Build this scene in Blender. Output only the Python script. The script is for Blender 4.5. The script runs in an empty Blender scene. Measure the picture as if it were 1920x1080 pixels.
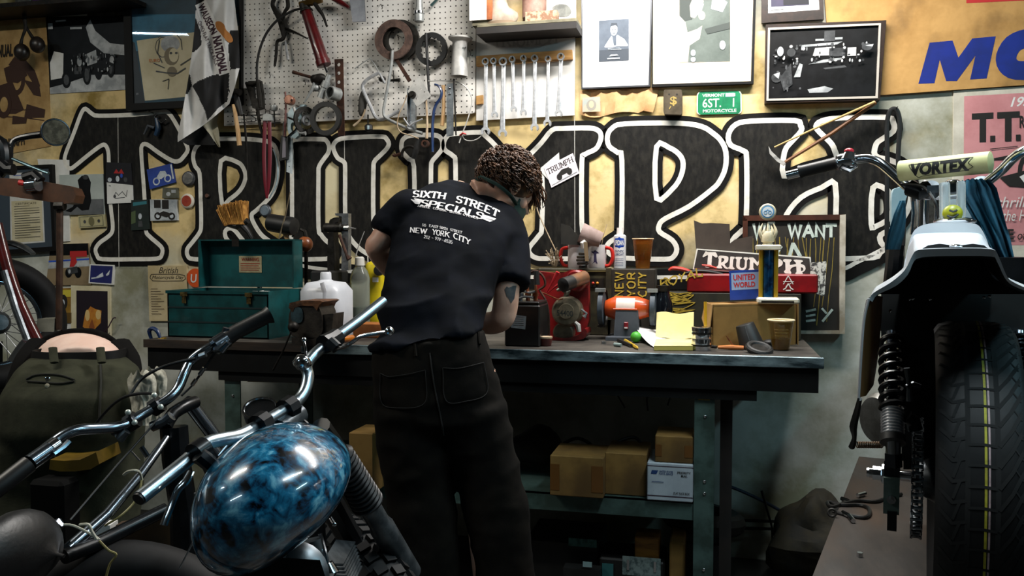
import bpy,math,random
from mathutils import Vector as V,Matrix,noise
from mathutils.geometry import tessellate_polygon
from mathutils.bvhtree import BVHTree
random.seed(7)
SC=bpy.context.scene
COL=SC.collection
PI=math.pi
F=1600.0
TH=math.radians(13.5)
PT=math.atan(68.0/F)
DW=3.72
CAM=V((DW*math.sin(TH),-DW*math.cos(TH),1.27))
FH=V((-math.sin(TH),math.cos(TH),0))
RH=V((math.cos(TH),math.sin(TH),0))
D=(FH*math.cos(PT)-V((0,0,1))*math.sin(PT)).normalized()
R=RH.copy()
U=R.cross(D)
cd=bpy.data.cameras.new('camera')
cam=bpy.data.objects.new('camera',cd)
COL.objects.link(cam)
cd.sensor_width=36.0
cd.lens=36.0*F/1920.0
cd.clip_start=0.05
cam.matrix_world=Matrix((R,U,-D)).transposed().to_4x4()
cam.location=CAM
SC.camera=cam
def ray(px,py):
 return D*F+R*(px-960)-U*(py-540)
def W(px,py,Y=0.0):
 d=ray(px,py)
 return CAM+d*((Y-CAM.y)/d.y)
def G(px,py,Z):
 d=ray(px,py)
 return CAM+d*((Z-CAM.z)/d.z)
def at(px,py,dep):
 return CAM+ray(px,py)*(dep/F)
def dep(P):
 return(P-CAM).dot(D)
def proj(P):
 q=P-CAM
 s=F/q.dot(D)
 return(960+q.dot(R)*s,540-q.dot(U)*s)
def ZA(P,py):
 """height above P's X,Y that projects to row py"""
 q=V((P.x,P.y,0))-V((CAM.x,CAM.y,CAM.z))
 k=(540-py)/F
 return(k*q.dot(D)-q.dot(U))/(U.z-k*D.z)
def slot(x0,yt,x1,yb,Z):
 """front rectangle, parallel to the wall, standing on height Z"""
 xm=(x0+x1)/2
 Y=G(xm,yb,Z).y
 a=W(x0,yb,Y)
 b=W(x1,yb,Y)
 t=W(xm,yt,Y)
 return a.x,b.x,Y,Z,t.z
def lin(c):
 return c/12.92 if c<=.04045 else((c+.055)/1.055)**2.4
def C(h):
 h=h.lstrip('#')
 return tuple(lin(int(h[i:i+2],16)/255.0)for i in(0,2,4))+(1.0,)
MATS={}
def M(name,c1,c2=None,sc=20.0,rough=.6,metal=0.0,bump=0.0,lo=.4,hi=.6,det=5.0,emis=0.0,trans=0.0,coat=0.0,c3=None,sc3=3.0,lo3=.5,hi3=.7,stretch=None,alpha=1.0,spec=None,ior=None,bsc=None):
 if name in MATS:
  return MATS[name]
 m=bpy.data.materials.new(name)
 m.use_nodes=True
 nt=m.node_tree
 b=nt.nodes['Principled BSDF']
 L=nt.links.new
 b.inputs['Base Color'].default_value=C(c1)
 b.inputs['Roughness'].default_value=rough
 b.inputs['Metallic'].default_value=metal
 if trans:
  b.inputs['Transmission Weight'].default_value=trans
 if ior:
  b.inputs['IOR'].default_value=ior
 if coat:
  b.inputs['Coat Weight'].default_value=coat
  b.inputs['Coat Roughness'].default_value=.05
 if alpha<1:
  b.inputs['Alpha'].default_value=alpha
 if spec is not None:
  b.inputs['Specular IOR Level'].default_value=spec
 if emis:
  b.inputs['Emission Color'].default_value=C(c1)
  b.inputs['Emission Strength'].default_value=emis
 if c2 or bump:
  tc=nt.nodes.new('ShaderNodeTexCoord')
  mp=nt.nodes.new('ShaderNodeMapping')
  L(tc.outputs['Object'],mp.inputs['Vector'])
  if stretch:
   mp.inputs['Scale'].default_value=stretch
  nz=nt.nodes.new('ShaderNodeTexNoise')
  nz.inputs['Scale'].default_value=sc
  nz.inputs['Detail'].default_value=det
  nz.inputs['Roughness'].default_value=.62
  L(mp.outputs['Vector'],nz.inputs['Vector'])
  if c2:
   rp=nt.nodes.new('ShaderNodeValToRGB')
   rp.color_ramp.elements[0].position=lo
   rp.color_ramp.elements[0].color=C(c1)
   rp.color_ramp.elements[1].position=hi
   rp.color_ramp.elements[1].color=C(c2)
   L(nz.outputs['Fac'],rp.inputs['Fac'])
   out=rp.outputs['Color']
   if c3:
    n3=nt.nodes.new('ShaderNodeTexNoise')
    n3.inputs['Scale'].default_value=sc3
    n3.inputs['Detail'].default_value=6
    L(mp.outputs['Vector'],n3.inputs['Vector'])
    r3=nt.nodes.new('ShaderNodeMapRange')
    r3.inputs['From Min'].default_value=lo3
    r3.inputs['From Max'].default_value=hi3
    L(n3.outputs['Fac'],r3.inputs['Value'])
    mx=nt.nodes.new('ShaderNodeMix')
    mx.data_type='RGBA'
    mx.inputs[7].default_value=C(c3)
    L(r3.outputs['Result'],mx.inputs[0])
    L(out,mx.inputs[6])
    out=mx.outputs[2]
   L(out,b.inputs['Base Color'])
   if emis:
    L(out,b.inputs['Emission Color'])
  if bump:
   bp=nt.nodes.new('ShaderNodeBump')
   bp.inputs['Strength'].default_value=bump
   bp.inputs['Distance'].default_value=.01
   if bsc:
    nb=nt.nodes.new('ShaderNodeTexNoise')
    nb.inputs['Scale'].default_value=bsc
    nb.inputs['Detail'].default_value=4
    L(mp.outputs['Vector'],nb.inputs['Vector'])
    L(nb.outputs['Fac'],bp.inputs['Height'])
   else:
    L(nz.outputs['Fac'],bp.inputs['Height'])
   L(bp.outputs['Normal'],b.inputs['Normal'])
 MATS[name]=m
 return m
def wloc(o):
 p=V((0,0,0))
 while o:
  p=p+o.location
  o=o.parent
 return p
def tag(o,label=None,cat=None,group=None,kind=None):
 if label:
  o['label']=label
 if cat:
  o['category']=cat
 if group:
  o['group']=group
 if kind:
  o['kind']=kind
 return o
def thing(name,label,cat,loc,group=None):
 o=bpy.data.objects.new(name,None)
 o.empty_display_size=.05
 COL.objects.link(o)
 o.location=V(loc)
 return tag(o,label,cat,group)
def frame_of(ax):
 ax=V(ax).normalized()
 t=V((0,0,1))if abs(ax.z)<.9 else V((0,1,0))
 u=t.cross(ax).normalized()
 v=ax.cross(u)
 return u,v,ax
def cat_rom(pts,n=6,closed=False):
 pts=[V(p)for p in pts]
 if len(pts)<3:
  return pts
 out=[]
 N=len(pts)
 rng=range(N)if closed else range(N-1)
 for i in rng:
  if closed:
   p0,p1,p2,p3=pts[(i-1)%N],pts[i],pts[(i+1)%N],pts[(i+2)%N]
  else:
   p1,p2=pts[i],pts[i+1]
   p0=pts[i-1]if i else p1*2-p2
   p3=pts[i+2]if i+2<N else p2*2-p1
  for k in range(n):
   t=k/n
   out.append(.5*((2*p1)+(p2-p0)*t+(2*p0-5*p1+4*p2-p3)*t*t+(3*p1-p0-3*p2+p3)*t**3))
 if not closed:
  out.append(pts[-1])
 return out
class MB:
 def __init__(s,mat=None):
  s.v=[]
  s.f=[]
  s.mi=[]
  s.mats=[]
  s.cur=0
  if mat:
   s.m(mat)
 def m(s,mat):
  if mat not in s.mats:
   s.mats.append(mat)
  s.cur=s.mats.index(mat)
  return s
 def add(s,vs,fs):
  o=len(s.v)
  s.v+=[V(p)for p in vs]
  for f in fs:
   s.f.append([i+o for i in f])
   s.mi.append(s.cur)
  return s
 def poly(s,pts):
  return s.add(pts,[list(range(len(pts)))])
 def prism(s,pts,off,holes=()):
  """pts: 3-D outline of the front face; off: vector towards the back"""
  off=V(off)
  loops=[[V(p)for p in pts]]+[[V(p)for p in h]for h in holes]
  flat=[p for l in loops for p in l]
  n=len(flat)
  if holes or n>4:
   tr=[list(t)for t in tessellate_polygon(loops)]
  else:
   tr=[list(range(n))]
  s.add(flat+[p+off for p in flat],[])
  o=len(s.v)-2*n
  nn=V((0,0,0))
  for t in tr:
   a,b,c=flat[t[0]],flat[t[1]],flat[t[2]]
   nn=(b-a).cross(c-a)
   ok=nn.dot(off)<0
   t2=t if ok else t[::-1]
   s.f.append([i+o for i in t2])
   s.f.append([i+o+n for i in t2[::-1]])
   s.mi+=[s.cur,s.cur]
  k=0
  for l in loops:
   L=len(l)
   for i in range(L):
    j=(i+1)%L
    s.f.append([o+k+i,o+k+j,o+n+k+j,o+n+k+i])
    s.mi.append(s.cur)
   k+=L
  return s
 def box(s,c,size,rot=None):
  c=V(c)
  x,y,z=[q/2 for q in size]
  vs=[V((a*x,b*y,d*z))for a in(-1,1)for b in(-1,1)for d in(-1,1)]
  if rot:
   vs=[rot@p for p in vs]
  return s.add([p+c for p in vs],[(0,1,3,2),(4,6,7,5),(0,4,5,1),(2,3,7,6),(0,2,6,4),(1,5,7,3)])
 def bx(s,X0,X1,Y0,Y1,Z0,Z1,bev=0.0):
  if bev<=0:
   return s.box(((X0+X1)/2,(Y0+Y1)/2,(Z0+Z1)/2),(abs(X1-X0),abs(Y1-Y0),abs(Z1-Z0)))
  b=bev
  r1=[(X0+b,Y0),(X1-b,Y0),(X1,Y0+b),(X1,Y1-b),(X1-b,Y1),(X0+b,Y1),(X0,Y1-b),(X0,Y0+b)]
  r0=[(min(max(x,X0+b),X1-b),min(max(y,Y0+b),Y1-b))for x,y in r1]
  rings=[[V((x,y,Z0))for x,y in r0],[V((x,y,Z0+b))for x,y in r1],[V((x,y,Z1-b))for x,y in r1],[V((x,y,Z1))for x,y in r0]]
  return s.loft(rings)
 def loft(s,rings,caps=True,closed=False):
  n=len(rings[0])
  vs=[V(p)for r in rings for p in r]
  fs=[]
  m=len(rings)
  for i in range(m if closed else m-1):
   for j in range(n):
    k=(j+1)%n
    a,b=i*n,((i+1)%m)*n
    fs.append([a+j,a+k,b+k,b+j])
  if caps and not closed:
   fs.append(list(range(n))[::-1])
   fs.append([(m-1)*n+j for j in range(n)])
  return s.add(vs,fs)
 def sheet(s,rows):
  n=len(rows[0])
  fs=[]
  for i in range(len(rows)-1):
   for j in range(n-1):
    fs.append([i*n+j,i*n+j+1,(i+1)*n+j+1,(i+1)*n+j])
  return s.add([V(p)for r in rows for p in r],fs)
 def tube(s,pts,r,seg=10,caps=True,smooth=0,closed=False,flat=1.0):
  if smooth:
   if isinstance(r,(list,tuple)):
    n0=len(pts)
    rr=[]
    for i in range(n0-1):
     for k in range(smooth):
      rr.append(r[i]+(r[i+1]-r[i])*k/smooth)
    rr.append(r[-1])
    r=rr
   pts=cat_rom(pts,smooth,closed)
  pts=[V(p)for p in pts]
  n=len(pts)
  rs=r if isinstance(r,(list,tuple))else[r]*n
  u=None
  rings=[]
  for i in range(n):
   if closed:
    t=pts[(i+1)%n]-pts[i-1]
   else:
    t=pts[min(i+1,n-1)]-pts[max(i-1,0)]
   if t.length<1e-9:
    t=V((0,0,1))
   t.normalize()
   if u is None:
    u,v,_=frame_of(t)
   else:
    u=(u-t*u.dot(t))
    if u.length<1e-6:
     u,v,_=frame_of(t)
    u.normalize()
    v=t.cross(u)
   rings.append([pts[i]+(u*math.cos(a)+v*math.sin(a)*flat)*rs[i]for a in[2*PI*k/seg for k in range(seg)]])
  return s.loft(rings,caps,closed)
 def lathe(s,base,ax,prof,seg=24,caps=True,sx=1.0,sy=1.0):
  base=V(base)
  u,v,w=frame_of(ax)
  rings=[[base+w*t+u*(math.cos(2*PI*k/seg)*r*sx)+v*(math.sin(2*PI*k/seg)*r*sy)for k in range(seg)]for t,r in prof]
  return s.loft(rings,caps)
 def cyl(s,p0,p1,r0,r1=None,seg=16):
  p0,p1=V(p0),V(p1)
  return s.lathe(p0,p1-p0,[(0,r0),((p1-p0).length,r0 if r1 is None else r1)],seg)
 def ring(s,c,ax,r0,r1,h,seg=32,wob=0,teeth=0):
  """flat annulus of thickness h; teeth > 0 scallops the inner edge"""
  c=V(c)
  u,v,w=frame_of(ax)
  def circ(r,t,inner=False):
   out=[]
   for k in range(seg):
    a=2*PI*k/seg
    rr=r
    if inner and teeth:
     rr=r*(1-.1*(math.cos(a*teeth)>0))
    out.append(c+w*t+u*math.cos(a)*rr+v*math.sin(a)*rr)
   return out
  return s.loft([circ(r1,0),circ(r1,h),circ(r0,h,1),circ(r0,0,1)],False,True)
 def torus(s,c,ax,Rr,r,seg=36,ts=10,a0=0,a1=2*PI):
  u,v,w=frame_of(ax)
  c=V(c)
  full=abs(a1-a0-2*PI)<1e-6
  n=seg if full else seg+1
  pts=[c+(u*math.cos(a0+(a1-a0)*k/seg)+v*math.sin(a0+(a1-a0)*k/seg))*Rr for k in range(n)]
  return s.tube(pts,r,ts,closed=full)
 def ball(s,c,rad,seg=16,rows=10,rot=None,wob=0.0,wsc=20.0):
  c=V(c)
  if not isinstance(rad,(tuple,list)):
   rad=(rad,)*3
  vs=[]
  for i in range(1,rows):
   a=PI*i/rows
   for k in range(seg):
    b=2*PI*k/seg
    vs.append(V((math.sin(a)*math.cos(b),math.sin(a)*math.sin(b),math.cos(a))))
  vs+=[V((0,0,1)),V((0,0,-1))]
  o=[]
  for p in vs:
   q=V((p.x*rad[0],p.y*rad[1],p.z*rad[2]))
   if wob:
    q*=1+wob*noise.noise((q+c)*wsc)
   if rot:
    q=rot@q
   o.append(q+c)
  fs=[]
  for i in range(rows-2):
   for k in range(seg):
    j=(k+1)%seg
    fs.append([i*seg+k,(i+1)*seg+k,(i+1)*seg+j,i*seg+j])
  n=len(o)
  for k in range(seg):
   j=(k+1)%seg
   fs.append([n-2,k,j])
   fs.append([n-1,(rows-2)*seg+j,(rows-2)*seg+k])
  return s.add(o,fs)
 def strip(s,pts,w,off,closed=False):
  """flat ribbon along 3-D points lying in a plane with normal off; thickness = off"""
  pts=[V(p)for p in pts]
  off=V(off)
  n=len(pts)
  nn=off.normalized()
  L,Rr=[],[]
  for i in range(n):
   if closed:
    a,b=pts[i-1],pts[(i+1)%n]
   else:
    a,b=pts[max(i-1,0)],pts[min(i+1,n-1)]
   d1=pts[i]-a
   d2=b-pts[i]
   if d1.length<1e-7:
    d1=d2
   if d2.length<1e-7:
    d2=d1
   d1=d1.normalized()
   d2=d2.normalized()
   t=d1+d2
   if t.length<1e-4:
    t=d1
   t.normalize()
   sd=nn.cross(t)
   cs=max(.45,abs(sd.dot(nn.cross(d2))))
   sd=sd*(w/2/cs)
   L.append(pts[i]+sd)
   Rr.append(pts[i]-sd)
  rings=[[L[i],Rr[i],Rr[i]+off,L[i]+off]for i in range(n)]
  return s.loft(rings,not closed,closed)
 def build(s,name,mat=None,parent=None,angle=35,smooth=True,label=None,cat=None,group=None,kind=None):
  if mat and not s.mats:
   s.mats=[mat]
  me=bpy.data.meshes.new(name)
  if parent is not None:
   org=wloc(parent)
  else:
   xs=[p.x for p in s.v]
   ys=[p.y for p in s.v]
   zs=[p.z for p in s.v]
   org=V(((min(xs)+max(xs))/2,(min(ys)+max(ys))/2,min(zs)))
  me.from_pydata([p-org for p in s.v],[],s.f)
  for mm in s.mats:
   me.materials.append(mm)
  me.polygons.foreach_set('material_index',s.mi)
  me.validate()
  me.update()
  if smooth:
   me.shade_smooth()
   try:
    me.set_sharp_from_angle(angle=math.radians(angle))
   except Exception:
    pass
  o=bpy.data.objects.new(name,me)
  COL.objects.link(o)
  if parent is not None:
   o.parent=parent
  else:
   o.location=org
  return tag(o,label,cat,group,kind)
TXT={}
def txt(sx,bold=0.0,shear=0.0):
 k=(sx,bold,shear)
 if k in TXT:
  return TXT[k]
 cu=bpy.data.curves.new('t','FONT')
 cu.body=sx
 cu.size=1.0
 cu.offset=bold
 cu.shear=shear
 cu.resolution_u=3
 ob=bpy.data.objects.new('t',cu)
 COL.objects.link(ob)
 dg=bpy.context.evaluated_depsgraph_get()
 me=ob.evaluated_get(dg).to_mesh()
 vs=[(p.co.x,p.co.y)for p in me.vertices]
 fs=[list(p.vertices)for p in me.polygons]
 ob.evaluated_get(dg).to_mesh_clear()
 bpy.data.objects.remove(ob)
 bpy.data.curves.remove(cu)
 x0=min(p[0]for p in vs)
 x1=max(p[0]for p in vs)
 y0=min(p[1]for p in vs)
 y1=max(p[1]for p in vs)
 vs=[((p[0]-x0)/(x1-x0),(p[1]-y0)/(y1-y0))for p in vs]
 TXT[k]=(vs,fs)
 return TXT[k]
def put(mb,sx,A,B,T,bold=0.0,shear=0.0):
 """text filling the parallelogram A (lower left), B (lower right), T (upper left)"""
 vs,fs=txt(sx,bold,shear)
 A,B,T=V(A),V(B),V(T)
 return mb.add([A+(B-A)*x+(T-A)*y for x,y in vs],fs)
def arc(cx,cy,rx,ry,a0,a1,n=10):
 return[(cx+rx*math.cos(math.radians(a0+(a1-a0)*i/n)),cy+ry*math.sin(math.radians(a0+(a1-a0)*i/n)))for i in range(n+1)]
GL={'A':([[(0,0),(.36,1),(.72,0)],[(.14,.36),(.58,.36)]],.74),'C':([arc(.36,.5,.34,.5,50,310)],.68),'E':([[(.06,0),(.06,1)],[(.06,1),(.56,1)],[(.06,.5),(.44,.5)],[(.06,0),(.58,0)]],.62),'H':([[(.06,0),(.06,1)],[(.62,0),(.62,1)],[(.06,.5),(.62,.5)]],.7),'I':([[(.1,0),(.1,1)]],.22),'K':([[(.06,0),(.06,1)],[(.6,1),(.08,.45)],[(.25,.6),(.64,0)]],.66),'L':([[(.06,0),(.06,1)],[(.06,0),(.54,0),(.54,.18)]],.58),'N':([[(.06,0),(.06,1),(.6,0),(.6,1)]],.68),'O':([arc(.36,.5,.34,.5,0,360,16)],.74),'P':([[(.06,0),(.06,1)],[(.06,1),(.36,1)]+arc(.36,.74,.22,.26,90,-90,8)+[(.06,.48)]],.62),'R':([[(.06,0),(.06,1)],[(.06,1),(.36,1)]+arc(.36,.75,.22,.25,90,-90,8)+[(.06,.5)],[(.32,.5),(.64,0)]],.66),'S':([arc(.3,.74,.26,.25,30,270,9)+arc(.3,.25,.28,.25,90,-150,9)],.6),'T':([[(.3,0),(.3,1)],[(0,.82),(0,1),(.6,1),(.6,.82)]],.62),'U':([[(.06,1),(.06,.3)]+arc(.33,.28,.27,.28,180,360,8)+[(.6,1)]],.68),'W':([[(0,1),(.22,0),(.44,.9),(.66,0),(.88,1)]],.9),'X':([[(0,0),(.6,1)],[(0,1),(.6,0)]],.62),'Y':([[(0,1),(.3,.48),(.6,1)],[(.3,.48),(.3,0)]],.62),'G':([arc(.36,.5,.34,.5,50,330)+[(.66,.42),(.42,.42)]],.72),'M':([[(.04,0),(.08,1),(.4,.2),(.72,1),(.76,0)]],.8),'B':([[(.06,0),(.06,1),(.32,1)]+arc(.32,.75,.2,.25,90,-90,8)+arc(.34,.25,.24,.25,90,-90,8)+[(.06,0)]],.62),'D':([[(.06,0),(.06,1),(.28,1)]+arc(.28,.5,.34,.5,90,-90,10)+[(.06,0)]],.68),'0':([arc(.26,.5,.24,.5,0,360,14)],.54),'1':([[(.02,.8),(.16,1),(.16,0)]],.28),'2':([arc(.26,.74,.22,.26,160,-30,8)+[(.02,0),(.5,0)]],.54),'3':([arc(.24,.75,.22,.25,150,-90,8)+arc(.24,.25,.24,.25,90,-150,8)],.52),'5':([[(.46,1),(.08,1),(.06,.56)]+arc(.24,.32,.25,.32,110,-150,9)],.54),'6':([[(.42,1),(.1,.5)]+arc(.26,.28,.24,.28,150,-210,12)],.54),'7':([[(0,1),(.48,1),(.16,0)]],.5),'9':([arc(.26,.72,.24,.28,-30,330,12)+[(.44,.5),(.12,0)]],.54),'-':([[(.05,.45),(.3,.45)]],.36),'&':([arc(.25,.75,.18,.24,-60,240,9)+[(.5,0)]],.55),' ':([],.45),}
def slab(sx,w=.14,serif=.16,gap=.12):
 """[(list of 2-D quads)] for a slab-serif word, 1 high; returns polys, width"""
 polys=[]
 x=0.0
 for ch in sx:
  st,wd=GL[ch]
  for pl in st:
   for i in range(len(pl)-1):
    (ax,ay),(bx_,by)=pl[i],pl[i+1]
    dx,dy=bx_-ax,by-ay
    l=math.hypot(dx,dy)or 1
    ww=w*(.62 if abs(dx)>abs(dy)*1.5 else 1.0)
    nx,ny=-dy/l*ww/2,dx/l*ww/2
    ex,ey=dx/l*.02,dy/l*.02
    polys.append([(x+ax+nx-ex,ay+ny-ey),(x+ax-nx-ex,ay-ny-ey),(x+bx_-nx+ex,by-ny+ey),(x+bx_+nx+ex,by+ny+ey)])
   if serif and ch not in 'SCGO0-&235679':
    for(qx,qy)in(pl[0],pl[-1]):
     if qy<.01 or qy>.99:
      yy=.04 if qy<.5 else .96
      if ch in 'ELT' and abs(pl[0][1]-pl[-1][1])<.3:
       continue
      polys.append([(x+qx-serif,yy-.045),(x+qx+serif,yy-.045),(x+qx+serif,yy+.045),(x+qx-serif,yy+.045)])
  x+=wd+gap
 return polys,x-gap
def put_slab(mb,sx,A,B,T,**k):
 polys,wd=slab(sx,**k)
 A,B,T=V(A),V(B),V(T)
 for q in polys:
  mb.poly([A+(B-A)*(x/wd)+(T-A)*y for x,y in q])
 return mb
def wp(pts,Y):
 return[W(x,y,Y)for x,y in pts]
def smooth2(pts,n=5,closed=True):
 return[(p.x,p.y)for p in cat_rom([V((x,y,0))for x,y in pts],n,closed)]
def px_quad(x0,y0,x1,y1):
 return[(x0,y1),(x1,y1),(x1,y0),(x0,y0)]
def card(name,q,Y,th,mat,parent=None,**k):
 """board with its front outline q (pixels on plane Y), th thick towards the wall"""
 return MB(mat).prism(wp(q,Y),(0,th,0)).build(name,None,parent,**k)
def glass_thin(name='clear_glass',tint='#ffffff',rough=.02,refl=.05):
 if name in MATS:
  return MATS[name]
 m=bpy.data.materials.new(name)
 m.use_nodes=True
 nt=m.node_tree
 nt.nodes.clear()
 o=nt.nodes.new('ShaderNodeOutputMaterial')
 mix=nt.nodes.new('ShaderNodeMixShader')
 tr=nt.nodes.new('ShaderNodeBsdfTransparent')
 gl=nt.nodes.new('ShaderNodeBsdfGlossy')
 lw=nt.nodes.new('ShaderNodeLayerWeight')
 pw=nt.nodes.new('ShaderNodeMath')
 pw.operation='POWER'
 pw.inputs[1].default_value=4.0
 fr=nt.nodes.new('ShaderNodeMath')
 fr.operation='MULTIPLY_ADD'
 fr.inputs[1].default_value=.9
 fr.inputs[2].default_value=refl
 nt.links.new(lw.outputs['Facing'],pw.inputs[0])
 nt.links.new(pw.outputs[0],fr.inputs[0])
 tr.inputs['Color'].default_value=C(tint)
 gl.inputs['Roughness'].default_value=rough
 nt.links.new(fr.outputs[0],mix.inputs[0])
 nt.links.new(tr.outputs[0],mix.inputs[1])
 nt.links.new(gl.outputs[0],mix.inputs[2])
 nt.links.new(mix.outputs[0],o.inputs[0])
 MATS[name]=m
 return m
m_plaster=M('plaster','#c9ccc2','#b3b5a8',2.2,.85,bump=.25,c3='#8d8a70',sc3=3.5,lo3=.58,hi3=.75,bsc=60)
m_aged=M('aged_board','#dcc288','#8a7335',7,.75,bump=.07,lo=.45,hi=.7,det=9,c3='#e2d6b0',sc3=2.6,lo3=.5,hi3=.66,bsc=45)
def stain_mask():
 nt=m_aged.node_tree
 N,L=nt.nodes.new,nt.links.new
 tc=N('ShaderNodeTexCoord')
 mp=N('ShaderNodeMapping')
 mp.inputs['Location'].default_value=(.12,0,-2.63)
 mp.inputs['Scale'].default_value=(.46,0,1.5)
 nz=N('ShaderNodeTexNoise')
 nz.inputs['Scale'].default_value=3.0
 nz.inputs['Detail'].default_value=7
 ln=N('ShaderNodeVectorMath')
 ln.operation='LENGTH'
 ad=N('ShaderNodeMath')
 ad.operation='MULTIPLY_ADD'
 ad.inputs[1].default_value=.55
 rg=N('ShaderNodeMapRange')
 rg.inputs['From Min'].default_value=1.12
 rg.inputs['From Max'].default_value=1.32
 mx=N('ShaderNodeMix')
 mx.data_type='RGBA'
 n2=N('ShaderNodeTexNoise')
 n2.inputs['Scale'].default_value=2.2
 n2.inputs['Detail'].default_value=9
 n2.inputs['Roughness'].default_value=.65
 r2=N('ShaderNodeValToRGB')
 r2.color_ramp.elements[0].position=.42
 r2.color_ramp.elements[0].color=C('#c6c8bf')
 r2.color_ramp.elements[1].position=.66
 r2.color_ramp.elements[1].color=C('#84836a')
 L(tc.outputs['Object'],n2.inputs['Vector'])
 L(n2.outputs['Fac'],r2.inputs[0])
 L(r2.outputs[0],mx.inputs[7])
 L(tc.outputs['Object'],mp.inputs['Vector'])
 L(tc.outputs['Object'],nz.inputs['Vector'])
 L(mp.outputs[0],ln.inputs[0])
 L(nz.outputs['Fac'],ad.inputs[0])
 L(ln.outputs['Value'],ad.inputs[2])
 L(ad.outputs[0],rg.inputs['Value'])
 L(rg.outputs[0],mx.inputs[0])
 bc=nt.nodes['Principled BSDF'].inputs['Base Color']
 L(bc.links[0].from_socket,mx.inputs[6])
 L(mx.outputs[2],bc)
stain_mask()
WALL_LATER=1
m_floor=M('concrete','#3a3835','#24221f',3,.6,bump=.2)
m_ceil=M('ceiling_paint','#6b6a66','#5b5a56',2,.9)
m_side=M('side_paint','#4c4a46','#3a3835',2,.9)
m_black=M('black_paint','#0b0a08','#26241f',30,.6,spec=.25,lo=.42,hi=.74,bump=.2,det=9,stretch=(1.6,1,.7))
m_edge=M('black_edge','#080706',None,rough=.7,spec=.2)
m_white=M('white_paint','#e6e3da','#c9c5b8',30,.7,lo=.45,hi=.75)
def struct(name,mb,mat):
 o=mb.build(name,mat,kind='structure')
 return o
XL,XR,YF,ZC=-3.7,3.1,-6.2,3.05
struct('floor',MB().bx(XL,XR,YF,.15,-.12,0),m_floor)
struct('ceiling',MB().bx(XL,XR,YF,.15,ZC,ZC+.12),m_ceil)
struct('wall_left',MB().bx(XL-.15,XL,YF,.15,0,ZC),m_side)
struct('wall_right',MB().bx(XR,XR+.15,YF,.15,0,ZC),m_side)
struct('wall_front',MB().bx(XL,XR,YF-.15,YF,0,ZC),m_side)
struct('wall_back',MB().bx(XL,XR,0,.15,0,ZC),m_aged)
LET={'T':([(160,204),(172,213),(186,217),(250,215),(300,210),(316,212),(332,236),(345,262),(352,280),(344,294),(335,302),(322,301),(297,286),(276,271),(266,273),(265,290),(268,330),(271,375),(273,430),(280,443),(295,456),(304,466),(303,478),(294,485),(250,486),(192,486),(182,479),(179,467),(187,455),(201,445),(210,435),(211,418),(207,382),(204,310),(203,285),(197,272),(186,275),(160,295),(143,309),(132,316),(124,310),(121,297),(126,280),(131,268),(140,245),(152,213)],[]),'R':([(366,312),(374,325),(376,370),(377,420),(374,436),(360,455),(351,467),(352,480),(365,486),(430,486),(440,478),(437,462),(424,447),(422,434),(430,428),(440,432),(455,450),(480,476),(505,488),(545,490),(560,484),(540,474),(505,452),(488,438),(474,415),(472,402),(480,395),(504,372),(516,350),(521,320),(519,285),(508,268),(480,262),(440,260),(400,261),(380,265),(366,278),(362,295)],[[(414,302),(445,304),(457,317),(460,335),(450,357),(430,374),(416,381)]]),'I':([(552,262),(602,261),(612,264),(617,275),(615,287),(605,301),(598,313),(597,330),(597,425),(602,440),(612,452),(625,462),(628,474),(618,484),(590,486),(530,486),(522,478),(526,462),(540,450),(547,436),(547,300),(546,275)],[]),'U':([(640,260),(675,257),(716,256),(725,261),(729,270),(724,280),(710,294),(702,303),(700,320),(700,410),(705,432),(720,447),(745,449),(768,436),(776,410),(776,312),(766,298),(754,284),(753,268),(758,259),(770,254),(798,253),(819,254),(828,262),(829,278),(819,292),(810,303),(808,320),(807,420),(800,446),(785,468),(755,484),(720,485),(687,475),(662,454),(650,430),(647,395),(647,320),(645,304),(633,296),(625,279),(627,268)],[]),'M':([(849,251),(900,248),(908,253),(927,271),(952,302),(968,330),(980,305),(1014,269),(1035,244),(1055,241),(1105,240),(1122,245),(1127,255),(1124,268),(1116,280),(1096,290),(1091,304),(1091,420),(1097,440),(1112,452),(1122,466),(1118,480),(1105,485),(1027,485),(1007,484),(995,477),(992,465),(1010,442),(1016,425),(1016,330),(1000,352),(968,392),(930,350),(908,330),(908,425),(915,445),(925,460),(925,478),(910,486),(850,486),(838,478),(838,462),(850,448),(854,430),(854,310),(850,293),(834,281),(832,268),(838,256)],[]),'P':([(1172,232),(1272,231),(1315,237),(1337,250),(1352,264),(1361,285),(1360,315),(1349,340),(1335,355),(1292,387),(1247,410),(1236,422),(1237,435),(1260,450),(1269,467),(1262,482),(1245,486),(1172,484),(1150,480),(1137,468),(1142,455),(1158,444),(1165,432),(1166,300),(1158,286),(1142,274),(1139,255),(1148,240)],[[(1231,275),(1255,277),(1274,290),(1281,307),(1276,332),(1260,355),(1231,372)]]),'H':([(1410,227),(1490,226),(1501,235),(1502,246),(1485,265),(1471,285),(1470,330),(1510,318),(1565,302),(1565,282),(1557,267),(1537,248),(1530,237),(1540,227),(1575,221),(1662,220),(1675,230),(1675,246),(1655,260),(1643,270),(1641,292),(1668,300),(1692,312),(1705,335),(1708,370),(1700,398),(1680,425),(1652,440),(1652,455),(1660,464),(1650,474),(1637,483),(1560,485),(1545,478),(1550,462),(1562,450),(1566,430),(1566,345),(1540,352),(1502,370),(1475,402),(1470,430),(1480,450),(1485,470),(1478,484),(1390,484),(1378,472),(1374,450),(1390,433),(1399,415),(1400,300),(1394,283),(1370,272),(1366,252),(1380,233)],[[(1637,352),(1660,354),(1671,370),(1671,405),(1643,424),(1634,420)]]),}
SIGN=thing('painted_sign','huge black block letters outlined in white, painted along the yellowed wall boards','lettering',W(900,640,-.003))
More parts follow.
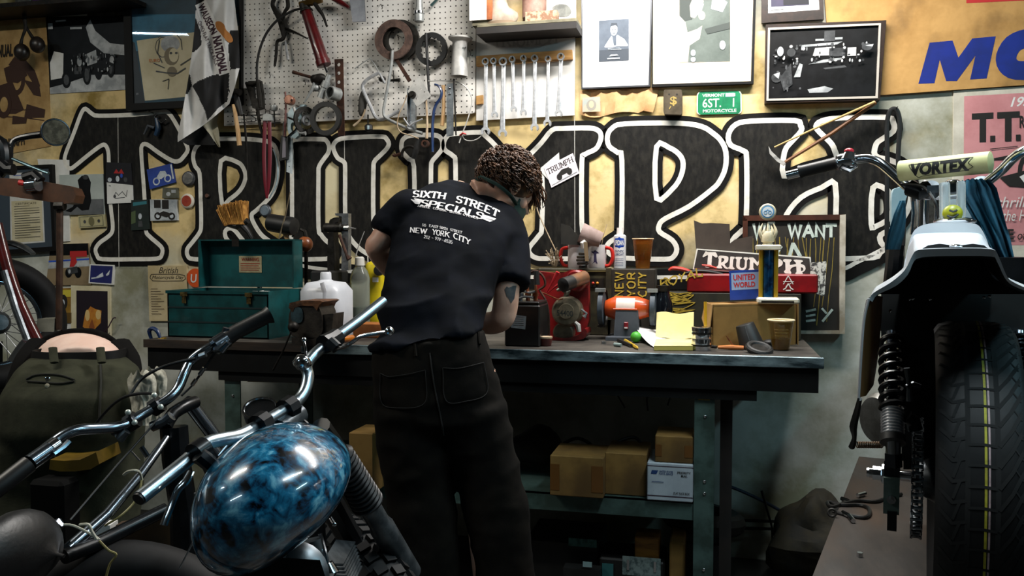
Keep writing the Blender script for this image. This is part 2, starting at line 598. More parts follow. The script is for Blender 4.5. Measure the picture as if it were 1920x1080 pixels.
for a,b in(((1077,100),(1078,480)),((645,226),(646,300)),((221,215),(223,500))):
 MB(m_white).strip(wp([a,b],-.0086),.0018,(0,.001,0)).build('board_seam',None,SIGN)
for x_,y_,l_ in((1677,207,.06),(452,176,.115),(290,213,.05),(1640,194,.09),(572,205,.09)):
 MB(M('nail','#5a5650',None,rough=.4,metal=.8)).cyl(W(x_,y_,0),W(x_,y_,0)+V((0,-l_,.004)),.0022,.0022,6).build('nail',None,SIGN)
for nm,(outl,holes)in LET.items():
 mb=MB(m_black).prism(wp(outl,-.0074),(0,.0074,0),[wp(h,-.0074)for h in holes])
 mb.m(m_edge)
 for l in[outl]+holes:
  mb.strip(wp(smooth2(l,3),-.0070),.062,(0,.0070,0),True)
 lo=mb.build('letter',None,SIGN)
 mo=MB(m_white)
 for l in[outl]+holes:
  mo.strip(wp(smooth2(l,3),-.0084),.0205,(0,.0011,0),True)
 mo.build('outline',None,lo,label='white brushed outline')
sw=smooth2([(540,492),(600,508),(800,520),(1100,524),(1400,522),(1560,512),(1610,494),(1662,468)],5,False)
so=MB(m_edge).strip(wp(sw,-.0072),.085,(0,.0072,0)).build('swash',None,SIGN)
MB(m_white).strip(wp([(x,y-4)for x,y in sw],-.0084),.016,(0,.0011,0)).build('outline',None,so)
def bil(q,u,v):
 (x0,y0),(x1,y1),(x2,y2),(x3,y3)=q
 return((1-u)*(1-v)*x0+u*(1-v)*x1+u*v*x2+(1-u)*v*x3,(1-u)*(1-v)*y0+u*(1-v)*y1+u*v*y2+(1-u)*v*y3)
def ell(u,v,ru,rv,n=14):
 return[(u+ru*math.cos(2*PI*i/n),v+rv*math.sin(2*PI*i/n))for i in range(n)]
def rc(u0,v0,u1,v1):
 return[(u0,v0),(u1,v0),(u1,v1),(u0,v1)]
def draw(mb,q,Y,items,tiltv=None):
 """printed marks on a quad, each a hair in front of the one before"""
 y=Y-.0003
 for it in items:
  if it[0]=='T':
   _,sx,u0,v0,u1,v1,mt=it[:7]
   mb.m(mt)
   A,B,T=[W(*bil(q,*p),y)for p in((u0,v0),(u1,v0),(u0,v1))]
   put(mb,sx,A,B,T,*(it[7:]))
  elif it[0]=='S':
   _,sx,u0,v0,u1,v1,mt=it[:7]
   mb.m(mt)
   A,B,T=[W(*bil(q,*p),y)for p in((u0,v0),(u1,v0),(u0,v1))]
   put_slab(mb,sx,A,B,T)
  elif it[0]=='L':
   _,pts,wd,mt=it
   mb.m(mt)
   mb.strip([W(*bil(q,*p),y)for p in pts],wd,(0,.00015,0))
  else:
   mt,pts=it
   mb.m(mt)
   mb.prism([W(*bil(q,*p),y)for p in pts],(0,.00015,0))
  y-=.00025
 return mb
def paper(name,q,Y,mat,items,label,cat,group=None,parent=None):
 th=-Y+.0002
 mb=MB(mat).prism(wp(q,Y),(0,th,0))
 draw(mb,q,Y,items)
 return mb.build(name,None,parent,label=label,cat=cat,group=group)
def inset(q,l,b=None,r=None,t=None):
 b=l if b is None else b
 r=l if r is None else r
 t=l if t is None else t
 (x0,y0),(x1,y1),(x2,y2),(x3,y3)=q
 return[(x0+l,y0-b),(x1-r,y1-b),(x2-r,y2+t),(x3+l,y3+t)]
def framed(name,q,Y,bw,fmat,bmat,items,label,dp=.022,pane=True,mount=None,cat='picture'):
 """frame ring, mount with its print, glass pane"""
 t=thing(name,label,cat,W(*bil(q,.5,0),Y+dp))
 qi=inset(q,*bw)if isinstance(bw,tuple)else inset(q,bw)
 MB(fmat).prism(wp(q,Y),(0,dp,0),[wp(qi,Y)]).build('frame',None,t)
 qb=inset(q,1.5)
 Yb=Y+.009
 qq=qi
 mb=MB(bmat).prism(wp(qb,Yb),(0,.006,0))
 if mount:
  mb.build('mount',None,t)
  qq=mount
  mb=MB(items[0]).prism(wp(qq,Yb-.001),(0,.0008,0))
  draw(mb,qq,Yb-.001,items[1:])
  mb.build('print',None,t)
 else:
  draw(mb,qq,Yb,items)
  mb.build('print',None,t)
 if pane:
  MB(glass_thin()).poly(wp(inset(q,2),Y+.004)).build('glass',None,t)
 return t
ink=M('ink','#17130f',None,rough=.7)
brn=M('brown_ink','#3a2318',None,rough=.7)
grey=M('grey_print','#4c4e50','#242628',12,.5)
lgrey=M('light_grey_print','#b9bcbd','#8e9294',15,.5)
dgrey=M('dark_print','#050506','#101113',18,.45,spec=.3)
cream=M('cream_paper','#d8cfb0','#c8bd98',9,.8)
wpap=M('white_paper','#dfdfdc','#cfcfca',12,.75)
kraft=M('tan_poster','#b79763','#9c7c4b',9,.8,c3='#7d6136',sc3=5,lo3=.55,hi3=.8)
f_blk=M('black_frame','#090807',None,rough=.6,spec=.25)
f_wal=M('walnut_frame','#2e1e16','#1d120c',30,.4)
f_alu=M('grey_frame','#6f7176',None,rough=.3,metal=.8)
orange=M('orange_print','#c8702a',None,rough=.6)
redp=M('red_print','#b02222',None,rough=.6)
bluep=M('blue_print','#1e3f9e','#2c58c0',10,.6)
q=[(-14,294),(95,274),(89,24),(-14,30)]
bikes=[(brn,ell(.42,.52,.16,.11,18)),(kraft,ell(.42,.52,.09,.07,14)),(brn,[(.2,.62),(.5,.66),(.62,.55),(.45,.5),(.25,.52)]),(brn,[(.12,.5),(.35,.52),(.55,.3),(.4,.28),(.1,.3)]),(brn,[(.55,.52),(.82,.48),(.85,.38),(.72,.4)]),(brn,[(.6,.34),(.92,.28),(.9,.22),(.55,.24)]),(brn,[(.28,.64),(.4,.7),(.6,.66),(.75,.58),(.84,.46),(.78,.44),(.6,.57),(.4,.62)]),('L',[(.1,.28),(.5,.25),(.9,.2)],.004,brn),('L',[(.15,.34),(.55,.3),(.8,.3)],.004,brn),(brn,ell(.2,.36,.13,.1,16)),(kraft,ell(.2,.36,.07,.055)),(brn,[(.35,.27),(.6,.24),(.58,.2),(.34,.21)])]
paper('poster',q,-.004,kraft,bikes+[('T','MANUAL',-.05,.70,.36,.79,ink,.03),('T','TRIUMPH',.15,.045,.55,.11,ink,.02)],'tan poster with dark line drawing of a motorcycle, far left behind the round mirror','poster')
m_dk=M('dark_metal','#15120f','#2b241d',40,.5,metal=.5)
dark_board=M('dark_board','#1b1712','#100d0a',10,.8)
_q=random.Random(5)
q=[(94,176),(237,168),(234,28),(86,32)]
paper('photo_poster',q,-.004,dgrey,[(lgrey,[(0.0,.0),(1,.0),(1,.2),(.55,.22),(.2,.12),(0,.08)]),(wpap,[(0.02,.18),(.18,.2),(.2,.52),(.08,.55),(.02,.4)]),(lgrey,[(.5,.5),(.62,.55),(.63,.38),(.5,.34)]),(lgrey,[(.5,.85),(.55,.65),(.72,.5),(1,.46),(1,.6),(.8,.63),(.62,.8),(.56,.95)]),(dgrey,ell(.22,.17,.06,.11)),(grey,ell(.22,.17,.035,.07)),(dgrey,ell(.49,.22,.055,.13)),(grey,ell(.49,.22,.03,.09)),(dgrey,[(.25,.25),(.35,.42),(.5,.4),(.45,.2),(.3,.18)]),(lgrey,ell(.4,.4,.03,.06)),(grey,[(.32,.32),(.42,.34),(.42,.24),(.33,.24)]),(dgrey,ell(.64,.27,.05,.12)),(dgrey,ell(.8,.3,.05,.13)),(grey,ell(.8,.3,.025,.08)),(lgrey,ell(.82,.4,.03,.06)),(dgrey,[(.58,.3),(.72,.42),(.85,.35),(.7,.24)]),(lgrey,[(.12,.95),(.25,.96),(.25,.94),(.12,.93)]),(lgrey,[(.3,.86),(.45,.86),(.45,.83),(.3,.83)]),(lgrey,rc(.02,.84,.08,.92))]+[((lgrey,grey)[i%2],ell(_q.uniform(.3,.85),_q.uniform(.25,.5),_q.uniform(.004,.014),_q.uniform(.008,.03),7))for i in range(46)],'glossy black and white poster of parked motorcycles, left of the black framed drawing','poster')
paper('poster_scrap',[(165,70),(238,88),(234,6),(163,10)],-.0025,M('mottled_print','#4a463c','#2a2720',22,.7),[],'mottled grey printed sheet sticking out above the glossy motorcycle poster','poster')
fr=framed('framed_drawing',[(236,207),(452,196),(452,-12),(230,-12)],-.05,(14,13,4,10),f_blk,M('slate_mount','#1d4456','#16323f',4,.5),[(M('blue_ceiling_sheen','#2f7391','#1b4c62',3,.5),rc(0,.5,1,.85)),(M('mount_dark','#2a3036',None,rough=.5),[(0,0),(.11,0),(.03,.58),(0,.6)]),(M('sketch_paper','#cfc6a9','#bdb393',6,.8),[(.11,.02),(1.0,.06),(1.0,.73),(.05,.6)]),('L',[(.3+.08*math.cos(a/10*2*PI),.53+.1*math.sin(a/10*2*PI))for a in range(11)],.004,grey),(lgrey,ell(.36,.56,.09,.08)),(M('sketch_shade','#7d7461',None,rough=.8),ell(.37,.44,.07,.09)),(M('sketch_paper','#cfc6a9'),ell(.39,.45,.045,.07)),(grey,ell(.365,.47,.014,.012,8)),(grey,ell(.415,.47,.014,.012,8)),('L',[(.25,.62),(.3,.68),(.4,.68),(.46,.6),(.47,.5)],.004,grey),('L',[(.26,.6),(.24,.48),(.28,.38)],.005,grey),(M('sketch_shade','#7d7461'),ell(.37,.29,.045,.05)),('L',[(.22,.3),(.32,.28),(.42,.27),(.5,.32)],.006,grey),('L',[(.2,.38),(.3,.33)],.005,grey),('L',[(.45,.35),(.56,.42)],.005,grey),('L',[(.28,.2),(.34,.22),(.33,.12)],.003,grey),('T','EURO',.16,.39,.26,.42,orange),('T','IOWA M. VINTAGE',.03,.08,.05,.1,lgrey)],'black framed pencil drawing of a helmeted rider on tilted cream paper')  # blue band above the sketch paints in the bluish ceiling reflection
fwhite=M('pale_frame','#d8d8d6',None,rough=.4)
mountw=M('white_mount','#e9eaea',None,rough=.7)
mountc=M('cream_mount','#ecdcc4',None,rough=.7)
pr1=M('portrait_print','#4c5561','#5e6875',9,.6)
pale=M('pale_print','#cfd5da','#aab3bb',30,.6)
framed('framed_portrait',[(1090,167),(1219,162),(1223,-20),(1090,-20)],-.03,(2,3,3,2),f_alu,mountw,[pr1,(M('portrait_dark','#3d454f',None,rough=.6),rc(0,0,1,.28)),(pale,[(.18,.36),(.3,.5),(.42,.62),(.5,.55),(.62,.63),(.85,.52),(.98,.37),(.95,.34),(.6,.35),(.4,.33),(.2,.34)]),(pr1,[(.45,.6),(.5,.38),(.58,.38),(.58,.6)]),(pale,ell(.5,.76,.12,.15)),(M('portrait_dark','#3d454f'),[(.38,.84),(.42,.93),(.6,.92),(.63,.82),(.55,.87)]),(pr1,ell(.46,.76,.02,.015,8)),(pr1,ell(.55,.76,.02,.015,8)),(pr1,rc(.47,.67,.55,.685)),('L',[(.3,.31),(.7,.31)],.002,pale),('L',[(.3,.28),(.75,.28)],.002,pale),(pale,[(.34,.12),(.66,.13),(.6,.16),(.4,.16)]),(pale,rc(.28,.05,.7,.08))],'thin framed grey portrait photograph of a seated man in a wide white mount',mount=[(1123,116),(1179,113),(1179,35),(1123,39)])
pr2=M('portrait_green','#66706a','#4c5650',5,.6)
skinp=M('pale_figure','#cfc8ba','#a8a297',14,.6)
framed('framed_print',[(1222,163),(1413,157),(1418,-20),(1222,-20)],-.03,(2,5,5,2),f_blk,mountc,[pr2,(skinp,[(0,.0),(.17,.0),(.2,.25),(.4,.35),(.45,.55),(.35,.5),(.16,.45),(.12,.6),(0,.7)]),(M('pr2_dark','#39413d',None,rough=.6),[(0,.7),(.1,.62),(.25,.64),(.28,.75),(.45,.9),(.3,1),(0,1)]),(skinp,[(.22,.68),(.3,.66),(.44,.78),(.48,.92),(.42,1),(.28,1),(.2,.85)]),(skinp,ell(.44,.7,.07,.07)),('L',[(.4,.72),(.47,.88)],.006,wpap),(pale,[(.62,.8),(.85,.75),(.95,.9),(.8,.98),(.65,.95)]),(M('pr2_dark','#39413d'),[(.5,.5),(1,.6),(1,.5),(.55,.42)]),(pale,ell(.27,.14,.05,.05)),(pale,ell(.27,.04,.05,.04)),(pale,ell(.85,.25,.06,.07))],'large black framed faded photograph of a person raising a hand to the mouth',mount=[(1274,117),(1369,115),(1369,-8),(1274,-8)])
framed('framed_certificate',[(1428,43),(1545,36),(1543,-20),(1428,-20)],-.03,(12,18,8,6),f_wal,wpap,[(M('violet_print','#2b2a44','#3b3350',9,.5),rc(.06,.3,.8,1)),(M('violet_dark','#15151f',None),rc(.3,.35,.8,1)),('L',[(.06,.14),(.3,.15)],.002,grey)],'cropped framed document above the framed car photograph')
_r=random.Random(9)
framed('framed_car_photo',[(1437,189),(1646,184),(1652,43),(1440,52)],-.05,(4,4,4,4),M('silver_frame','#b7b0a6',None,rough=.4),dgrey,[(lgrey,[(.3,.73),(.62,.75),(.67,.79),(.28,.76)]),(wpap,[(.4,.6),(.62,.6),(.6,.72),(.42,.71)]),(lgrey,rc(.42,.81,.5,.84)),(lgrey,rc(.6,.82,.67,.85)),(grey,rc(.5,.8,.6,.95)),(wpap,rc(.72,.58,.8,.7)),(grey,rc(.55,.58,.7,.7)),(dgrey,[(.22,.02),(.3,.3),(.38,.48),(.5,.55),(.75,.55),(.9,.46),(1,.3),(1,.0)]),(lgrey,[(.36,.48),(.5,.54),(.68,.56),(.66,.53),(.52,.5)]),(grey,[(.5,.42),(.7,.45),(.72,.42),(.52,.4)]),(lgrey,[(.36,.12),(.52,.16),(.6,.12),(.55,.07),(.38,.07)]),(grey,ell(.07,.3,.05,.07)),(lgrey,[(.04,.35),(.1,.38),(.09,.28)]),(lgrey,[(.23,.3),(.28,.5),(.31,.48),(.29,.3)]),(grey,[(.1,.3),(.2,.5),(.22,.2),(.14,.1)]),*[((lgrey,grey,wpap,grey)[i%4],ell(_r.uniform(.04,.95),_r.uniform(.5,.76),_r.uniform(.004,.016),_r.uniform(.008,.03),7))for i in range(64)],*[(grey,ell(_r.uniform(.03,.3),_r.uniform(.1,.5),_r.uniform(.006,.02),_r.uniform(.01,.04),7))for i in range(14)],(lgrey,ell(.1,.68,.03,.07)),(grey,ell(.2,.66,.04,.06)),(grey,ell(.9,.7,.05,.05)),(lgrey,[(.88,.72),(.96,.74),(.95,.7)])],'black and white photograph of a parked car in a silver edged frame',dp=.045)
MB(f_wal).prism(wp([(1434,193),(1650,188),(1662,38),(1436,46)],-.046),(0,.045,0),[wp([(1439,187),(1645,182),(1651,46),(1442,54)],-.046)]).build('moulding',None,bpy.data.objects['framed_car_photo'])
tanb=M('tan_board','#b98f52','#a27a40',5,.7,c3='#4a361c',sc3=4.5,lo3=.52,hi3=.78,bump=.1,bsc=40)
blu=M('blue_lettering','#05207e','#041a6a',8,.55)
sgn=thing('painted_board','tan plywood board with big blue painted letters, top right corner','sign',W(1790,180,-.012))
MB(tanb).prism(wp([(1560,184),(1640,179),(2110,146),(2110,-25),(1545,-25)],-.016),(0,.014,0)).build('board',None,sgn)
Yb=-.0165
mo=MB(blu)
for pl in([(1722,157),(1743,80),(1786,76),(1797,108),(1823,72),(1867,68),(1850,147),(1819,149),(1829,104),(1794,152),(1774,152),(1762,112),(1752,156)],):
 mo.prism(wp(pl,Yb),(0,.0005,0))
o_o=smooth2([(1930,58),(1895,70),(1870,98),(1872,128),(1895,140),(1940,138)],6,False)
mo.strip(wp(smooth2([(1952,74),(1925,72),(1900,82),(1887,104),(1890,122),(1908,132),(1950,128),(1980,108),(1982,86),(1972,76)],3),Yb),.07,(0,.0005,0),True)
mo.build('blue_letters',None,sgn)
MB(redp).prism(wp([(1812,6),(2100,-8),(2100,-20),(1812,-20)],Yb),(0,.0005,0)).build('red_band',None,sgn)
pink=M('pink_paper','#c98a8c','#b97a7c',6,.75)
q=[(1786,500),(1960,500),(1960,160),(1788,170)]
paper('race_poster',q,-.008,M('poster_margin','#cfcabb','#b7b2a2',7,.8),[(pink,rc(.115,.12,1.0,.965)),('T','1955',.62,.89,.93,.945,wpap,.02,.3),(ink,rc(.2,.83,.435,.865)),(ink,rc(.285,.7,.355,.84)),(ink,rc(.4,.7,.455,.735)),(ink,rc(.475,.83,.72,.865)),(ink,rc(.56,.7,.63,.84)),(ink,rc(.68,.7,.73,.735)),('T','RACES',.72,.77,1.0,.84,ink,.02),(ink,ell(.86,.53,.16,.11,20)),(pink,ell(.86,.53,.11,.075,18)),(ink,[(.5,.5),(1,.56),(1,.43),(.6,.45)]),(ink,[(.35,.6),(.7,.63),(.65,.6)]),('L',[(.4,.66),(.7,.67)],.003,ink),(wpap,[(.72,.5),(.84,.53),(.9,.49),(.78,.46)]),('T','thrill',.48,.33,.8,.39,wpap,0,.3),('T','of the Heats',.42,.255,.98,.315,wpap,0,.3),('T','ISLE',.42,.15,.66,.21,ink,.03),('T','of',.7,.15,.8,.2,ink,0,.2)],'pink race poster with black letters and pale margin, behind the right handlebar','poster')
paper('dark_notice',[(1796,620),(1960,620),(1960,512),(1800,508)],-.006,M('slate_poster','#2b3036','#171a1d',8,.5),[('L',[(.1,.7),(.9,.7)],.004,lgrey),('L',[(.1,.55),(.8,.55)],.004,grey)],'dark printed notice below the pink race poster','poster')
pl_g=M('green_plate','#1f7f55','#1a6b48',20,.35)
plw=M('plate_white','#dfe9df',None,rough=.5)
q=[(1306,216),(1391,214),(1390,169),(1307,171)]
rr=lambda a:[(a,.14),(a+.03,.05),(a+.07,.02),(.93-a,.02),(.97-a,.05),(1-a,.14),(1-a,.86),(.97-a,.95),(.93-a,.98),(.07+a,.98),(.03+a,.95),(a,.86)]
t=thing('licence_plate','small green motorcycle licence plate with white characters','licence plate',W(1348,216,-.008))
mb=MB(plw).prism([W(*bil(q,*p),-.009)for p in rr(0)],(0,.002,0))
mb.m(pl_g)
mb.prism([W(*bil(q,*p),-.0094)for p in rr(.025)],(0,.002,0))
mb.build('plate',None,t)
mb=MB(plw)
draw(mb,q,-.0096,[('T','VERMONT',.12,.75,.62,.88,plw,.02),('T','6ST.   1',.13,.31,.83,.68,plw,.01),('T','MOTORCYCLE',.14,.1,.88,.23,plw,.02)])
mb.build('characters',None,t)
mb=MB()
draw(mb,q,-.0098,[(M('sticker_blue','#9fb6d8',None),rc(.64,.74,.84,.9)),(M('sticker_pink','#d8b4c0',None),rc(.8,.76,.86,.88))])
mb.build('sticker',None,t)
lb=M('lockbox','#4c4232','#39301f',20,.5)
q=[(1244,215),(1279,216),(1279,167),(1244,167)]
t=thing('lock_box','small brown rounded key box with a dollar sign, left of the green plate','box',W(1261,216,0))
MB(lb).prism([W(*bil(q,*p),-.045)for p in rr(0)],(0,.044,0)).build('body',None,t)
mb=MB()
gold=M('gold_mark','#a08a4a',None,rough=.5)
draw(mb,q,-.0455,[('T','$',.35,.35,.72,.72,gold,.02),(ink,ell(.3,.8,.05,.03,8)),(ink,ell(.72,.8,.05,.03,8)),('L',[(.3,.22),(.4,.34)],.004,gold)])
mb.build('emblem',None,t)
kp=M('brown_paper','#d3a878','#b98a58',9,.75)
rows=[]
for j in range(6):
 row=[]
 for i in range(16):
  u,v=i/15,j/5
  x,y=bil([(1088,214+3*math.sin(u*9)),(1224,214),(1236,164),(1088,170)],u,v)
  if v<.1:
   y+=4*math.sin(u*7)-(6 if u>.85 else 0)
  row.append(W(x,y,-.012-.006*math.sin(u*14+v*3)-.005*math.sin(u*31)))
 rows.append(row)
mb=MB(kp).sheet(rows)
draw(mb,[(1092,210),(1126,209),(1125,181),(1092,183)],-.025,[(M('stamp','#b9a98c','#9aa09a',15,.7),rc(0,0,1,1)),(M('stamp_head','#8f8b80',None),ell(.5,.45,.28,.38)),(M('stamp_face','#c9ad8e',None),ell(.5,.5,.14,.24))])
mb.build('brown_paper',None,None,label='crinkled brown wrapping paper with a stamp under the framed portrait',cat='paper')
paper('blank_card',[(1028,337),(1050,320),(1048,286),(1010,318)],-.011,wpap,[],'plain white card tucked behind the lettered sticker on the wall','card')
q=[(1034,352),(1086,325),(1074,287),(1020,315)]
paper('sticker',q,-.0125,M('pale_pink','#e6dce2',None,rough=.6),[('S','TRIUMPH',.06,.62,.94,.88,ink),(ink,ell(.36,.28,.09,.16)),(ink,ell(.72,.3,.09,.16)),(ink,[(.3,.4),(.5,.55),(.75,.5),(.7,.3),(.4,.3)]),('L',[(.05,.1),(.95,.12)],.003,lgrey)],'pale tilted sticker with dark lettering and a motorcycle, beside the standing person\'s head','sticker')
framed('framed_letter',[(-40,480),(104,470),(97,308),(-40,314)],-.03,(4,8,6,6),f_blk,wpap,[(M('mat_blue','#3a4753',None,rough=.6),rc(0,0,1,1)),(wpap,[(.42,.06),(.9,.06),(.9,.95),(.42,.95)]),(cream,[(.44,.08),(.88,.08),(.88,.6),(.44,.6)]),('L',[(.48,.92),(.75,.92)],.003,bluep),('T','CERTIFICATE',.5,.55,.8,.575,ink)]+[('L',[(.48,.53-.03*i),(.84 if i%4 else .7,.53-.03*i)],.0022,grey)for i in range(14)],'black framed typed letter on the left wall behind the brown bar',cat='document')
paper('white_sheet',[(96,455),(130,452),(130,300),(70,298)],-.008,wpap,[],'blank pale sheet half hidden behind the framed typed letter','paper')
q=[(112,403),(195,402),(193,326),(111,328)]
paper('rider_photo',q,-.0125,M('sky_print','#b9c1bc','#a8b0ab',4,.5),[(M('track_print','#66686a','#55585a',12,.6),rc(0,0,1,.38)),(dgrey,[(.12,.1),(.3,.2),(.42,.5),(.45,.68),(.42,.86),(.52,.97),(.66,.95),(.72,.8),(.7,.6),(.72,.35),(.66,.12),(.5,.1),(.4,.2),(.25,.06)]),(grey,ell(.6,.93,.07,.06)),(lgrey,[(.3,.4),(.42,.56),(.45,.5),(.36,.34)])],'snapshot of a crouching motorcycle rider on a track, left of the big T','photo')
paper('banknote',[(148,428),(197,425),(195,402),(146,405)],-.0135,M('note_paper','#b5ad84','#a29a72',12,.8),[('L',[(.06,.1),(.94,.1),(.94,.9),(.06,.9),(.06,.1)],.0022,grey),(M('note_dark','#6b6646',None),ell(.5,.5,.11,.38)),(grey,ell(.24,.5,.05,.14)),(grey,ell(.78,.5,.05,.14))],'banknote pinned to the wall under the rider snapshot','banknote')
q=[(198,345),(248,346),(246,306),(199,304)]
paper('night_photo',q,-.0125,M('night_print','#15131c','#0c0b10',9,.5),[(redp,[(.3,.5),(.4,.7),(.5,.55),(.6,.72),(.7,.5)]),(pale,ell(.15,.2,.08,.1)),(pale,ell(.45,.25,.07,.14)),(grey,ell(.75,.22,.07,.12)),(bluep,ell(.6,.4,.05,.1))],'dark night snapshot with red specks on the stem of the T','photo')
paper('note_card',[(201,382),(249,380),(248,347),(200,342)],-.0135,wpap,[('L',[(.25,.3),(.35,.55),(.45,.4),(.6,.6),(.75,.35),(.8,.7)],.003,grey),('L',[(.3,.25),(.7,.3)],.003,grey),(grey,ell(.3,.35,.05,.08)),('L',[(.08,.85),(.16,.85)],.003,grey)],'white card with a small ink sketch on the stem of the T','card')
q=[(281,355),(328,342),(322,306),(275,318)]
paper('blue_photo',q,-.0125,M('blue_snap','#27459a','#1c3580',8,.5),[(pale,ell(.3,.3,.14,.2,16)),(M('blue_snap','#27459a'),ell(.3,.3,.09,.13)),(pale,ell(.75,.3,.14,.2,16)),(M('blue_snap','#27459a'),ell(.75,.3,.09,.13)),(pale,[(.3,.45),(.5,.75),(.7,.7),(.75,.5),(.5,.35)]),(pale,rc(.93,.2,.99,.95))],'blue tinted snapshot of a motorcycle right of the T stem','photo')
paper('small_photo',[(304,372),(333,371),(332,352),(305,352)],-.0135,M('olive_snap','#5e5f50','#3a3b30',10,.6),[(lgrey,ell(.4,.4,.15,.2)),(lgrey,rc(.6,.5,.9,.8))],'tiny dark snapshot below the blue tinted snapshot','photo')
paper('bike_photo',[(282,414),(332,413),(331,374),(281,374)],-.0145,M('cool_snap','#c9cfd2','#7f868c',7,.5),[(ink,rc(.15,.6,.4,.98)),(ink,rc(.45,.55,.7,.98)),(ink,ell(.28,.22,.13,.18,14)),(pale,ell(.28,.22,.07,.1)),(ink,ell(.8,.2,.13,.18,14)),(pale,ell(.8,.2,.07,.1)),(ink,[(.25,.3),(.5,.45),(.85,.3),(.6,.15)])],'snapshot of a motorcycle parked in front of people, right of the T foot','photo')
paper('teal_photo',[(246,432),(280,430),(278,374),(246,375)],-.0145,M('teal_snap','#1e2a26','#141c19',8,.5),[(M('teal_bit','#2c6f78',None),[(.1,.8),(.9,.85),(.9,.95),(.1,.92)]),(pale,ell(.5,.45,.1,.1)),(M('snap_green','#4a5a3a',None),[(0,.2),(.25,.25),(.25,.65),(0,.6)]),(grey,[(.4,.3),(.6,.3),(.65,.1),(.38,.1)])],'upright dark teal snapshot on the right edge of the T stem','photo')
def badge(x,y,r,m1,m2,label,gl=None):
 p=W(x,y,-.012)
 rr_=r*dep(p)/F
 t=thing('badge',label,'badge',p+V((0,.006,-rr_)))
 MB(m1).lathe(p+V((0,.006,0)),(0,-1,0),[(0,rr_),(.006,rr_),(.011,rr_*.85),(.012,rr_*.78)],24).build('rim',None,t)
 mb=MB(m2).lathe(p+V((0,-.0055,0)),(0,-1,0),[(0,rr_*.76),(.002,rr_*.7)],24)
 mb.build('face',None,t)
m_pew=M('pewter','#77777a','#4f4f50',25,.4,metal=.6)
badge(353,335,14,m_pew,M('badge_grey','#5a5a58','#77756f',40,.6),'dull grey round metal badge above the red badge')
badge(351,377,14,M('badge_rim','#cfc8b8',None,rough=.5),M('badge_red','#8f2a1a','#a84a2a',20,.5),'red and white round badge left of the big R')
badge(389,367,5,m_dk,M('badge_brown','#5a3a2c',None),'small brown stud on the stem of the big R')
t=badge(497,395,12,M('cap_rim','#4a4f55',None,rough=.4,metal=.4),M('cap_face','#6d7b86','#5b6973',30,.5),'round blue grey cap on the wall above the black mallet')
q=[(86,535),(170,534),(165,456),(95,458)]
paper('race_photo',q,-.009,M('sand_print','#8d7a5c','#7b694d',8,.6),[(dgrey,rc(0,.72,1,1)),(lgrey,[(0,.4),(1,.45),(1,.66),(0,.6)]),(redp,rc(.52,.68,.95,.82)),(bluep,[(0,.56),(1,.6),(1,.64),(0,.6)]),(redp,[(.52,.44),(.56,.7),(.66,.72),(.7,.55),(.62,.44)]),(dgrey,ell(.5,.3,.08,.12)),(dgrey,ell(.72,.3,.08,.13)),(grey,[(.45,.4),(.7,.45),(.72,.3),(.5,.25)]),(lgrey,ell(.52,.33,.03,.05))],'colour snapshot of a red shirted racer on a sandy track','photo')
q=[(166,531),(211,534),(214,497),(168,495)]
paper('sky_photo',q,-.0125,wpap,[(M('ultra_print','#232a6a','#1a1f4e',6,.5),rc(.05,.06,.95,.94)),(pale,[(.1,.3),(.3,.35),(.45,.5),(.55,.6),(.6,.4),(.4,.3),(.1,.22)]),(pale,[(.7,.5),(.85,.75),(.82,.5),(.72,.42)])],'white bordered deep blue snapshot with pale clouds','photo')
q=[(133,690),(207,690),(206,537),(133,535)]
paper('flower_photo',q,-.0105,cream,[(M('plum_print','#1f1720',None,rough=.5),rc(.14,.02,.94,.94)),(M('mauve_print','#5a3d5c','#4a3350',8,.6),rc(.14,.02,.94,.42)),(M('amber_print','#c98a30','#b06a20',15,.6),[(.3,.5),(.36,.66),(.5,.75),(.62,.72),(.78,.7),(.76,.55),(.62,.48),(.6,.35),(.56,.28),(.5,.28),(.46,.45)]),(M('pale_yellow','#d8b878',None),ell(.42,.64,.06,.07)),(M('pale_yellow','#d8b878'),ell(.7,.65,.07,.06)),(M('rust_print','#8a4a20',None),[(.46,.5),(.54,.6),(.6,.5),(.56,.3)])],'cream bordered picture of a yellow flower on dark ground, above the bent back','picture')
q=[(96,606),(134,606),(134,540),(97,541)]
paper('yellow_photo',q,-.0095,M('ochre_print','#a87f2a','#7a5a1c',7,.6),[(M('lemon_print','#c9b83a',None),rc(.2,.75,1,.95)),(ink,ell(.6,.6,.2,.22)),(pale,ell(.58,.58,.08,.1)),(M('dark_ochre','#5c4416',None),rc(0,0,1,.3))],'ochre snapshot with a black shape, behind the brown upright rod','photo')
paper('lower_sheet',[(60,660),(136,650),(136,606),(70,606)],-.006,wpap,[],'bare pale paper behind the base of the brown rod','paper')
q=[(278,602),(318,602),(346,498),(278,498)]
q=[(280,602),(350,602),(350,498),(277,498)]
paper('event_flyer',q,-.011,M('flyer_paper','#c9b992','#b8a67c',8,.8),[('T','British',.28,.86,.78,.97,ink,.0,.35),('T','Motorcycle Day',.1,.74,.93,.82,ink,0,.35),('L',[(.05,.78),(.08,.84),(.2,.845),(.8,.845),(.95,.82),(.97,.76),(.9,.725),(.4,.72),(.12,.725),(.05,.78)],.003,ink)]+[('L',[(.06,.58-.045*i),(.24+.08*(i%3),.58-.045*i)],.0022,brn)for i in range(11)],'cream event flyer with script heading, behind the green toolbox','flyer')
p=W(366,521,-.012)
mb=MB(M('orange_disc','#d2541e',None,rough=.5)).lathe(p+V((0,.001,0)),(0,-1,0),[(0,.045),(.001,.045)],24)
put(mb.m(wpap),'U',W(357,530,-.0135),W(368,530,-.0135),W(358,514,-.0135),.02)
mb.build('round_sticker',None,None,label='round orange sticker half hidden by the green toolbox',cat='sticker')
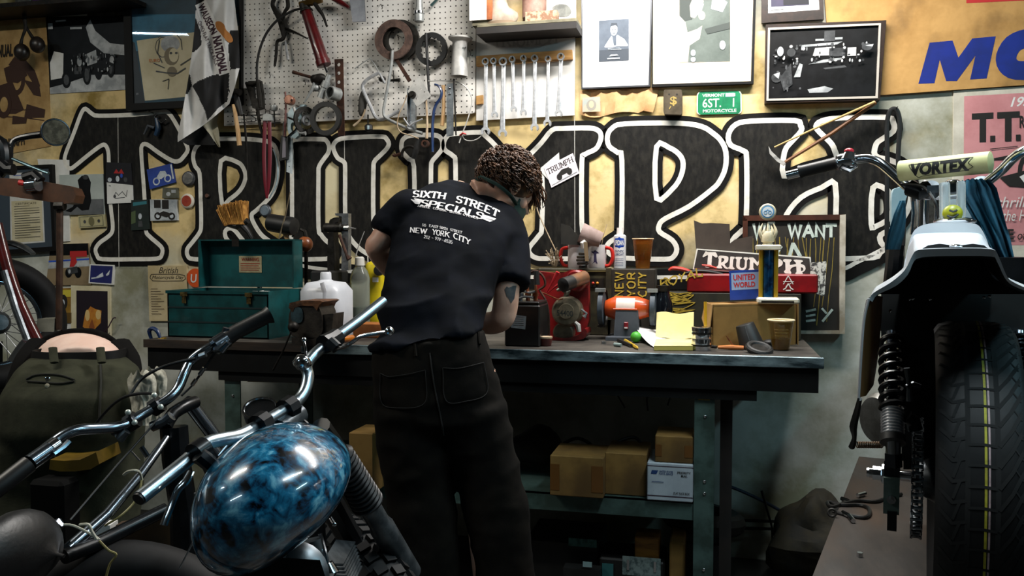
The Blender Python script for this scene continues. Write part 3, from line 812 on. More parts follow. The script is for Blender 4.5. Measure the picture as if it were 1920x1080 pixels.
def pegmat():
 m=bpy.data.materials.new('pegboard_white')
 m.use_nodes=True
 nt=m.node_tree
 N,L=nt.nodes.new,nt.links.new
 b=nt.nodes['Principled BSDF']
 b.inputs['Roughness'].default_value=.55
 tc=N('ShaderNodeTexCoord')
 s1=N('ShaderNodeVectorMath')
 s1.operation='SCALE'
 s1.inputs['Scale'].default_value=1/.0242
 fr=N('ShaderNodeVectorMath')
 fr.operation='FRACTION'
 sb=N('ShaderNodeVectorMath')
 sb.operation='SUBTRACT'
 sb.inputs[1].default_value=(.5,0,.5)
 ml=N('ShaderNodeVectorMath')
 ml.operation='MULTIPLY'
 ml.inputs[1].default_value=(1,0,1)
 ln=N('ShaderNodeVectorMath')
 ln.operation='LENGTH'
 lt=N('ShaderNodeMapRange')
 lt.inputs['From Min'].default_value=.115
 lt.inputs['From Max'].default_value=.15
 mx=N('ShaderNodeMix')
 mx.data_type='RGBA'
 mx.inputs[6].default_value=C('#2a2623')
 nz=N('ShaderNodeTexNoise')
 nz.inputs['Scale'].default_value=5
 nz.inputs['Detail'].default_value=8
 rp=N('ShaderNodeValToRGB')
 rp.color_ramp.elements[0].position=.35
 rp.color_ramp.elements[0].color=C('#cbc6bc')
 rp.color_ramp.elements[1].position=.6
 rp.color_ramp.elements[1].color=C('#e2dfd9')
 L(tc.outputs['Object'],s1.inputs[0])
 L(tc.outputs['Object'],nz.inputs['Vector'])
 L(s1.outputs[0],fr.inputs[0])
 L(fr.outputs[0],sb.inputs[0])
 L(sb.outputs[0],ml.inputs[0])
 L(ml.outputs[0],ln.inputs[0])
 L(ln.outputs['Value'],lt.inputs['Value'])
 L(lt.outputs[0],mx.inputs[0])
 L(nz.outputs['Fac'],rp.inputs[0])
 L(rp.outputs[0],mx.inputs[7])
 L(mx.outputs[2],b.inputs['Base Color'])
 return m
m_peg=pegmat()
m_chr=M('chrome','#c9ccd0',None,rough=.14,metal=1.0)
m_sil=M('tool_silver','#d3d4d6','#b4b6b9',50,.34,metal=.55)
m_stl=M('steel','#a9abad','#86888a',40,.35,metal=.9)
m_gal=M('galvanised','#aeb0ae','#8d908f',18,.5,metal=.5)
m_iron=M('dark_iron','#2b2826','#17150f',30,.5,metal=.6,bump=.2)
m_rust=M('rusty_steel','#4a2b1c','#2c1a12',25,.75,metal=.3,bump=.3)
m_rub=M('black_rubber','#121212',None,rough=.5)
m_wood=M('light_wood','#c79a5e','#a97a42',6,.6,stretch=(1,1,6))
m_hand=M('hickory','#c9a679','#b08a5a',12,.55,stretch=(6,6,1))
m_red=M('red_enamel','#5a0c10','#430a0d',20,.3,coat=.4)
m_crim=M('crimson_grip','#6d1022',None,rough=.4)
m_palem=M('pale_metal','#c6c4bf','#a8a7a3',14,.5,metal=.35)
m_paleb=M('pale_blue_metal','#b9cdd3','#93a9b0',12,.45,metal=.3)
m_navy=M('navy_enamel','#14305c','#0f2348',15,.35,coat=.3)
m_tan=M('tan_metal','#b9a58a','#937d60',20,.6)
PX=lambda d:d/F
def pxr(r,x,y,Y):
 return r*dep(W(x,y,Y))/F
def tpx(mb,pts,r,Y,seg=8,smooth=0,flat=1.0,caps=True):
 """tube through pixels on the plane Y (points may carry their own Y)"""
 ps=[W(p[0],p[1],p[2]if len(p)>2 else Y)for p in pts]
 k=dep(ps[0])/F
 rr=[a*k for a in r]if isinstance(r,(list,tuple))else r*k
 return mb.tube(ps,rr,seg,caps,smooth,flat=flat)
def ppx(mb,pts,Y,th,holes=()):
 return mb.prism(wp(pts,Y),(0,th,0),[wp(h,Y)for h in holes])
peg=thing('pegboard','white pegboard full of holes with tools hanging on it, above the lettering','pegboard',W(660,225,-.01))
pg=ppx(MB(m_peg),[(420,236),(645,225),(884,212.5),(889,211),(890,207),(893,-15),(420,-15)],-.024,.018).build('board',None,peg)
mk=MB(m_iron)
for i,(x,y)in enumerate([(504,136),(714,8),(745,66),(570,150),(735,140),(803,72),(880,95)]):
 MB(m_iron).tube([W(x,y,-.02),W(x,y,-.045),W(x+3,y+6,-.05),W(x+2,y+9,-.06)],.0018,6).build('peg_hook',None,peg)
TOOL='hand tools hung on the pegboard'
Y=-.085
g=thing('grease_gun','red cylinder grease gun with a black hose, high on the pegboard','grease gun',W(610,138,Y),TOOL)
MB(m_red).lathe(W(574,19,Y),W(609,127,Y)-W(574,19,Y),[(0,.022),(.01,.025),(.235,.029),(.238,.033),(.262,.033),(.264,.02)],20).build('barrel',None,g)
tpx(MB(m_chr),[(609,124),(614,136)],2.6,Y).build('plunger_rod',None,g)
mb=MB(m_iron)
mb.lathe(W(569,4,Y),W(574,20,Y)-W(569,4,Y),[(0,.015),(.01,.024),(.035,.024),(.04,.03),(.045,.03)],16)
mb.build('head',None,g)
tpx(MB(M('brass','#7d6234','#58441f',20,.4,metal=.8)),[(562,8),(585,4),(604,1)],[5,7,4],Y-.01).build('coupling',None,g)
tpx(MB(m_iron),[(590,6),(598,18),(606,30),(613,50)],[4,4,3,2],Y-.015,smooth=3).build('lever',None,g)
tpx(MB(m_rub),[(564,16),(545,22),(520,38),(500,62),(488,90),(482,120),(482,152)],2.4,Y,smooth=5).build('hose',None,g)
tpx(MB(m_iron),[(483,150),(486,176),(489,202)],[3.5,5,4],Y).build('nozzle',None,g)
Y=-.05
g=thing('spring_puller','dark curved puller tool with a hooked arm, left of the red grease gun','tool',W(522,124,Y),TOOL)
tpx(MB(m_iron),[(517,-8),(511,8),(517,22),(524,34),(530,54),(532,68)],[4,4,5,6,6,4],Y,smooth=4).build('body',None,g)
tpx(MB(m_iron),[(538,-8),(540,12),(534,22),(529,36)],[4,4,3,4],Y,smooth=4).build('jaw',None,g)
tpx(MB(m_iron),[(536,58),(530,73),(520,78),(518,100),(515,124)],[3,4,3,3,2.4],Y,smooth=4).build('hooked_arm',None,g)
tpx(MB(m_sil),[(535,76),(540,112)],[1.8,3],Y).build('pin',None,g)
tpx(MB(m_iron),[(530,52),(552,60),(576,72)],[8,5,3],Y+.012,smooth=3,flat=.4).build('spring_leaf',None,g)
g=thing('scraper','wide grey steel scraper blade with a red handle, top of the pegboard','scraper',W(668,42,-.06),TOOL)
tpx(MB(m_red),[(618,-6),(640,5),(654,14)],[4,5,3],-.06,smooth=3).build('handle',None,g)
ppx(MB(M('blade_steel','#70747c','#5c6068',10,.4,metal=.7)),[(661,41),(685,40),(682,-10),(654,-10)],-.062,.008).build('blade',None,g)
g=thing('socket_extension','short nickel tube hanging from the top of the pegboard right of the scraper','tool',W(786,40,-.06),TOOL)
MB(m_gal).lathe(W(786,-12,-.06),(0,0,-1),[(0,.015),(.06,.015),(.061,.017),(.085,.017),(.09,.021),(.12,.021),(.123,.017)],18).build('tube',None,g)
MB(m_chr).ring(W(786,26,-.06),(0,0,1),.018,.0225,.01,18).build('collar',None,g)
tpx(MB(M('teal_file','#3a5a5c',None,rough=.4,metal=.5)),[(826,-8),(808,11)],[4,5],-.05,flat=.4).build('flat_file',None,None,label='teal grey file tip at the top right of the pegboard',cat='tool',group=TOOL)
GR='clutch rings on the pegboard'
m_cork=M('friction_brown','#5c463c','#3f2e27',30,.75,bump=.3)
def annulus(name,x,y,ro,ri,Y,h,mat,label,teeth=0,tab=0,group=GR,ax=(0,-1,0)):
 k=dep(W(x,y,Y))/F
 mb=MB(mat).ring(W(x,y,Y),ax,ri*k,ro*k,h,64,0,teeth)
 return mb.build(name,None,None,label=label,cat='ring',group=group)
annulus('clutch_ring',752,76,37,24,-.035,.016,m_iron,'dark clutch ring behind the brown one on the pegboard')
annulus('clutch_ring',739,75,37,23,-.056,.012,m_cork,'brown friction clutch ring in front, centre of the pegboard')
annulus('toothed_ring',810,93,31,22,-.045,.012,m_rub,'black toothed clutch ring beside the white trumpet pipe',teeth=14)
g=thing('trumpet_pipe','white flared metal trumpet pipe on the upper right of the pegboard','pipe',W(863,146,-.07),TOOL)
MB(m_palem).lathe(W(863,70,-.075),W(861,140,-.075)-W(863,70,-.075),[(0,.03),(.001,.052),(.008,.051),(.02,.034),(.04,.03),(.16,.037),(.166,.037),(.166,.033),(.1,.028)],28).build('pipe',None,g)
MB(m_iron).tube([W(850,85,-.05),W(853,90,-.1),W(872,90,-.1),W(876,85,-.05)],.002,6).build('hanging_wire',None,g)
def rod(name,pts,r,Y,mat,label,cat='tool',smooth=0,flat=1.0,seg=8,group=TOOL):
 return tpx(MB(mat),pts,r,Y,seg,smooth,flat).build(name,None,None,label=label,cat=cat,group=group)
rod('bent_tube',[(711,136),(690,148),(680,160),(683,174),(694,198),(704,219),(714,224),(726,220),(750,208)],3.4,-.06,m_sil,'silver bent tube forming an open loop, below the clutch rings','tube',5)
rod('wire_hanger',[(665,129),(680,118),(694,109),(703,122),(714,142)],1.1,-.045,m_gal,'thin angled wire above the silver bent tube','wire',0)
rod('long_lever',[(736,95),(734,120),(729,152),(722,190),(719,210),(724,221),(745,232),(770,243),(792,250)],3.0,-.075,m_gal,'long dull grey lever bent at the bottom, hanging from the brown clutch ring','lever',4)
ppx(MB(m_rust),[(737,108),(743,106),(771,150),(765,154)],-.06,.006).build('flat_strip',None,None,label='dark flat strip slanting from the brown clutch ring to the diamond plate',cat='strip',group=TOOL)
rod('black_rod',[(799,62),(801,110),(805,186)],[3.0,3.0,2.2],-.065,m_rub,'slim black rod hanging across the toothed ring','rod')
g=thing('carburettor_clamp','small dark clamp with crossed pins inside the silver loop','clamp',W(722,156,-.07),TOOL)
MB(m_iron).ball(W(716,148,-.07),(.016,.014,.012),wob=.3).build('body',None,g)
tpx(MB(m_sil),[(712,138),(722,156)],2.2,-.085).build('pin',None,g)
tpx(MB(m_iron),[(728,151),(750,150)],[2,3.4],-.07).build('cross_pin',None,g)
tpx(MB(m_iron),[(737,132),(739,150)],1,-.07).build('wire',None,g)
g=thing('diamond_plate','pale diamond shaped mounting plate with bolt holes hanging low on the pegboard','plate',W(785,200,-.09),TOOL)
ppx(MB(m_palem),[(785,142),(808,180),(782,201),(764,171)],-.095,.004,[ell(779,160,1.6,1.6,8),ell(789,168,2,2,8),ell(796,173,1.6,1.6,8),ell(781,185,2,2,8)]).build('plate',None,g)
MB(m_iron).lathe(W(774,178,-.095),(0,-1,0),[(0,.016),(.012,.016),(.012,.008),(.02,.008)],10).build('bolt',None,g)
mb=MB(m_stl)
ppx(mb,[(763,165),(779,166),(779,243),(763,240)],-.075,.004)
ppx(mb,[(763,165),(764.5,165),(764.5,240),(763,240)],-.09,.016)
ppx(mb,[(777.5,166),(779,166),(779,243),(777.5,243)],-.09,.016)
mb.build('channel',None,None,label='grey steel channel standing behind the diamond plate',cat='bracket',group=TOOL)
rod('cotton_cord',[(763,178),(757,195),(748,215),(745,235),(752,248),(770,254),(785,260)],1.1,-.1,m_tan,'loose tan cord looping left of the diamond plate','cord',5)
rod('socket_wrench',[(799,184),(801,230),(800,260)],[1.8,2.2,2.8],-.085,m_tan,'pale tubular socket wrench hanging right of the diamond plate','wrench')
annulus('wrench_socket',799,270,7,4,-.09,.02,m_rust,'rusty round socket at the foot of the pale tubular wrench',group=TOOL)
rod('blue_bar',[(815,158),(823,162),(828,172),(826,184),(818,196),(813,212),(811,240),(811,285)],[3,4,4.4,4.4,4.4,4.6,4.8,4.2],-.075,m_navy,'navy blue enamelled curved pry bar','pry bar',4,.6)
rod('wooden_dowel',[(831,160),(832,200),(829,236)],[3.6,3.6,4.2],-.06,m_hand,'plain wooden dowel between the blue bar and the steel strap','rod')
g=thing('steel_strap','pale flat steel strap with two rivets, right of the blue bar','strap',W(844,255,-.075),TOOL)
ppx(MB(m_stl),[(837,256),(850,254),(850,156),(838,157)],-.08,.005).build('strap',None,g)
for y in(165,176):
 MB(m_chr).ball(W(843,y,-.08),.006,10,6).build('rivet',None,g)
rod('thin_rod',[(851,148),(853,200),(855,254)],[2.0,1.8,1.6],-.09,m_iron,'thin black rod beside the riveted strap','rod')
rod('control_cable',[(803,152),(830,151),(858,154),(876,166),(885,186),(882,206),(874,232),(866,252),(861,268)],1.2,-.07,m_palem,'pale control cable arching over the riveted strap','cable',6)
rod('red_tag',[(862,254),(868,250),(874,252)],[2.5,4,2.5],-.075,redp,'small red tag knotted on the pale control cable','tag',0,.5)
rod('wire_loop',[(866,254),(872,262),(884,264),(896,260),(905,252)],1.0,-.06,m_palem,'loose white wire curling towards the spanners','wire',5)
mb=MB(M('dark_leather','#45433f','#2f2d2a',20,.7)).ball(W(680,192,-.045),(.02,.012,.058),rot=Matrix.Rotation(.12,3,'Y'),wob=.15)
mb.build('leather_pouch',None,None,label='dark grey pointed leather pouch behind the silver bent tube',cat='pouch',group=TOOL)
g=thing('coil_connector','small black square connector dangling under the leather pouch','connector',W(690,246,-.05),TOOL)
a,b=W(683,246,-.06),W(697,232,-.06)
MB(m_rub).bx(a.x,b.x,-.065,-.04,a.z,b.z,.008).build('housing',None,g)
a,b=W(688,243,-.067),W(692,235,-.067)
MB(m_paleb).bx(a.x,b.x,-.0665,-.064,a.z,b.z,.001).build('contact',None,g)
tpx(MB(m_iron),[(690,233),(690,215)],1.6,-.05).build('lead',None,g)
rod('spark_lead',[(685,205),(680,218),(672,228),(663,236)],[1.6,1.6,2,2.4],-.055,m_tan,'tan curved lead below the leather pouch','lead',4)
g=thing('hose_clamp','black clamp with a dark half ring, hanging over the second gap of the lettering','clamp',W(772,300,-.05),TOOL)
MB(m_iron).torus(W(768,290,-.05),(0,-1,0),.036,.007,24,8,.3,3.4).build('half_ring',None,g)
tpx(MB(m_rub),[(786,258),(782,275),(776,298)],[4,6,5],-.06).build('screw_body',None,g)
tpx(MB(m_rust),[(752,288),(740,292),(738,290)],[3,3,4],-.05).build('tip',None,g)
rod('small_fork',[(757,222),(764,232),(768,236),(776,230),(792,223)],1.6,-.1,m_sil,'small chrome V shaped fork below the diamond plate','tool',0)
g=thing('rusty_strip','tall rusty brown metal strip with round holes, middle of the pegboard','strip',W(638,255,-.05),TOOL)
ppx(MB(m_rust),[(634,256),(646,254),(643,110),(627,111)],-.055,.005,[ell(635,y,3.2,3.4,12)for y in(121,137,154,170)]).build('strip',None,g)
g=thing('pipe_elbow','short grey pipe stub facing out in front of the rusty strip','pipe',W(628,192,-.08),TOOL)
ax=V((-.45,-1,.1)).normalized()
mb=MB(m_gal).lathe(W(634,178,-.06),ax,[(0,.03),(.05,.03),(.05,.024),(.02,.022)],22)
mb.build('stub',None,g)
MB(m_rub).lathe(W(634,178,-.06)+ax*.03,ax,[(0,.0235),(.002,.0235)],20).build('bore',None,g)
annulus('drive_ring',613,223,31,22.5,-.075,.02,m_rub,'glossy black ring hanging left of the rusty strip',group=GR)
g=thing('sprocket','dark toothed sprocket seen edge on, left of the glossy black ring','sprocket',W(572,252,-.07),GR)
mb=MB(m_iron).ring(W(572,226,-.06),V((1,-.55,0)),.042,.062,.008,48,0,16)
mb.build('toothed_rim',None,g)
MB(m_stl).ring(W(573,226,-.062),V((1,-.55,0)),.012,.024,.012,24).build('hub',None,g)
g=thing('carburettor','old grey and black carburettor with a long lever, above the black ring','carburettor',W(602,190,-.08),TOOL)
MB(m_iron).ball(W(599,148,-.075),(.036,.03,.026),wob=.35,wsc=30).build('body',None,g)
MB(m_gal).lathe(W(617,140,-.075),W(600,186,-.075)-W(617,140,-.075),[(0,.012),(.03,.014),(.032,.019),(.06,.019),(.062,.015),(.11,.017)],16).build('intake',None,g)
tpx(MB(m_rust),[(549,135),(566,140),(588,146)],[3.4,2.6,3],-.08).build('lever',None,g)
tpx(MB(m_gal),[(590,150),(586,165),(578,180),(571,192)],[2.6,3,2.4,1.6],-.09,smooth=3).build('arm',None,g)
MB(m_gal).ball(W(592,165,-.075),(.02,.018,.016)).build('float_bowl',None,g)
g=thing('brake_caliper','pale blue grey bracket casting below the pegboard, left of the sprocket','bracket',W(548,262,-.06),TOOL)
ppx(MB(m_paleb),[(538,213),(548,201),(560,202),(563,196),(572,196),(562,208),(561,230),(560,254),(553,260),(543,256),(538,240)],-.07,.022,[ell(549,238,4,9,14)]).build('casting',None,g)
tpx(MB(m_iron),[(540,220),(552,226),(556,240),(546,250),(540,256)],1.6,-.075,smooth=4).build('hose_groove',None,g)
ppx(MB(M('white_metal','#c9d3d6','#aab4b8',20,.5)),[(537,322),(547,326),(548,256),(540,254)],-.05,.006,[ell(543,272,1.2,1.4,8),ell(542,292,1.2,1.4,8),ell(542,312,1.2,1.4,8)]).build('hanger_strip',None,None,label='narrow white metal strip with small holes at the left edge of the I',cat='strip',group=TOOL)
g=thing('copper_hammer','small mallet with a battered copper face and pale handle','hammer',W(556,250,-.09),TOOL)
MB(M('copper','#b98a72','#8a5a48',25,.5,metal=.4)).lathe(W(547,190,-.075),(0,-1,.1),[(0,.014),(.004,.021),(.03,.022),(.034,.018)],16).build('head',None,g)
MB(m_rust).ball(W(547,188,-.112),(.008,.004,.008),10,6,wob=.5).build('dent',None,g)
tpx(MB(m_palem),[(551,201),(556,222),(560,247)],[2.6,2.2,2.6],-.09).build('handle',None,g)
rod('engine_valve',[(560,249),(566,250),(573,250)],[1.5,2,4],-.09,m_gal,'small grey valve lying at the foot of the copper mallet','valve')
rod('red_punch',[(535,172),(536,205),(534,256)],[1.6,2.2,2.6],-.075,M('dull_red','#6a3430','#8a6a64',30,.5),'long thin reddish punch standing against the pegboard','punch')
g=thing('screwdriver','dark handled driver with a grey grip at the foot of the reddish punch','screwdriver',W(531,302,-.07),TOOL)
ppx(MB(m_rub),[(523,302),(538,298),(540,256),(527,254)],-.07,.02).build('grip',None,g)
ppx(MB(M('grip_grey','#77727a',None,rough=.45)),[(529,296),(535,295),(535,258),(530,257)],-.073,.003).build('grip_inlay',None,g)
tpx(MB(m_stl),[(531,258),(532,228)],1.5,-.065).build('shank',None,g)
g=thing('valve_tappet','grey mushroom topped tappet on a thin stem at the pegboard edge','tappet',W(515,238,-.06),TOOL)
MB(m_gal).lathe(W(514,209,-.06),(0,0,1),[(0,.004),(.004,.014),(.016,.018),(.026,.016),(.03,.006)],16).build('cap',None,g)
tpx(MB(m_iron),[(514,207),(515,238)],1.4,-.06).build('stem',None,g)
g=thing('wire_rack','thin black wire rack under the bottom edge of the pegboard','rack',W(470,236,-.05),TOOL)
mb=MB(m_iron)
for pts in([(444,217),(524,214)],[(446,230),(500,231),(526,230)],[(464,217),(465,210),(480,210),(481,217)],[(497,216),(498,208),(506,208),(506,216)],[(470,216),(480,222),(478,228),(464,228)]):
 tpx(mb,pts,.9,-.05,6)
mb.build('wire_frame',None,g)
g=thing('pliers','long pliers with two crimson handles hanging over the R','pliers',W(501,372,-.06),TOOL)
tpx(MB(m_crim),[(497,226),(495,290),(497,340),(500,372)],[4.0,4.2,3.8,1.6],-.07,smooth=3,flat=.5).build('handle',None,g)
tpx(MB(m_crim),[(505,226),(506,290),(504,340),(501,372)],[4.0,4.2,3.8,1.6],-.07,smooth=3,flat=.5).build('handle',None,g)
ppx(MB(m_gal),[(492,226),(510,226),(509,215),(500,212),(493,215)],-.08,.02).build('jaw',None,g)
tpx(MB(m_paleb),[(512,280),(518,296),(521,320),(518,346),(505,372)],1.5,-.05,smooth=4).build('air_hose',None,None,label='thin pale hose hanging just right of the crimson pliers',cat='hose',group=TOOL)
g=thing('tyre_lever','wide black forged lever with a slot through which white shows, left of the pegboard tools','tool',W(490,252,-.06),TOOL)
ppx(MB(m_iron),[(460,158),(466,152),(488,151),(492,178),(493,203),(482,206),(473,202),(467,178)],-.065,.02,[[(474,162),(482,160),(484,184),(476,184)]]).build('head',None,g)
tpx(MB(m_iron),[(483,204),(486,228),(492,254)],[3.4,3,2.4],-.06).build('shaft',None,g)
tpx(MB(m_iron),[(461,156),(475,158),(488,152)],3,-.075,smooth=2).build('lip',None,g)
g=thing('ball_hammer','ball hammer with a dark head and light wooden handle beside the checkered flag','hammer',W(449,275,-.1),TOOL)
tpx(MB(m_iron),[(433,173),(437,171),(444,171),(451,174)],[6,5,5,6],-.1,12).build('head',None,g)
tpx(MB(m_rub),[(441,172),(446,194),(451,216)],[5,6.5,5],-.09,10,flat=.6).build('pick',None,g)
tpx(MB(m_hand),[(437,196),(441,212),(446,245),(449,273)],[2.6,3.6,4.2,4.4],-.11,10).build('handle',None,g)
rod('needle_file',[(457,214),(461,255),(463,300),(465,342)],[1.6,2.2,1.8,.8],-.06,m_iron,'thin dark needle file hanging left of the crimson pliers','file')
m_shelf=M('shelf_wood','#77715a','#57523f',8,.7)
g=thing('wall_shelf','small olive wall shelf carrying a boot, above the spanner rack','shelf',W(985,55,-.01))
a,b=W(893,62,-.17),W(1081,50,-.17)
zt=W(893,50,-.17).z
zb=W(893,64,-.17).z
MB(M('shaded_shelf_edge','#1a1410','#100c09',12,.7)).bx(a.x,b.x,-.17,-.01,zb,zt-.004).build('board',None,g)  # near-black board colour paints the shade on the front edge
lz=W(893,40,-.16).z
MB(m_shelf).bx(a.x,b.x,-.165,-.012,zt-.004,zt+.012,.003).build('tray',None,g)
SZ=zt+.012
cb=V((W(945,40,-.12).x,-.115,SZ))
boot=thing('work_boot','old cream leather boot standing on the small wall shelf','boot',cb)
m_boot=M('boot_leather','#b9aa98','#8f8070',9,.7,bump=.3)
rings=[]
for(x,z,rx,ry)in[(-.02,.012,.052,.036),(-.015,.03,.056,.038),(-.012,.05,.05,.036),(-.02,.075,.04,.034),(-.026,.1,.036,.034),(-.028,.14,.038,.036),(-.03,.2,.044,.04),(-.032,.26,.05,.044)]:
 rings.append([cb+V((x+rx*math.cos(2*PI*k/20)+(.02 if z<.06 and math.cos(2*PI*k/20)>0 else 0)*math.cos(2*PI*k/20),ry*math.sin(2*PI*k/20),z))for k in range(20)])
MB(m_boot).loft(rings).build('upper',None,boot)
MB(M('boot_sole','#7d6a55',None,rough=.8)).loft([[cb+V((-.014+.064*math.cos(2*PI*k/20),.041*math.sin(2*PI*k/20),z))for k in range(20)]for z in(0,.013)]).build('sole',None,boot)
a,b=W(880,30,-.15),W(921,30,-.15)
g=thing('carton','white carton with an orange side on the left end of the wall shelf','box',V((a.x,-.1,SZ)))
MB(M('carton_white','#dcdad6',None,rough=.6)).bx(a.x,b.x-.02,-.15,-.03,SZ+.02,SZ+.22).build('carton',None,g)
MB(M('carton_side','#b56a3a','#8a4a26',12,.7)).bx(b.x-.02,b.x+.004,-.15,-.03,SZ+.02,SZ+.22).build('side_panel',None,g)
MB(m_shelf).bx(a.x+.01,b.x-.01,-.14,-.04,SZ,SZ+.02).build('base',None,g)
x0=W(1000,20,-.1).x
g=thing('dark_bottle','dark bottle with a pinkish label standing right of the boot','bottle',V((x0,-.08,SZ)))
MB(M('bottle_dark','#1c1210',None,rough=.2)).lathe(V((x0,-.08,SZ)),(0,0,1),[(0,.045),(.005,.05),(.2,.05),(.24,.02),(.3,.018)],20).build('body',None,g)
MB(M('label_rose','#9a7a6c','#7c5c50',18,.6)).lathe(V((x0,-.08,SZ+.03)),(0,0,1),[(0,.0505),(.13,.0505)],20,caps=False).build('paper_label',None,g)
g=thing('shelf_picture','unframed pale picture leaning at the right end of the wall shelf','picture',W(1055,44,-.05))
ppx(MB(M('pic_pale','#cfc8bf','#a39d94',10,.6)),[(1024,45),(1080,42),(1080,-20),(1024,-20)],-.05,.012).build('picture_board',None,g)
mb=MB(M('pic_smoke','#5a5c58','#7c7e78',20,.7))
ppx(mb,smooth2([(1036,14),(1048,8),(1064,10),(1071,22),(1064,30),(1048,31),(1040,24)],3),-.0515,.0008)
mb.build('printed_shape',None,g)
MB(M('litter_tan','#b9967c','#7c5c46',40,.8,lo=.45,hi=.55)).bx(W(985,36,-.15).x,W(1044,36,-.15).x,-.152,-.1,SZ,SZ+.04).build('paper_box',None,None,label='low patterned paper box lying right of the boot on the shelf',cat='box')
g=thing('wall_board','white painted panel with faint embossed lettering behind the spanners','panel',W(985,225,-.02))
q=[(893,226),(1077,216),(1078,52),(893,62)]
ppx(MB(M('panel_white','#e4e2de','#d8d5cf',6,.6)),q,-.02,.013).build('panel',None,g)
mb=MB()
emb=M('emboss','#c3c1bc',None,rough=.6)
qe=[(925,92),(1045,84),(1045,58),(925,66)]
draw(mb,qe,-.02,[('S','TRIUMPH',0,.1,1,.95,emb)])
mb.build('embossed_word',None,g)
mb=MB(emb).strip(wp([(960,70),(964,80),(975,88),(992,91),(1012,88),(1030,78),(1036,68)],-.0204),.008,(0,.0004,0))
mb.build('embossed_oval',None,g)
g=thing('spanner_rack','wooden strip holding eight hanging spanners','rack',W(985,120,-.03))
ppx(MB(m_wood),[(893,124),(1073,111),(1072,93),(893,105)],-.04,.021).build('wood_strip',None,g)
ppx(MB(m_wood),[(893,196),(905,194),(905,178),(893,180)],-.035,.015).build('lower_block',None,g)
WR=[(911,116,6.2,910,246,8.5),(926,115,5.6,927,215,6.5),(944,116,7.4,942,250,8.5),(961,112,5.8,963,205,6),(982,110,5.6,981,211,6.5),(1003,110,6.2,1002,239,8),(1028,111,5.4,1026,231,7.5),(1052,107,6.6,1047,213,7.5)]
ORD=['first spanner from the pegboard end of the rack','second spanner from the pegboard end, shorter than its neighbours','third spanner from the pegboard, with the widest ring','fourth spanner from the pegboard, the shortest','fourth spanner from the right end of the rack','long third spanner from the right end of the rack','second spanner from the right end of the rack','rightmost spanner on the wooden rack, its ring highest']
for(x,y,r,x2,y2,r2),lb_ in zip(WR,ORD):
 Y=-.06
 k=dep(W(x,y,Y))/F
 g=thing('spanner','silver '+lb_,'spanner',W(x2,y2+r2,Y),'spanners hanging on the wooden rack')
 MB(m_sil).ring(W(x,y,Y),(0,-1,0),r*.68*k,r*1.08*k,.012,24).build('ring_end',None,g)
 tpx(MB(m_sil),[(x+(x2-x)*.07,y+r,Y),(x+(x2-x)*.5,(y+y2)/2),(x2,y2-r2*.6)],[r*.62,r*.5,r*.72],Y-.004,10,flat=.4).build('shank',None,g)
 a=.35
 pts=[]
 for i in range(15):
  t=math.radians(-60+300*i/14-0)
  pts.append((x2+r2*math.cos(t-PI/3-a*.2),y2-r2*math.sin(t-0)))
 arcpts=[(x2+r2*math.sin(math.radians(s)),y2-r2*math.cos(math.radians(s)))for s in range(-140,141,20)]
 inner=[(x2+r2*.5*math.sin(math.radians(s)),y2-r2*.45*math.cos(math.radians(s))+r2*.1)for s in range(125,-126,-25)]
 ppx(MB(m_sil),arcpts+inner,Y-.008,.009).build('open_end',None,g)
 tpx(MB(m_iron),[(x,y-2,-.04),(x,y-2,-.068),(x,y-6,-.072)],1.2,Y,6).build('screw_hook',None,bpy.data.objects['spanner_rack'])
def tess(polys,maxe):
 """split 2-D polygons into pieces no longer than maxe"""
 out=[]
 for q in polys:
  work=[[q[0],q[i],q[i+1]]for i in range(1,len(q)-1)]
  while work:
   t=work.pop()
   e=[(t[i][0]-t[(i+1)%3][0])**2+(t[i][1]-t[(i+1)%3][1])**2 for i in range(3)]
   i=max(range(3),key=lambda k:e[k])
   if e[i]>maxe*maxe:
    a,b,c=t[i],t[(i+1)%3],t[(i+2)%3]
    m_=((a[0]+b[0])/2,(a[1]+b[1])/2)
    work+=[[a,m_,c],[m_,b,c]]
   else:
    out.append(t)
 return out
def lerp_tab(tab,y):
 for(y0,x0),(y1,x1)in zip(tab,tab[1:]):
  if y<=y1:
   return x0+(x1-x0)*(y-y0)/(y1-y0)
 return tab[-1][1]
def inpoly(x,y,pl):
 c=False
 n=len(pl)
 for i in range(n):
  (x0,y0),(x1,y1)=pl[i],pl[i-1]
  if(y0>y)!=(y1>y)and x<(x1-x0)*(y-y0)/(y1-y0)+x0:
   c=not c
 return c
def fold(x,y):
 return-.10-.018*math.sin((x-.22*y)*.11+.6)-.012*math.sin((x+.1*y)*.21)-.0001*y
m_fw=M('flag_white','#d9d8d6','#c9c8c6',7,.8)
m_fb=M('flag_black','#141416',None,rough=.8)
m_fback=M('flag_back','#b5b09c','#a39d88',8,.85)
LT=[(-14,368),(40,366),(90,361),(140,354),(165,350),(215,341),(256,333),(266,333)]
RT=[(-14,438),(30,443),(60,447),(100,449),(125,450),(160,441),(195,430),(212,410),(222,398),(230,388),(240,374),(266,334)]
BLK=[[(360,-14),(388,-14),(386,-4),(374,14),(362,24)],[(355,26),(368,36),(376,60),(378,84),(366,96),(350,104),(355,60)],[(431,57),(455,56),(455,126),(432,131),(428,90)],[(360,161),(372,152),(396,142),(430,134),(429,170),(426,190),(410,202),(389,226),(384,208),(372,182)],[(340,140),(356,140),(360,161),(352,176),(344,176)]]
flag=thing('checkered_flag','black and white checkered race flag hanging in folds beside the framed drawing','flag',W(385,275,-.1))
mb=MB()
nx,ny=60,150
grid=[]
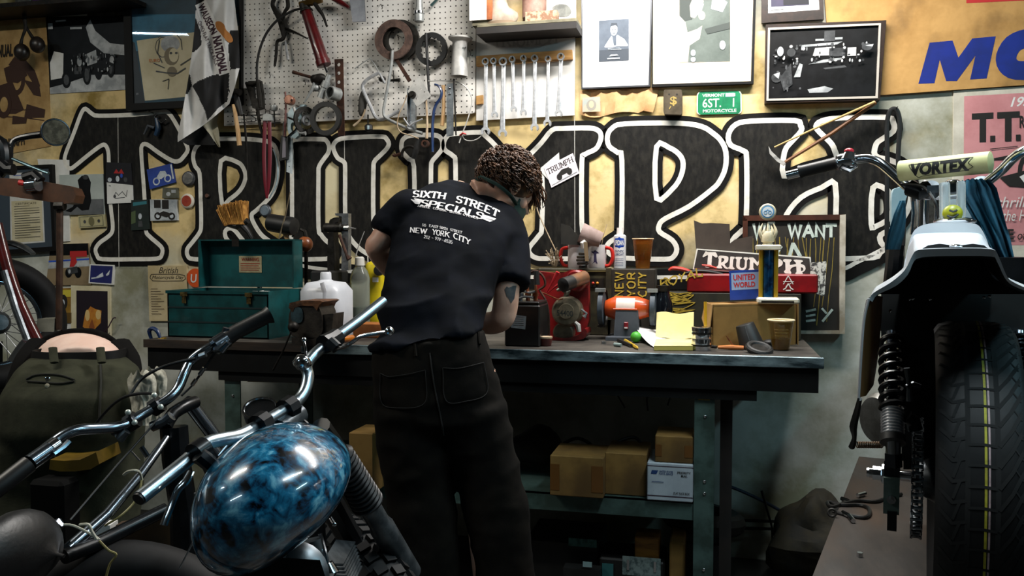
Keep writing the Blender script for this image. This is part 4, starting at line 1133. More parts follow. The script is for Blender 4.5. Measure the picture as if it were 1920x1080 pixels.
for j in range(ny+1):
 y=-14+280*j/ny
 l,r=lerp_tab(LT,y),lerp_tab(RT,y)
 grid.append([(l+(r-l)*i/nx,y)for i in range(nx+1)])
for lst in(m_fw,m_fb):
 mb.m(lst)
mb.v=[W(x,y,fold(x,y))for row in grid for x,y in row]
for j in range(ny):
 for i in range(nx):
  x=(grid[j][i][0]+grid[j+1][i+1][0])/2
  y=(grid[j][i][1]+grid[j+1][i+1][1])/2
  a=j*(nx+1)+i
  mb.f.append([a,a+nx+1,a+nx+2,a+1])
  mb.mi.append(1 if any(inpoly(x,y,b)for b in BLK)else 0)
mb.build('cloth',None,flag,angle=80)
mb=MB(m_fback)
TL=[(200,396),(226,372),(250,392),(276,410)]
TR=[(200,412),(230,407),(250,411),(276,413)]
rows=[]
for j in range(24):
 y=200+76*j/23
 l,r=lerp_tab(TL,y),lerp_tab(TR,y)
 rows.append([W(l+(r-l)*i/12,y,-.075-.01*math.sin(i*.5+j*.1))for i in range(13)])
mb.sheet(rows)
mb.build('flag_tail',None,flag,angle=80,label='pale underside of the hanging corner')
rows=[]
for j in range(24):
 y=214+58*j/23
 l=lerp_tab([(214,385),(235,362),(262,334),(272,352)],y)
 r=lerp_tab([(214,396),(230,378),(250,394),(272,404)],y)
 rows.append([W(l+(r-l)*i/12,y,-.068-.01*math.sin(i*.5+j*.1))for i in range(13)])
MB(m_fb).sheet(rows).build('flag_lining',None,flag,angle=80)
def flag_text(sx,A,B,T,mat,bold=.0,shear=.0,name='lettering',dy=-.003):
 vs,fs=txt(sx,bold,shear)
 tri=tess([[(vs[i][0]*len(sx),vs[i][1])for i in f]for f in fs],.4)
 vs=[(p[0]/len(sx),p[1])for t in tri for p in t]
 fs=[[3*i,3*i+1,3*i+2]for i in range(len(tri))]
 pts=[]
 for u,v in vs:
  x=A[0]+(B[0]-A[0])*u+(T[0]-A[0])*v
  y=A[1]+(B[1]-A[1])*u+(T[1]-A[1])*v
  pts.append(W(x,y,fold(x,y)+dy))
 return MB(mat).add(pts,fs).build(name,None,flag)
m_maroon=M('flag_ink','#3a1c2c',None,rough=.8)
flag_text('WAUSEON',(370,12),(396,66),(382,5),m_maroon,.03)
flag_text('NATIONAL',(398,70),(411,139),(414,66),m_maroon,.045)
flag_text('OHIO FLAT TRACK RACE',(371,42),(404,124),(377,38),m_maroon,.0)
mb=MB(M('flag_white_band','#e3e1de',None,rough=.8))
for t_ in tess([[(366,10),(396,80),(411,142)],[(366,10),(411,142),(431,136)],[(366,10),(431,136),(416,62)],[(366,10),(416,62),(386,0)]],5):
 mb.poly([W(x,y,fold(x,y)-.0015)for x,y in t_])
mb.build('print_ground',None,flag)
mb=MB(M('flag_orange','#b5763a',None,rough=.8))
for pts in(smooth2([(404,42),(412,40),(420,46),(424,56),(432,64),(437,76),(430,80),(421,72),(413,62),(406,54)],3),):
 for t_ in tess([[pts[0],pts[i],pts[i+1]]for i in range(1,len(pts)-1)],4):
  mb.poly([W(x,y,fold(x,y)-.0035)for x,y in t_])
mb.build('script_emblem',None,flag)
m_stick=M('pale_stick','#c9a566','#b08a4e',9,.6)
rod('wooden_stick',[(1452,276),(1545,233),(1640,191)],[1.4,2.0,2.4],-.075,m_stick,'thin pale stick slanting up to the corner of the car photograph','stick',group='sticks under the car photograph')
rod('wooden_stick',[(1472,304),(1560,250),(1642,192)],[3.0,3.4,3.6],-.06,M('brown_stick','#7a4d26','#5e3a1c',9,.6),'thicker brown stick below the thin pale one','stick',group='sticks under the car photograph')
mb=ppx(MB(m_palem),[(1441,274),(1447,284),(1464,300),(1477,303),(1470,311),(1456,302),(1443,288)],-.05,.008)
mb.build('spear_tip',None,None,label='pale pointed metal tip at the lower end of the sticks',cat='tip')
rod('drive_belt',[(1672,548),(1664,480),(1663,380),(1664,300),(1663,236),(1668,210),(1677,204),(1684,212),(1687,236),(1684,300),(1688,360),(1694,420),(1690,500),(1682,556)],4.2,-.03,m_rub,'long black drive belt looped over a nail at the right end of the lettering','belt',5,.55,group=None)
rod('twine',[(1000,355),(1008,395),(1022,428),(1046,478)],1.1,-.05,m_tan,'tan twine hanging beside the standing person\'s head to the shelf of mugs','twine',3,group=None)
rod('bent_nail',[(186,636,-.004),(194,625,-.02),(204,612),(212,597),(217,596)],[1.2,1.2,1.1,1.0,1.2],-.04,M('plum_wire','#3a2433',None,rough=.5),'bent dark wire hook in front of the yellow flower picture','hook',2,group=None)
g=thing('dark_shelf','dark shelf crossing the top left corner above the posters','shelf',W(90,22,-.1))
a,b=W(-20,20,-.2),W(232,4,-.2)
MB(m_dk).bx(a.x-.2,b.x,-.2,-.01,a.z+.01,a.z+.03).build('board',None,g)
GL_='jars on the dark shelf'
for x,r,mt,lb_ in((12,.04,M('jar_pale','#8a8460',None,rough=.3),'pale yellowish jar bottom at the top left corner'),(48,.05,M('jar_chrome','#8a8d88',None,rough=.15,metal=.8),'chrome cylinder on the dark shelf above the hanging bulbs'),(72,.03,M('jar_purple','#43205e',None,rough=.15,coat=.5),'shiny purple tin on the dark shelf'),(100,.045,m_dk,'dark tin right of the purple tin')):
 p=W(x,8,-.14)
 MB(mt).lathe(V((p.x,-.13,a.z+.03)),(0,0,1),[(0,r),(.005,r*1.05),(.12,r*1.05),(.13,r*.8)],18).build('tin',None,None,label=lb_,cat='tin',group=GL_)
hang=thing('rubber_bulbs','pair of dark rubber horn bulbs hanging by a strap over the tan poster','horn bulbs',W(55,116,-.08))
m_bulb=M('bulb_rubber','#1a1613','#2b2420',25,.35)
MB(m_bulb).ball(W(41,98,-.09),(.036,.036,.042),18,12).build('bulb',None,hang)
MB(m_bulb).ball(W(70,84,-.08),(.034,.034,.04),18,12).build('bulb',None,hang)
tpx(MB(m_dk),[(46,20),(46,40),(52,56),(66,78)],[5,4,3,4],-.08,smooth=3,flat=.5).build('strap',None,hang)
tpx(MB(m_dk),[(44,22),(48,50),(42,70),(38,88)],[4,4,3,5],-.085,smooth=3,flat=.5).build('strap',None,hang)
g=thing('toy_figure','tiny blue and silver figure stuck on the bar of the T','figurine',W(290,256,-.03))
tpx(MB(M('toy_blue','#23405e',None,rough=.4)),[(293,222),(297,240),(292,254)],[3,5,4],-.03,smooth=2).build('body',None,g)
tpx(MB(m_chr),[(294,214),(290,220),(303,230),(311,224)],[3,2,1.6,1.6],-.03).build('arms',None,g)
tpx(MB(M('toy_silver','#6a7078',None,rough=.4,metal=.6)),[(290,240),(278,236),(270,252)],[3,3,1.8],-.03).build('legs',None,g)
def sq(cx,cy,z,hx,hy,pw=4.0,n=28):
 out=[]
 for k in range(n):
  t=2*PI*k/n
  cs,sn=math.cos(t),math.sin(t)
  out.append(V((cx+hx*math.copysign(abs(cs)**(2/pw),cs),cy+hy*math.copysign(abs(sn)**(2/pw),sn),z)))
 return out
BZ=.93
FY=-.745
m_top=M('bench_top','#4b463f','#2a2622',7,.55,bump=.25,det=8)
m_edge2=M('bench_edge','#9fb4ba','#2a383e',16,.4,metal=.4,lo=.38,hi=.6,det=9,stretch=(.35,1,1.4))
m_apron=M('bench_apron','#0d0f10','#070808',8,.7,spec=.2)
m_leg=M('green_steel','#4d6560','#33453f',9,.5,metal=.2,bump=.1)
m_post=M('dark_post','#14110f','#211b17',8,.7)
bench=thing('workbench','long worn steel topped workbench with green steel legs and a lower shelf','workbench',(0,-.4,0))
X0b,X1b=-1.29,1.2
MB(m_top).bx(X0b,X1b,FY+.004,-.02,BZ-.03,BZ,.003).build('top',None,bench)
MB(m_edge2).bx(-.62,X1b+.004,FY-.006,FY+.004,BZ-.034,BZ+.002,.002).build('steel_edge',None,bench,label='chipped blue grey steel edge')
MB(M('old_timber','#3a2c20','#1c1510',8,.8,bump=.3,stretch=(.4,1,2))).bx(X0b,-.62,FY-.002,FY+.004,BZ-.03,BZ+.001).build('timber_edge',None,bench,label='rough brown timber edge')
MB(m_apron).bx(X0b+.01,X1b-.01,FY+.01,FY+.05,BZ-.115,BZ-.03).build('apron',None,bench)
MB(m_apron).bx(-.98,X1b-.2,FY+.02,FY+.07,BZ-.15,BZ-.115).build('lower_rail',None,bench)
for xx,yy in((.80,FY+.03),(-.96,FY+.03),(.80,-.12),(-.96,-.12)):
 mb=MB(m_leg)
 mb.bx(xx,xx+.066,yy,yy+.006,0,BZ-.115)
 mb.bx(xx,xx+.006,yy+.004,yy+.066,0,BZ-.115)
 lg=mb.build('leg',None,bench)
 if yy<-.5:
  for z in(.5,.46,.2,.72):
   MB(m_chr).ball((xx+.035,yy-.001,z),(.006,.004,.006),8,6).build('bolt',None,lg)
MB(m_post).bx(.885,.925,FY+.1,FY+.14,0,BZ-.115).build('timber_post',None,bench)
MB(M('yellow_tag','#8a7a30',None,rough=.6)).bx(.812,.85,FY+.027,FY+.0295,.775,.793).build('maker_tag',None,bench)
SHZ=.425
MB(m_leg).bx(-.96,.866,FY+.04,FY+.046,SHZ-.062,SHZ).bx(-.96,.866,FY+.04,-.1,SHZ-.006,SHZ).build('shelf',None,bench)
m_teal=M('teal_enamel','#0e4a4c','#0a3536',10,.4,coat=.2)
m_teali=M('teal_inside','#0f5557','#0b4244',12,.45)
x0,x1,yf,z0,z1=slot(315,551,504,634,BZ)
zt=z1+.012
tb=thing('toolbox','open teal steel toolbox with a raised lid, at the left end of the bench','toolbox',((x0+x1)/2,yf+.1,BZ))
Dp=.27
mb=MB(m_teal)
mb.bx(x0,x1,yf,yf+.006,z0,zt)
mb.bx(x0,x1,yf+Dp-.006,yf+Dp,z0,zt)
mb.bx(x0,x0+.006,yf,yf+Dp,z0,zt)
mb.bx(x1-.006,x1,yf,yf+Dp,z0,zt)
mb.bx(x0,x1,yf,yf+Dp,z0,z0+.006)
mb.bx(x0-.004,x1+.004,yf-.006,yf+.002,zt-.012,zt)
mb.build('body',None,tb)
for f_ in(.33,.64):
 zz=z0+(zt-z0)*f_
 MB(M('groove','#052224',None,rough=.6)).bx(x0+.002,x1-.002,yf-.002,yf+.002,zz-.003,zz+.003).build('groove',None,tb)
MB(m_teali).bx(x0+.01,x1-.01,yf+.01,yf+Dp-.01,zt-.03,zt-.022).build('tray',None,tb)
yl=yf+Dp
xl0,xl1=x0+.002,x1-.002
zl=ZA(V(((x0+x1)/2,yl,0)),449)
lid=MB(m_teali).bx(xl0,xl1,yl+.012,yl+.018,zt+.004,zl)
lid.m(m_teal).bx(xl0,xl1,yl-.05,yl+.018,zl-.006,zl)
lid.bx(xl1-.006,xl1,yl-.06,yl+.018,zt+.004,zl).bx(xl0,xl0+.006,yl-.06,yl+.018,zt+.004,zl)
lido=lid.build('lid',None,tb)
a=W(448,511,yl+.008)
b=W(490,480,yl+.008)
lab=MB(M('warning_label','#b9a883','#a39270',30,.7)).bx(a.x,b.x,yl+.0095,yl+.012,a.z,b.z)
lab.m(M('warning_red','#9a3a24',None,rough=.7))
h_=b.z-a.z
put(lab,'WARNING',(a.x+.012,yl+.0085,b.z-h_*.32),(b.x-.012,yl+.0085,b.z-h_*.32),(a.x+.012,yl+.0085,b.z-h_*.1),.02)
for k in range(4):
 lab.bx(a.x+.008,b.x-.008-.006*(k%2),yl+.0085,yl+.0095,b.z-h_*(.45+.13*k)-.002,b.z-h_*(.45+.13*k)+.001)
lab.build('warning_label',None,lido)
MB(m_dk).bx(W(448,470,yl).x,W(460,470,yl).x,yl-.054,yl-.05,zl-.03,zl).build('hasp',None,lido)
for px_ in(347,468):
 xx=W(px_,560,yf).x
 mb=MB(M('brass_latch','#8f7a4a','#4a3a22',40,.4,metal=.8)).bx(xx-.014,xx+.014,yf-.012,yf-.005,zt-.022,zt-.006).bx(xx-.008,xx+.008,yf-.010,yf-.004,zt-.05,zt-.02)
 mb.build('latch',None,tb)
mb=MB(wpap)
rows=[[V((x1-.12+.1*i/8,yf+.05+.04*j,zt-.015+.012*abs(math.sin(i*1.9+j*2))))for i in range(9)]for j in range(3)]
mb.sheet(rows).build('crumpled_rag',None,None,label='crumpled white paper lying in the toolbox tray',cat='paper')
m_bris=M('bristle','#c08a3e','#8a5a22',120,.85,bump=.6,stretch=(1,1,.3))
Yb_=yl+.08
g=thing('hand_brush','tan bristled hand brush with a black handle sticking up behind the toolbox lid','brush',W(475,455,Yb_))
kk=dep(W(443,400,Yb_))/F
mb=MB(m_bris)
random.seed(3)
c0=W(443,415,Yb_)
mb.loft([sq(c0.x+dx*kk,c0.y,c0.z+dz*kk,w_*kk,.024,3.5,20)for dx,dz,w_ in((2,-6,19),(0,6,22),(-2,18,23),(-4,30,22))])
for i in range(700):
 u,v=random.uniform(-1,1),random.uniform(-1,1)
 base=c0+V((u*20*kk,v*.022,-4*kk+u*5*kk))
 tip=base+V((-.006+u*.012-.01,v*.012+random.uniform(-.006,.006),(34+random.uniform(-5,5))*kk))
 mb.tube([base,tip],.0018,3)
mb.build('bristles',None,g)
tpx(MB(m_rub),[(424,418),(445,424),(465,414)],[8,9,7],Yb_,10,flat=.8).build('head',None,g)
tpx(MB(m_rub),[(452,420),(466,436),(480,460),(492,600)],[8,5,5,4],Yb_,10).build('handle',None,g)
g=thing('rubber_mallet','black rubber mallet head above the right corner of the toolbox lid','mallet',W(540,460,Yb_))
p0,p1=W(505,417,Yb_),W(557,426,Yb_-.02)
MB(m_rub).lathe(p0,p1-p0,[(0,.028),(.006,.038),(.115,.04),(.13,.036),(.134,.02)],22).build('head',None,g)
tpx(MB(m_hand),[(533,436),(545,462)],[4,4.5],Yb_).build('handle',None,g)
rod('copper_rod',[(523,448),(535,404),(544,360)],[1.6,1.4,1.0],Yb_-.05,M('rod_bronze','#9a8a70','#6a5c48',20,.4,metal=.5),'thin bronze rod leaning in front of the black mallet',group=None)
g=thing('file_handle','round brown wooden file handle right of the toolbox lid','handle',W(572,470,Yb_))
MB(M('brown_knob','#8a4a22','#63300f',14,.4,coat=.3)).ball(W(572,458,Yb_),(.034,.03,.034)).build('knob',None,g)
tpx(MB(m_iron),[(563,430),(571,434),(574,446),(574,600)],[3,4,4,3],Yb_).build('ferrule',None,g)
tpx(MB(m_chr),[(556,434),(548,444)],[2,2],Yb_).build('tang',None,g)
Yp=-.3
zb=BZ
g=thing('arbor_press','black bench press with a steel column, behind the white jug','press',W(640,612,Yp))
a,b=W(600,600,Yp),W(637,507,Yp)
MB(m_rub).bx(a.x,b.x,Yp-.09,Yp+.09,BZ,b.z,.008).build('base_block',None,g)
ppx(MB(m_iron),smooth2([(614,512),(616,425),(622,410),(634,408),(634,416),(626,420),(625,440),(627,512)],3),Yp-.03,.05).build('frame_arm',None,g)
ppx(MB(m_stl),[(640,507),(653,507),(653,400),(628,400),(629,404),(641,406)],Yp-.02,.03).build('column',None,g)
MB(m_iron).lathe(W(606,427,Yp-.02),(1,0,0),[(0,.008),(.01,.02),(.08,.02),(.085,.014),(.11,.014)],14).build('spindle',None,g)
tpx(MB(m_chr),[(645,427),(655,427),(656,427),(668,429)],[4,4,2,1.2],Yp-.03).build('chuck_tip',None,g)
tpx(MB(m_rust),[(636,440),(650,478),(655,486)],[3,3,6],Yp-.04).build('hand_wheel',None,g)
m_milk=M('milky_plastic','#dfe3ea','#d0d5de',6,.35,trans=.25)
x0,x1,yf,z0,z1=slot(557,536,636,640,BZ)
c=V(((x0+x1)/2,yf+.08,BZ))
jug=thing('milk_jug','translucent white plastic gallon jug between the toolbox and the press','jug',c)
hw=(x1-x0)/2
zn=ZA(c,510)
zs=ZA(c,545)
ze=ZA(c,524)
rings=[sq(c.x,c.y,BZ,hw*.9,hw*.9),sq(c.x,c.y,BZ+.01,hw,hw),sq(c.x,c.y,zs,hw,hw),sq(c.x-.002,c.y,(zs+ze)/2+.01,hw*.78,hw*.78,3),sq(c.x-.004,c.y,ze-.005,hw*.34,hw*.34,2),sq(c.x-.004,c.y,ze,hw*.25,hw*.25,2),sq(c.x-.004,c.y,zn-.004,hw*.24,hw*.24,2),sq(c.x-.004,c.y,zn,hw*.2,hw*.2,2)]
MB(m_milk).loft(rings).build('body',None,jug,angle=50)
tpx(MB(m_milk),[(604,530),(609,548),(608,575)],[5,6,5],yf-.002,10,flat=.5).build('grip',None,jug)
g_=G(582,650,BZ)
Yv=g_.y
vise=thing('bench_vise','dark battered bench vise at the front edge below the white jug','vise',V((g_.x,Yv+.08,BZ)))
m_vise=M('vise_iron','#26221f','#3a352f',20,.5,metal=.4,bump=.3)
Yv+=.03
a,b=W(556,600,Yv),W(604,578,Yv)
ppx(MB(m_vise),smooth2([(543,625),(541,600),(545,580),(560,570),(585,568),(598,576),(604,600),(600,633),(560,633)],2),Yv-.02,.12).build('body',None,vise)
ppx(MB(M('vise_jaw','#70492c','#3c2617',25,.6,metal=.3,bump=.4)),[(541,577),(543,568),(560,564),(600,564),(605,566),(598,572),(594,582),(587,574),(565,573),(552,577),(549,586)],Yv-.025,.14).build('jaw_plate',None,vise)
ppx(MB(m_vise),[(590,636),(622,628),(625,588),(604,590),(594,604)],Yv-.01,.09).build('front_jaw',None,vise)
ppx(MB(M('vise_face','#46606a','#2c3b41',18,.4,metal=.5)),smooth2([(546,600),(547,582),(556,576),(566,580),(568,598),(560,606)],3),Yv-.024,.006).build('anvil_face',None,vise)
MB(m_iron).ball(W(550,613,Yv-.06),.02,14,10).build('handle_ball',None,vise)
tpx(MB(m_iron),[(546,622),(530,660),(512,694)],[1.8,1.8,2.2],Yv-.08).build('handle_bar',None,vise)
MB(m_vise).bx(W(552,640,Yv).x,W(612,640,Yv).x,Yv-.02,Yv+.1,BZ,W(580,632,Yv).z).build('swivel_base',None,vise)
x0,x1,yf,z0,z1=slot(650,500,685,622,BZ)
c=V(((x0+x1)/2,yf+.045,BZ))
g=thing('spray_bottle','clear plastic bottle with a pale cap and green liquid, behind the bare handlebar end','bottle',c)
r=(x1-x0)/2
zc=ZA(c,482)
zk=ZA(c,496)
m_clr=M('clear_plastic','#c9cfc4',None,rough=.12,trans=.85,ior=1.3)
MB(m_clr).lathe(c,(0,0,1),[(0,r*.9),(.006,r),(z1-BZ-.05,r),(z1-BZ-.02,r*.8),(z1-BZ,r*.45),(zk-BZ,r*.42)],24).build('body',None,g)
MB(M('green_liquid','#244a34','#1a3a28',10,.3)).lathe(c+V((0,0,.003)),(0,0,1),[(0,r*.9),(.1,r*.96),(.101,0)],24).build('liquid',None,g)
MB(M('cap_pale','#c4c2ba',None,rough=.5)).lathe(V((c.x,c.y,zk-.004)),(0,0,1),[(0,r*.5),(zc-zk,r*.46),(zc-zk+.006,r*.3)],18).build('cap',None,g)
tpx(MB(m_palem),[(667,480),(672,462),(683,434)],[1.4,1,.8],c.y).build('dip_rod',None,g)
m_yel=M('yellow_plastic','#d6c01c','#c0aa14',10,.4)
x0,x1,yf,z0,z1=slot(681,492,716,618,BZ)
c=V(((x0+x1)/2,yf+.05,BZ))
g=thing('yellow_bottle','bright yellow plastic container with a black knob beside the standing person\'s elbow','container',c)
hw=(x1-x0)/2
MB(m_yel).loft([sq(c.x,c.y,z,hw*s_,.045*s_,3.2)for z,s_ in((BZ,.8),(BZ+.01,.9),(BZ+.06,.84),(BZ+.12,.95),(z1-.05,1),(z1-.012,1),(z1,.8),(z1+.004,.5))]).build('body',None,g,angle=50)
MB(m_rub).lathe(W(711,507,yf-.005),(.2,-1,0),[(0,.024),(.016,.022),(.018,.014)],18).build('knob',None,g)
a,b=W(699,529,yf),W(709,520,yf)
MB(wpap).bx(a.x,b.x,yf-.004,yf+.002,a.z,b.z).build('sticker',None,g)
tpx(MB(m_white),[(690,496),(689,470)],1.0,yf+.04).build('string',None,g)
tpx(MB(m_white),[(706,496),(707,486)],1.0,yf+.04).build('string',None,g)
x0,x1,yf,z0,z1=slot(652,607,740,634,BZ)
MB(M('orange_wood','#a5642a','#8a4c1c',8,.6)).bx(x0,x1,yf,yf+.09,BZ,z1,.003).build('cigar_box',None,None,label='low orange brown wooden box behind the brake lever',cat='box')
g=thing('screwdriver','orange handled screwdriver lying in front of the orange brown box','screwdriver',G(655,644,BZ))
q0,q1=G(636,644,BZ),G(668,640,BZ)
up_=V((0,0,.014))
MB(M('amber_handle','#c97618','#a85c10',12,.3,coat=.4)).lathe(q0+up_,q1-q0,[(0,.006),(.01,.012),(.07,.013),(.075,.008)],12).build('handle',None,g)
MB(m_chr).cyl(q1+up_,q1+up_+(q1-q0)*1.4,.003,.003,8).build('shank',None,g)
a0,a1=G(690,652,BZ),G(760,640,BZ)
MB(cream).bx(a0.x,a1.x,a0.y,a0.y+.1,BZ,BZ+.002).build('paper_pad',None,None,label='cream paper on the bench beside the orange screwdriver',cat='paper')
g=thing('hose_gun','small dark blue hooked fitting on the left end of the bench','fitting',W(278,632,-.6))
tpx(MB(m_navy),[(284,636),(280,621),(286,616),(295,621),(301,636)],[3,4,4,4,2.5],-.7,smooth=3).build('hook',None,g)
tpx(MB(M('brass2','#9a7a2a',None,rough=.4,metal=.7)),[(298,637),(310,637)],[4,5],-.7).build('nut',None,g)
x0,x1,yf,z0,z1=slot(946,572,1012,650,BZ)
bat=thing('battery','black vehicle battery with copper terminals beside the standing person\'s forearm','battery',((x0+x1)/2,yf+.05,BZ))
m_bat=M('battery_black','#0c0c0d','#151516',9,.35)
MB(m_bat).bx(x0,x1,yf,yf+.16,BZ,z1,.005).build('case',None,bat)
MB(m_bat).bx(x0+.004,x1-.004,yf+.004,yf+.156,z1,z1+.012,.003).build('cover',None,bat)
a,b=W(958,614,yf),W(987,590,yf)
mb=MB(M('silver_label','#9aa3a8','#868f94',30,.4,metal=.3))
tl=.006
mb.add([V((a.x,yf-.001,a.z)),V((b.x-.004,yf-.001,a.z-tl)),V((b.x,yf-.001,b.z-tl)),V((a.x+.006,yf-.001,b.z))],[(0,1,2,3)])
mb.m(ink)
for k in range(5):
 zz=a.z+(b.z-a.z)*(.18+.16*k)
 mb.bx(a.x+.008,b.x-.01,yf-.0016,yf-.0012,zz-.0008,zz+.0008)
mb.build('label',None,bat)
m_cop=M('copper_wire','#a5694a','#6a3a24',30,.35,metal=.8)
for k,(px_,py_)in enumerate(((976,566),(990,560),(1004,564))):
 p=W(px_,py_,yf+.06)
 MB(m_cop if k else m_stl).lathe(V((p.x,p.y,z1+.01)),(0,0,1),[(0,.008),(.02,.008),(.02,.012),(.03,.012),(.032,.005),(.05,.004)],10).build('terminal',None,bat)
for pts,mt,r_ in(([(966,552),(980,546),(992,549),(1004,546)],m_stl,2.2),([(965,562),(984,556),(1000,558)],m_stl,2.6),([(984,530),(988,545),(992,566)],m_cop,2),([(1004,534),(1006,550),(1003,566)],m_cop,2.4),([(972,534),(981,540),(978,548)],m_palem,2)):
 tpx(MB(mt),pts,r_,yf+.05,8,3).build('lead',None,bat)
x0,x1,yf,z0,z1=slot(1002,512,1104,642,BZ)
yf+=.1
eng=thing('small_engine','red painted small engine with a round grey gear cover, beside the black battery','engine',((x0+x1)/2,yf,BZ))
m_engr=M('engine_red','#8f1518','#5c0e10',14,.4,coat=.3,bump=.1)
m_case=M('gear_case','#6c6351','#453d30',14,.55,metal=.3,bump=.35)
ppx(MB(m_engr),[(1030,628),(1096,628),(1104,600),(1102,520),(1094,508),(1070,506),(1050,514),(1004,508),(1000,520),(1010,560),(1030,590)],yf+.02,.05).build('back_plate',None,eng)
MB(m_engr).lathe(W(1086,526,yf+.04),(-.1,-1,0),[(0,.042),(.05,.042),(.055,.036),(.06,.036)],28).build('housing',None,eng)
p0,p1=W(1096,520,yf-.02),W(1060,533,yf-.12)
MB(M('starter_grey','#57504a','#8a5a36',8,.4,metal=.4)).lathe(p0,p1-p0,[(0,.026),(.08,.026)],22).build('starter',None,eng)
MB(m_rub).lathe(p0+(p1-p0).normalized()*.08,p1-p0,[(0,.026),(.05,.027),(.055,.02),(.058,.012)],22).build('starter_nose',None,eng)
cc=W(1062,585,yf-.03)
MB(m_case).lathe(cc+V((0,.06,0)),(.05,-1,.05),[(0,.058),(.04,.06),(.07,.058),(.085,.05),(.088,.03),(.094,.028)],34).build('gear_cover',None,eng)
mb=MB(M('cast_number','#2f3331',None,rough=.5))
put(mb,'54400',W(1044,592,yf-.12),W(1074,594,yf-.12),W(1044,581,yf-.12),.02)
mb.build('cast_digits',None,eng)
MB(m_case).lathe(W(1060,622,yf+.02),(0,-1,0),[(0,.04),(.05,.04),(.055,.035)],26).build('crankcase',None,eng)
ppx(MB(m_engr),smooth2([(1040,632),(1060,634),(1084,628),(1096,616),(1100,626),(1092,636),(1060,640),(1030,638),(1010,635),(1012,630)],3),yf-.04,.12).build('foot',None,eng)
tpx(MB(m_palem),[(1078,604),(1084,610),(1086,622)],[3,5,4],yf-.08).build('pull_tab',None,eng)
tpx(MB(m_stl),[(1090,580),(1100,588),(1095,594)],[2,2.4,5],yf-.05).build('lever',None,eng)
tpx(MB(M('fitting','#8f9288','#5c6058',30,.35,metal=.8)),[(1044,544),(1054,540),(1064,548),(1060,556)],[3,6,7,5],yf-.03).build('fuel_fitting',None,eng)
tpx(MB(m_cop),[(1016,548),(1034,556),(1048,562),(1056,560)],1.2,yf-.06).build('wire',None,eng)
tpx(MB(m_rust),[(1012,545),(1024,565),(1029,590),(1030,636)],[2,2,1.8,1.8],yf-.08,smooth=4).build('pipe',None,eng)
for pts in([(1025,548),(1034,532),(1046,510)],[(1026,550),(1040,538),(1058,526)]):
 tpx(MB(M('funnel_red','#b3202a',None,rough=.4)),pts,[1.6,4,8],yf-.03,10,flat=.5).build('red_vane',None,eng)
tpx(MB(m_rust),[(985,530),(990,515),(1004,508),(1018,518),(1022,534),(1010,544)],2.2,yf-.05,8,4).build('coiled_pipe',None,eng)
tpx(MB(m_rub),[(1006,508),(1007,534)],[5,6],yf-.07).build('coil',None,eng)
x0,x1,yq,z0,z1=slot(1007,632,1033,650,BZ)
g=thing('small_pot','small red brown pot with a pale rim in front of the red engine','pot',((x0+x1)/2,yq+.03,BZ))
r=(x1-x0)/2
MB(M('pot_red','#5c1a16','#3f100e',12,.5)).lathe(((x0+x1)/2,yq+r,BZ),(0,0,1),[(0,r*.8),(.003,r*.85),(z1-BZ-.006,r)],22).build('body',None,g)
MB(m_tan).lathe(((x0+x1)/2,yq+r,z1-.006),(0,0,1),[(0,r*1.02),(.006,r*1.02),(.006,r*.85)],22).build('rim',None,g)
Yr=-.17
g0=W(1008,503,Yr)
g1=W(1140,502,Yr)
m_olv=M('olive_metal','#39331f','#242012',14,.55,metal=.2,bump=.15)
rad=thing('old_radio','old olive metal radio cabinet carrying mugs, behind the red engine','radio',((g0.x+g1.x)/2,Yr+.1,BZ))
MB(m_olv).bx(g0.x,g1.x,Yr,Yr+.14,BZ,g0.z,.004).build('cabinet',None,rad)
ppx(MB(m_engr),[(1008,560),(1104,560),(1104,511),(1008,511)],Yr-.003,.004).build('red_front',None,rad)
ppx(MB(M('trim_gold','#8a7c50',None,rough=.4,metal=.6)),[(1008,510.5),(1139,509.5),(1139,507.5),(1008,508.5)],Yr-.005,.006).build('trim_bar',None,rad)
ppx(MB(m_dk),[(1106,539),(1132,539),(1132,522),(1106,522)],Yr-.004,.005).build('dial_window',None,rad)
for x_,y_,mt in((1112,531,M('dial_red','#b0301c',None,rough=.3)),(1120,531,M('dial_amber','#c07a20',None,rough=.3))):
 MB(mt).ball(W(x_,y_,Yr-.005),.006,10,8).build('dial_lamp',None,rad)
ppx(MB(m_olv),[(1136,600),(1146,600),(1146,503),(1136,503)],Yr-.01,.012).build('corner_post',None,rad)
TZ=g0.z
m_mug=M('mug_white','#e2dcdc','#d3cccc',8,.3,coat=.3)
m_mugr=M('mug_red','#b8241c',None,rough=.3,coat=.3)
xa,xb=W(1061,480,Yr+.0).x,W(1134,480,Yr+.0).x
ht=ZA(V(((xa+xb)/2,Yr+.05,0)),459)-TZ
hw2=(xb-xa)/4
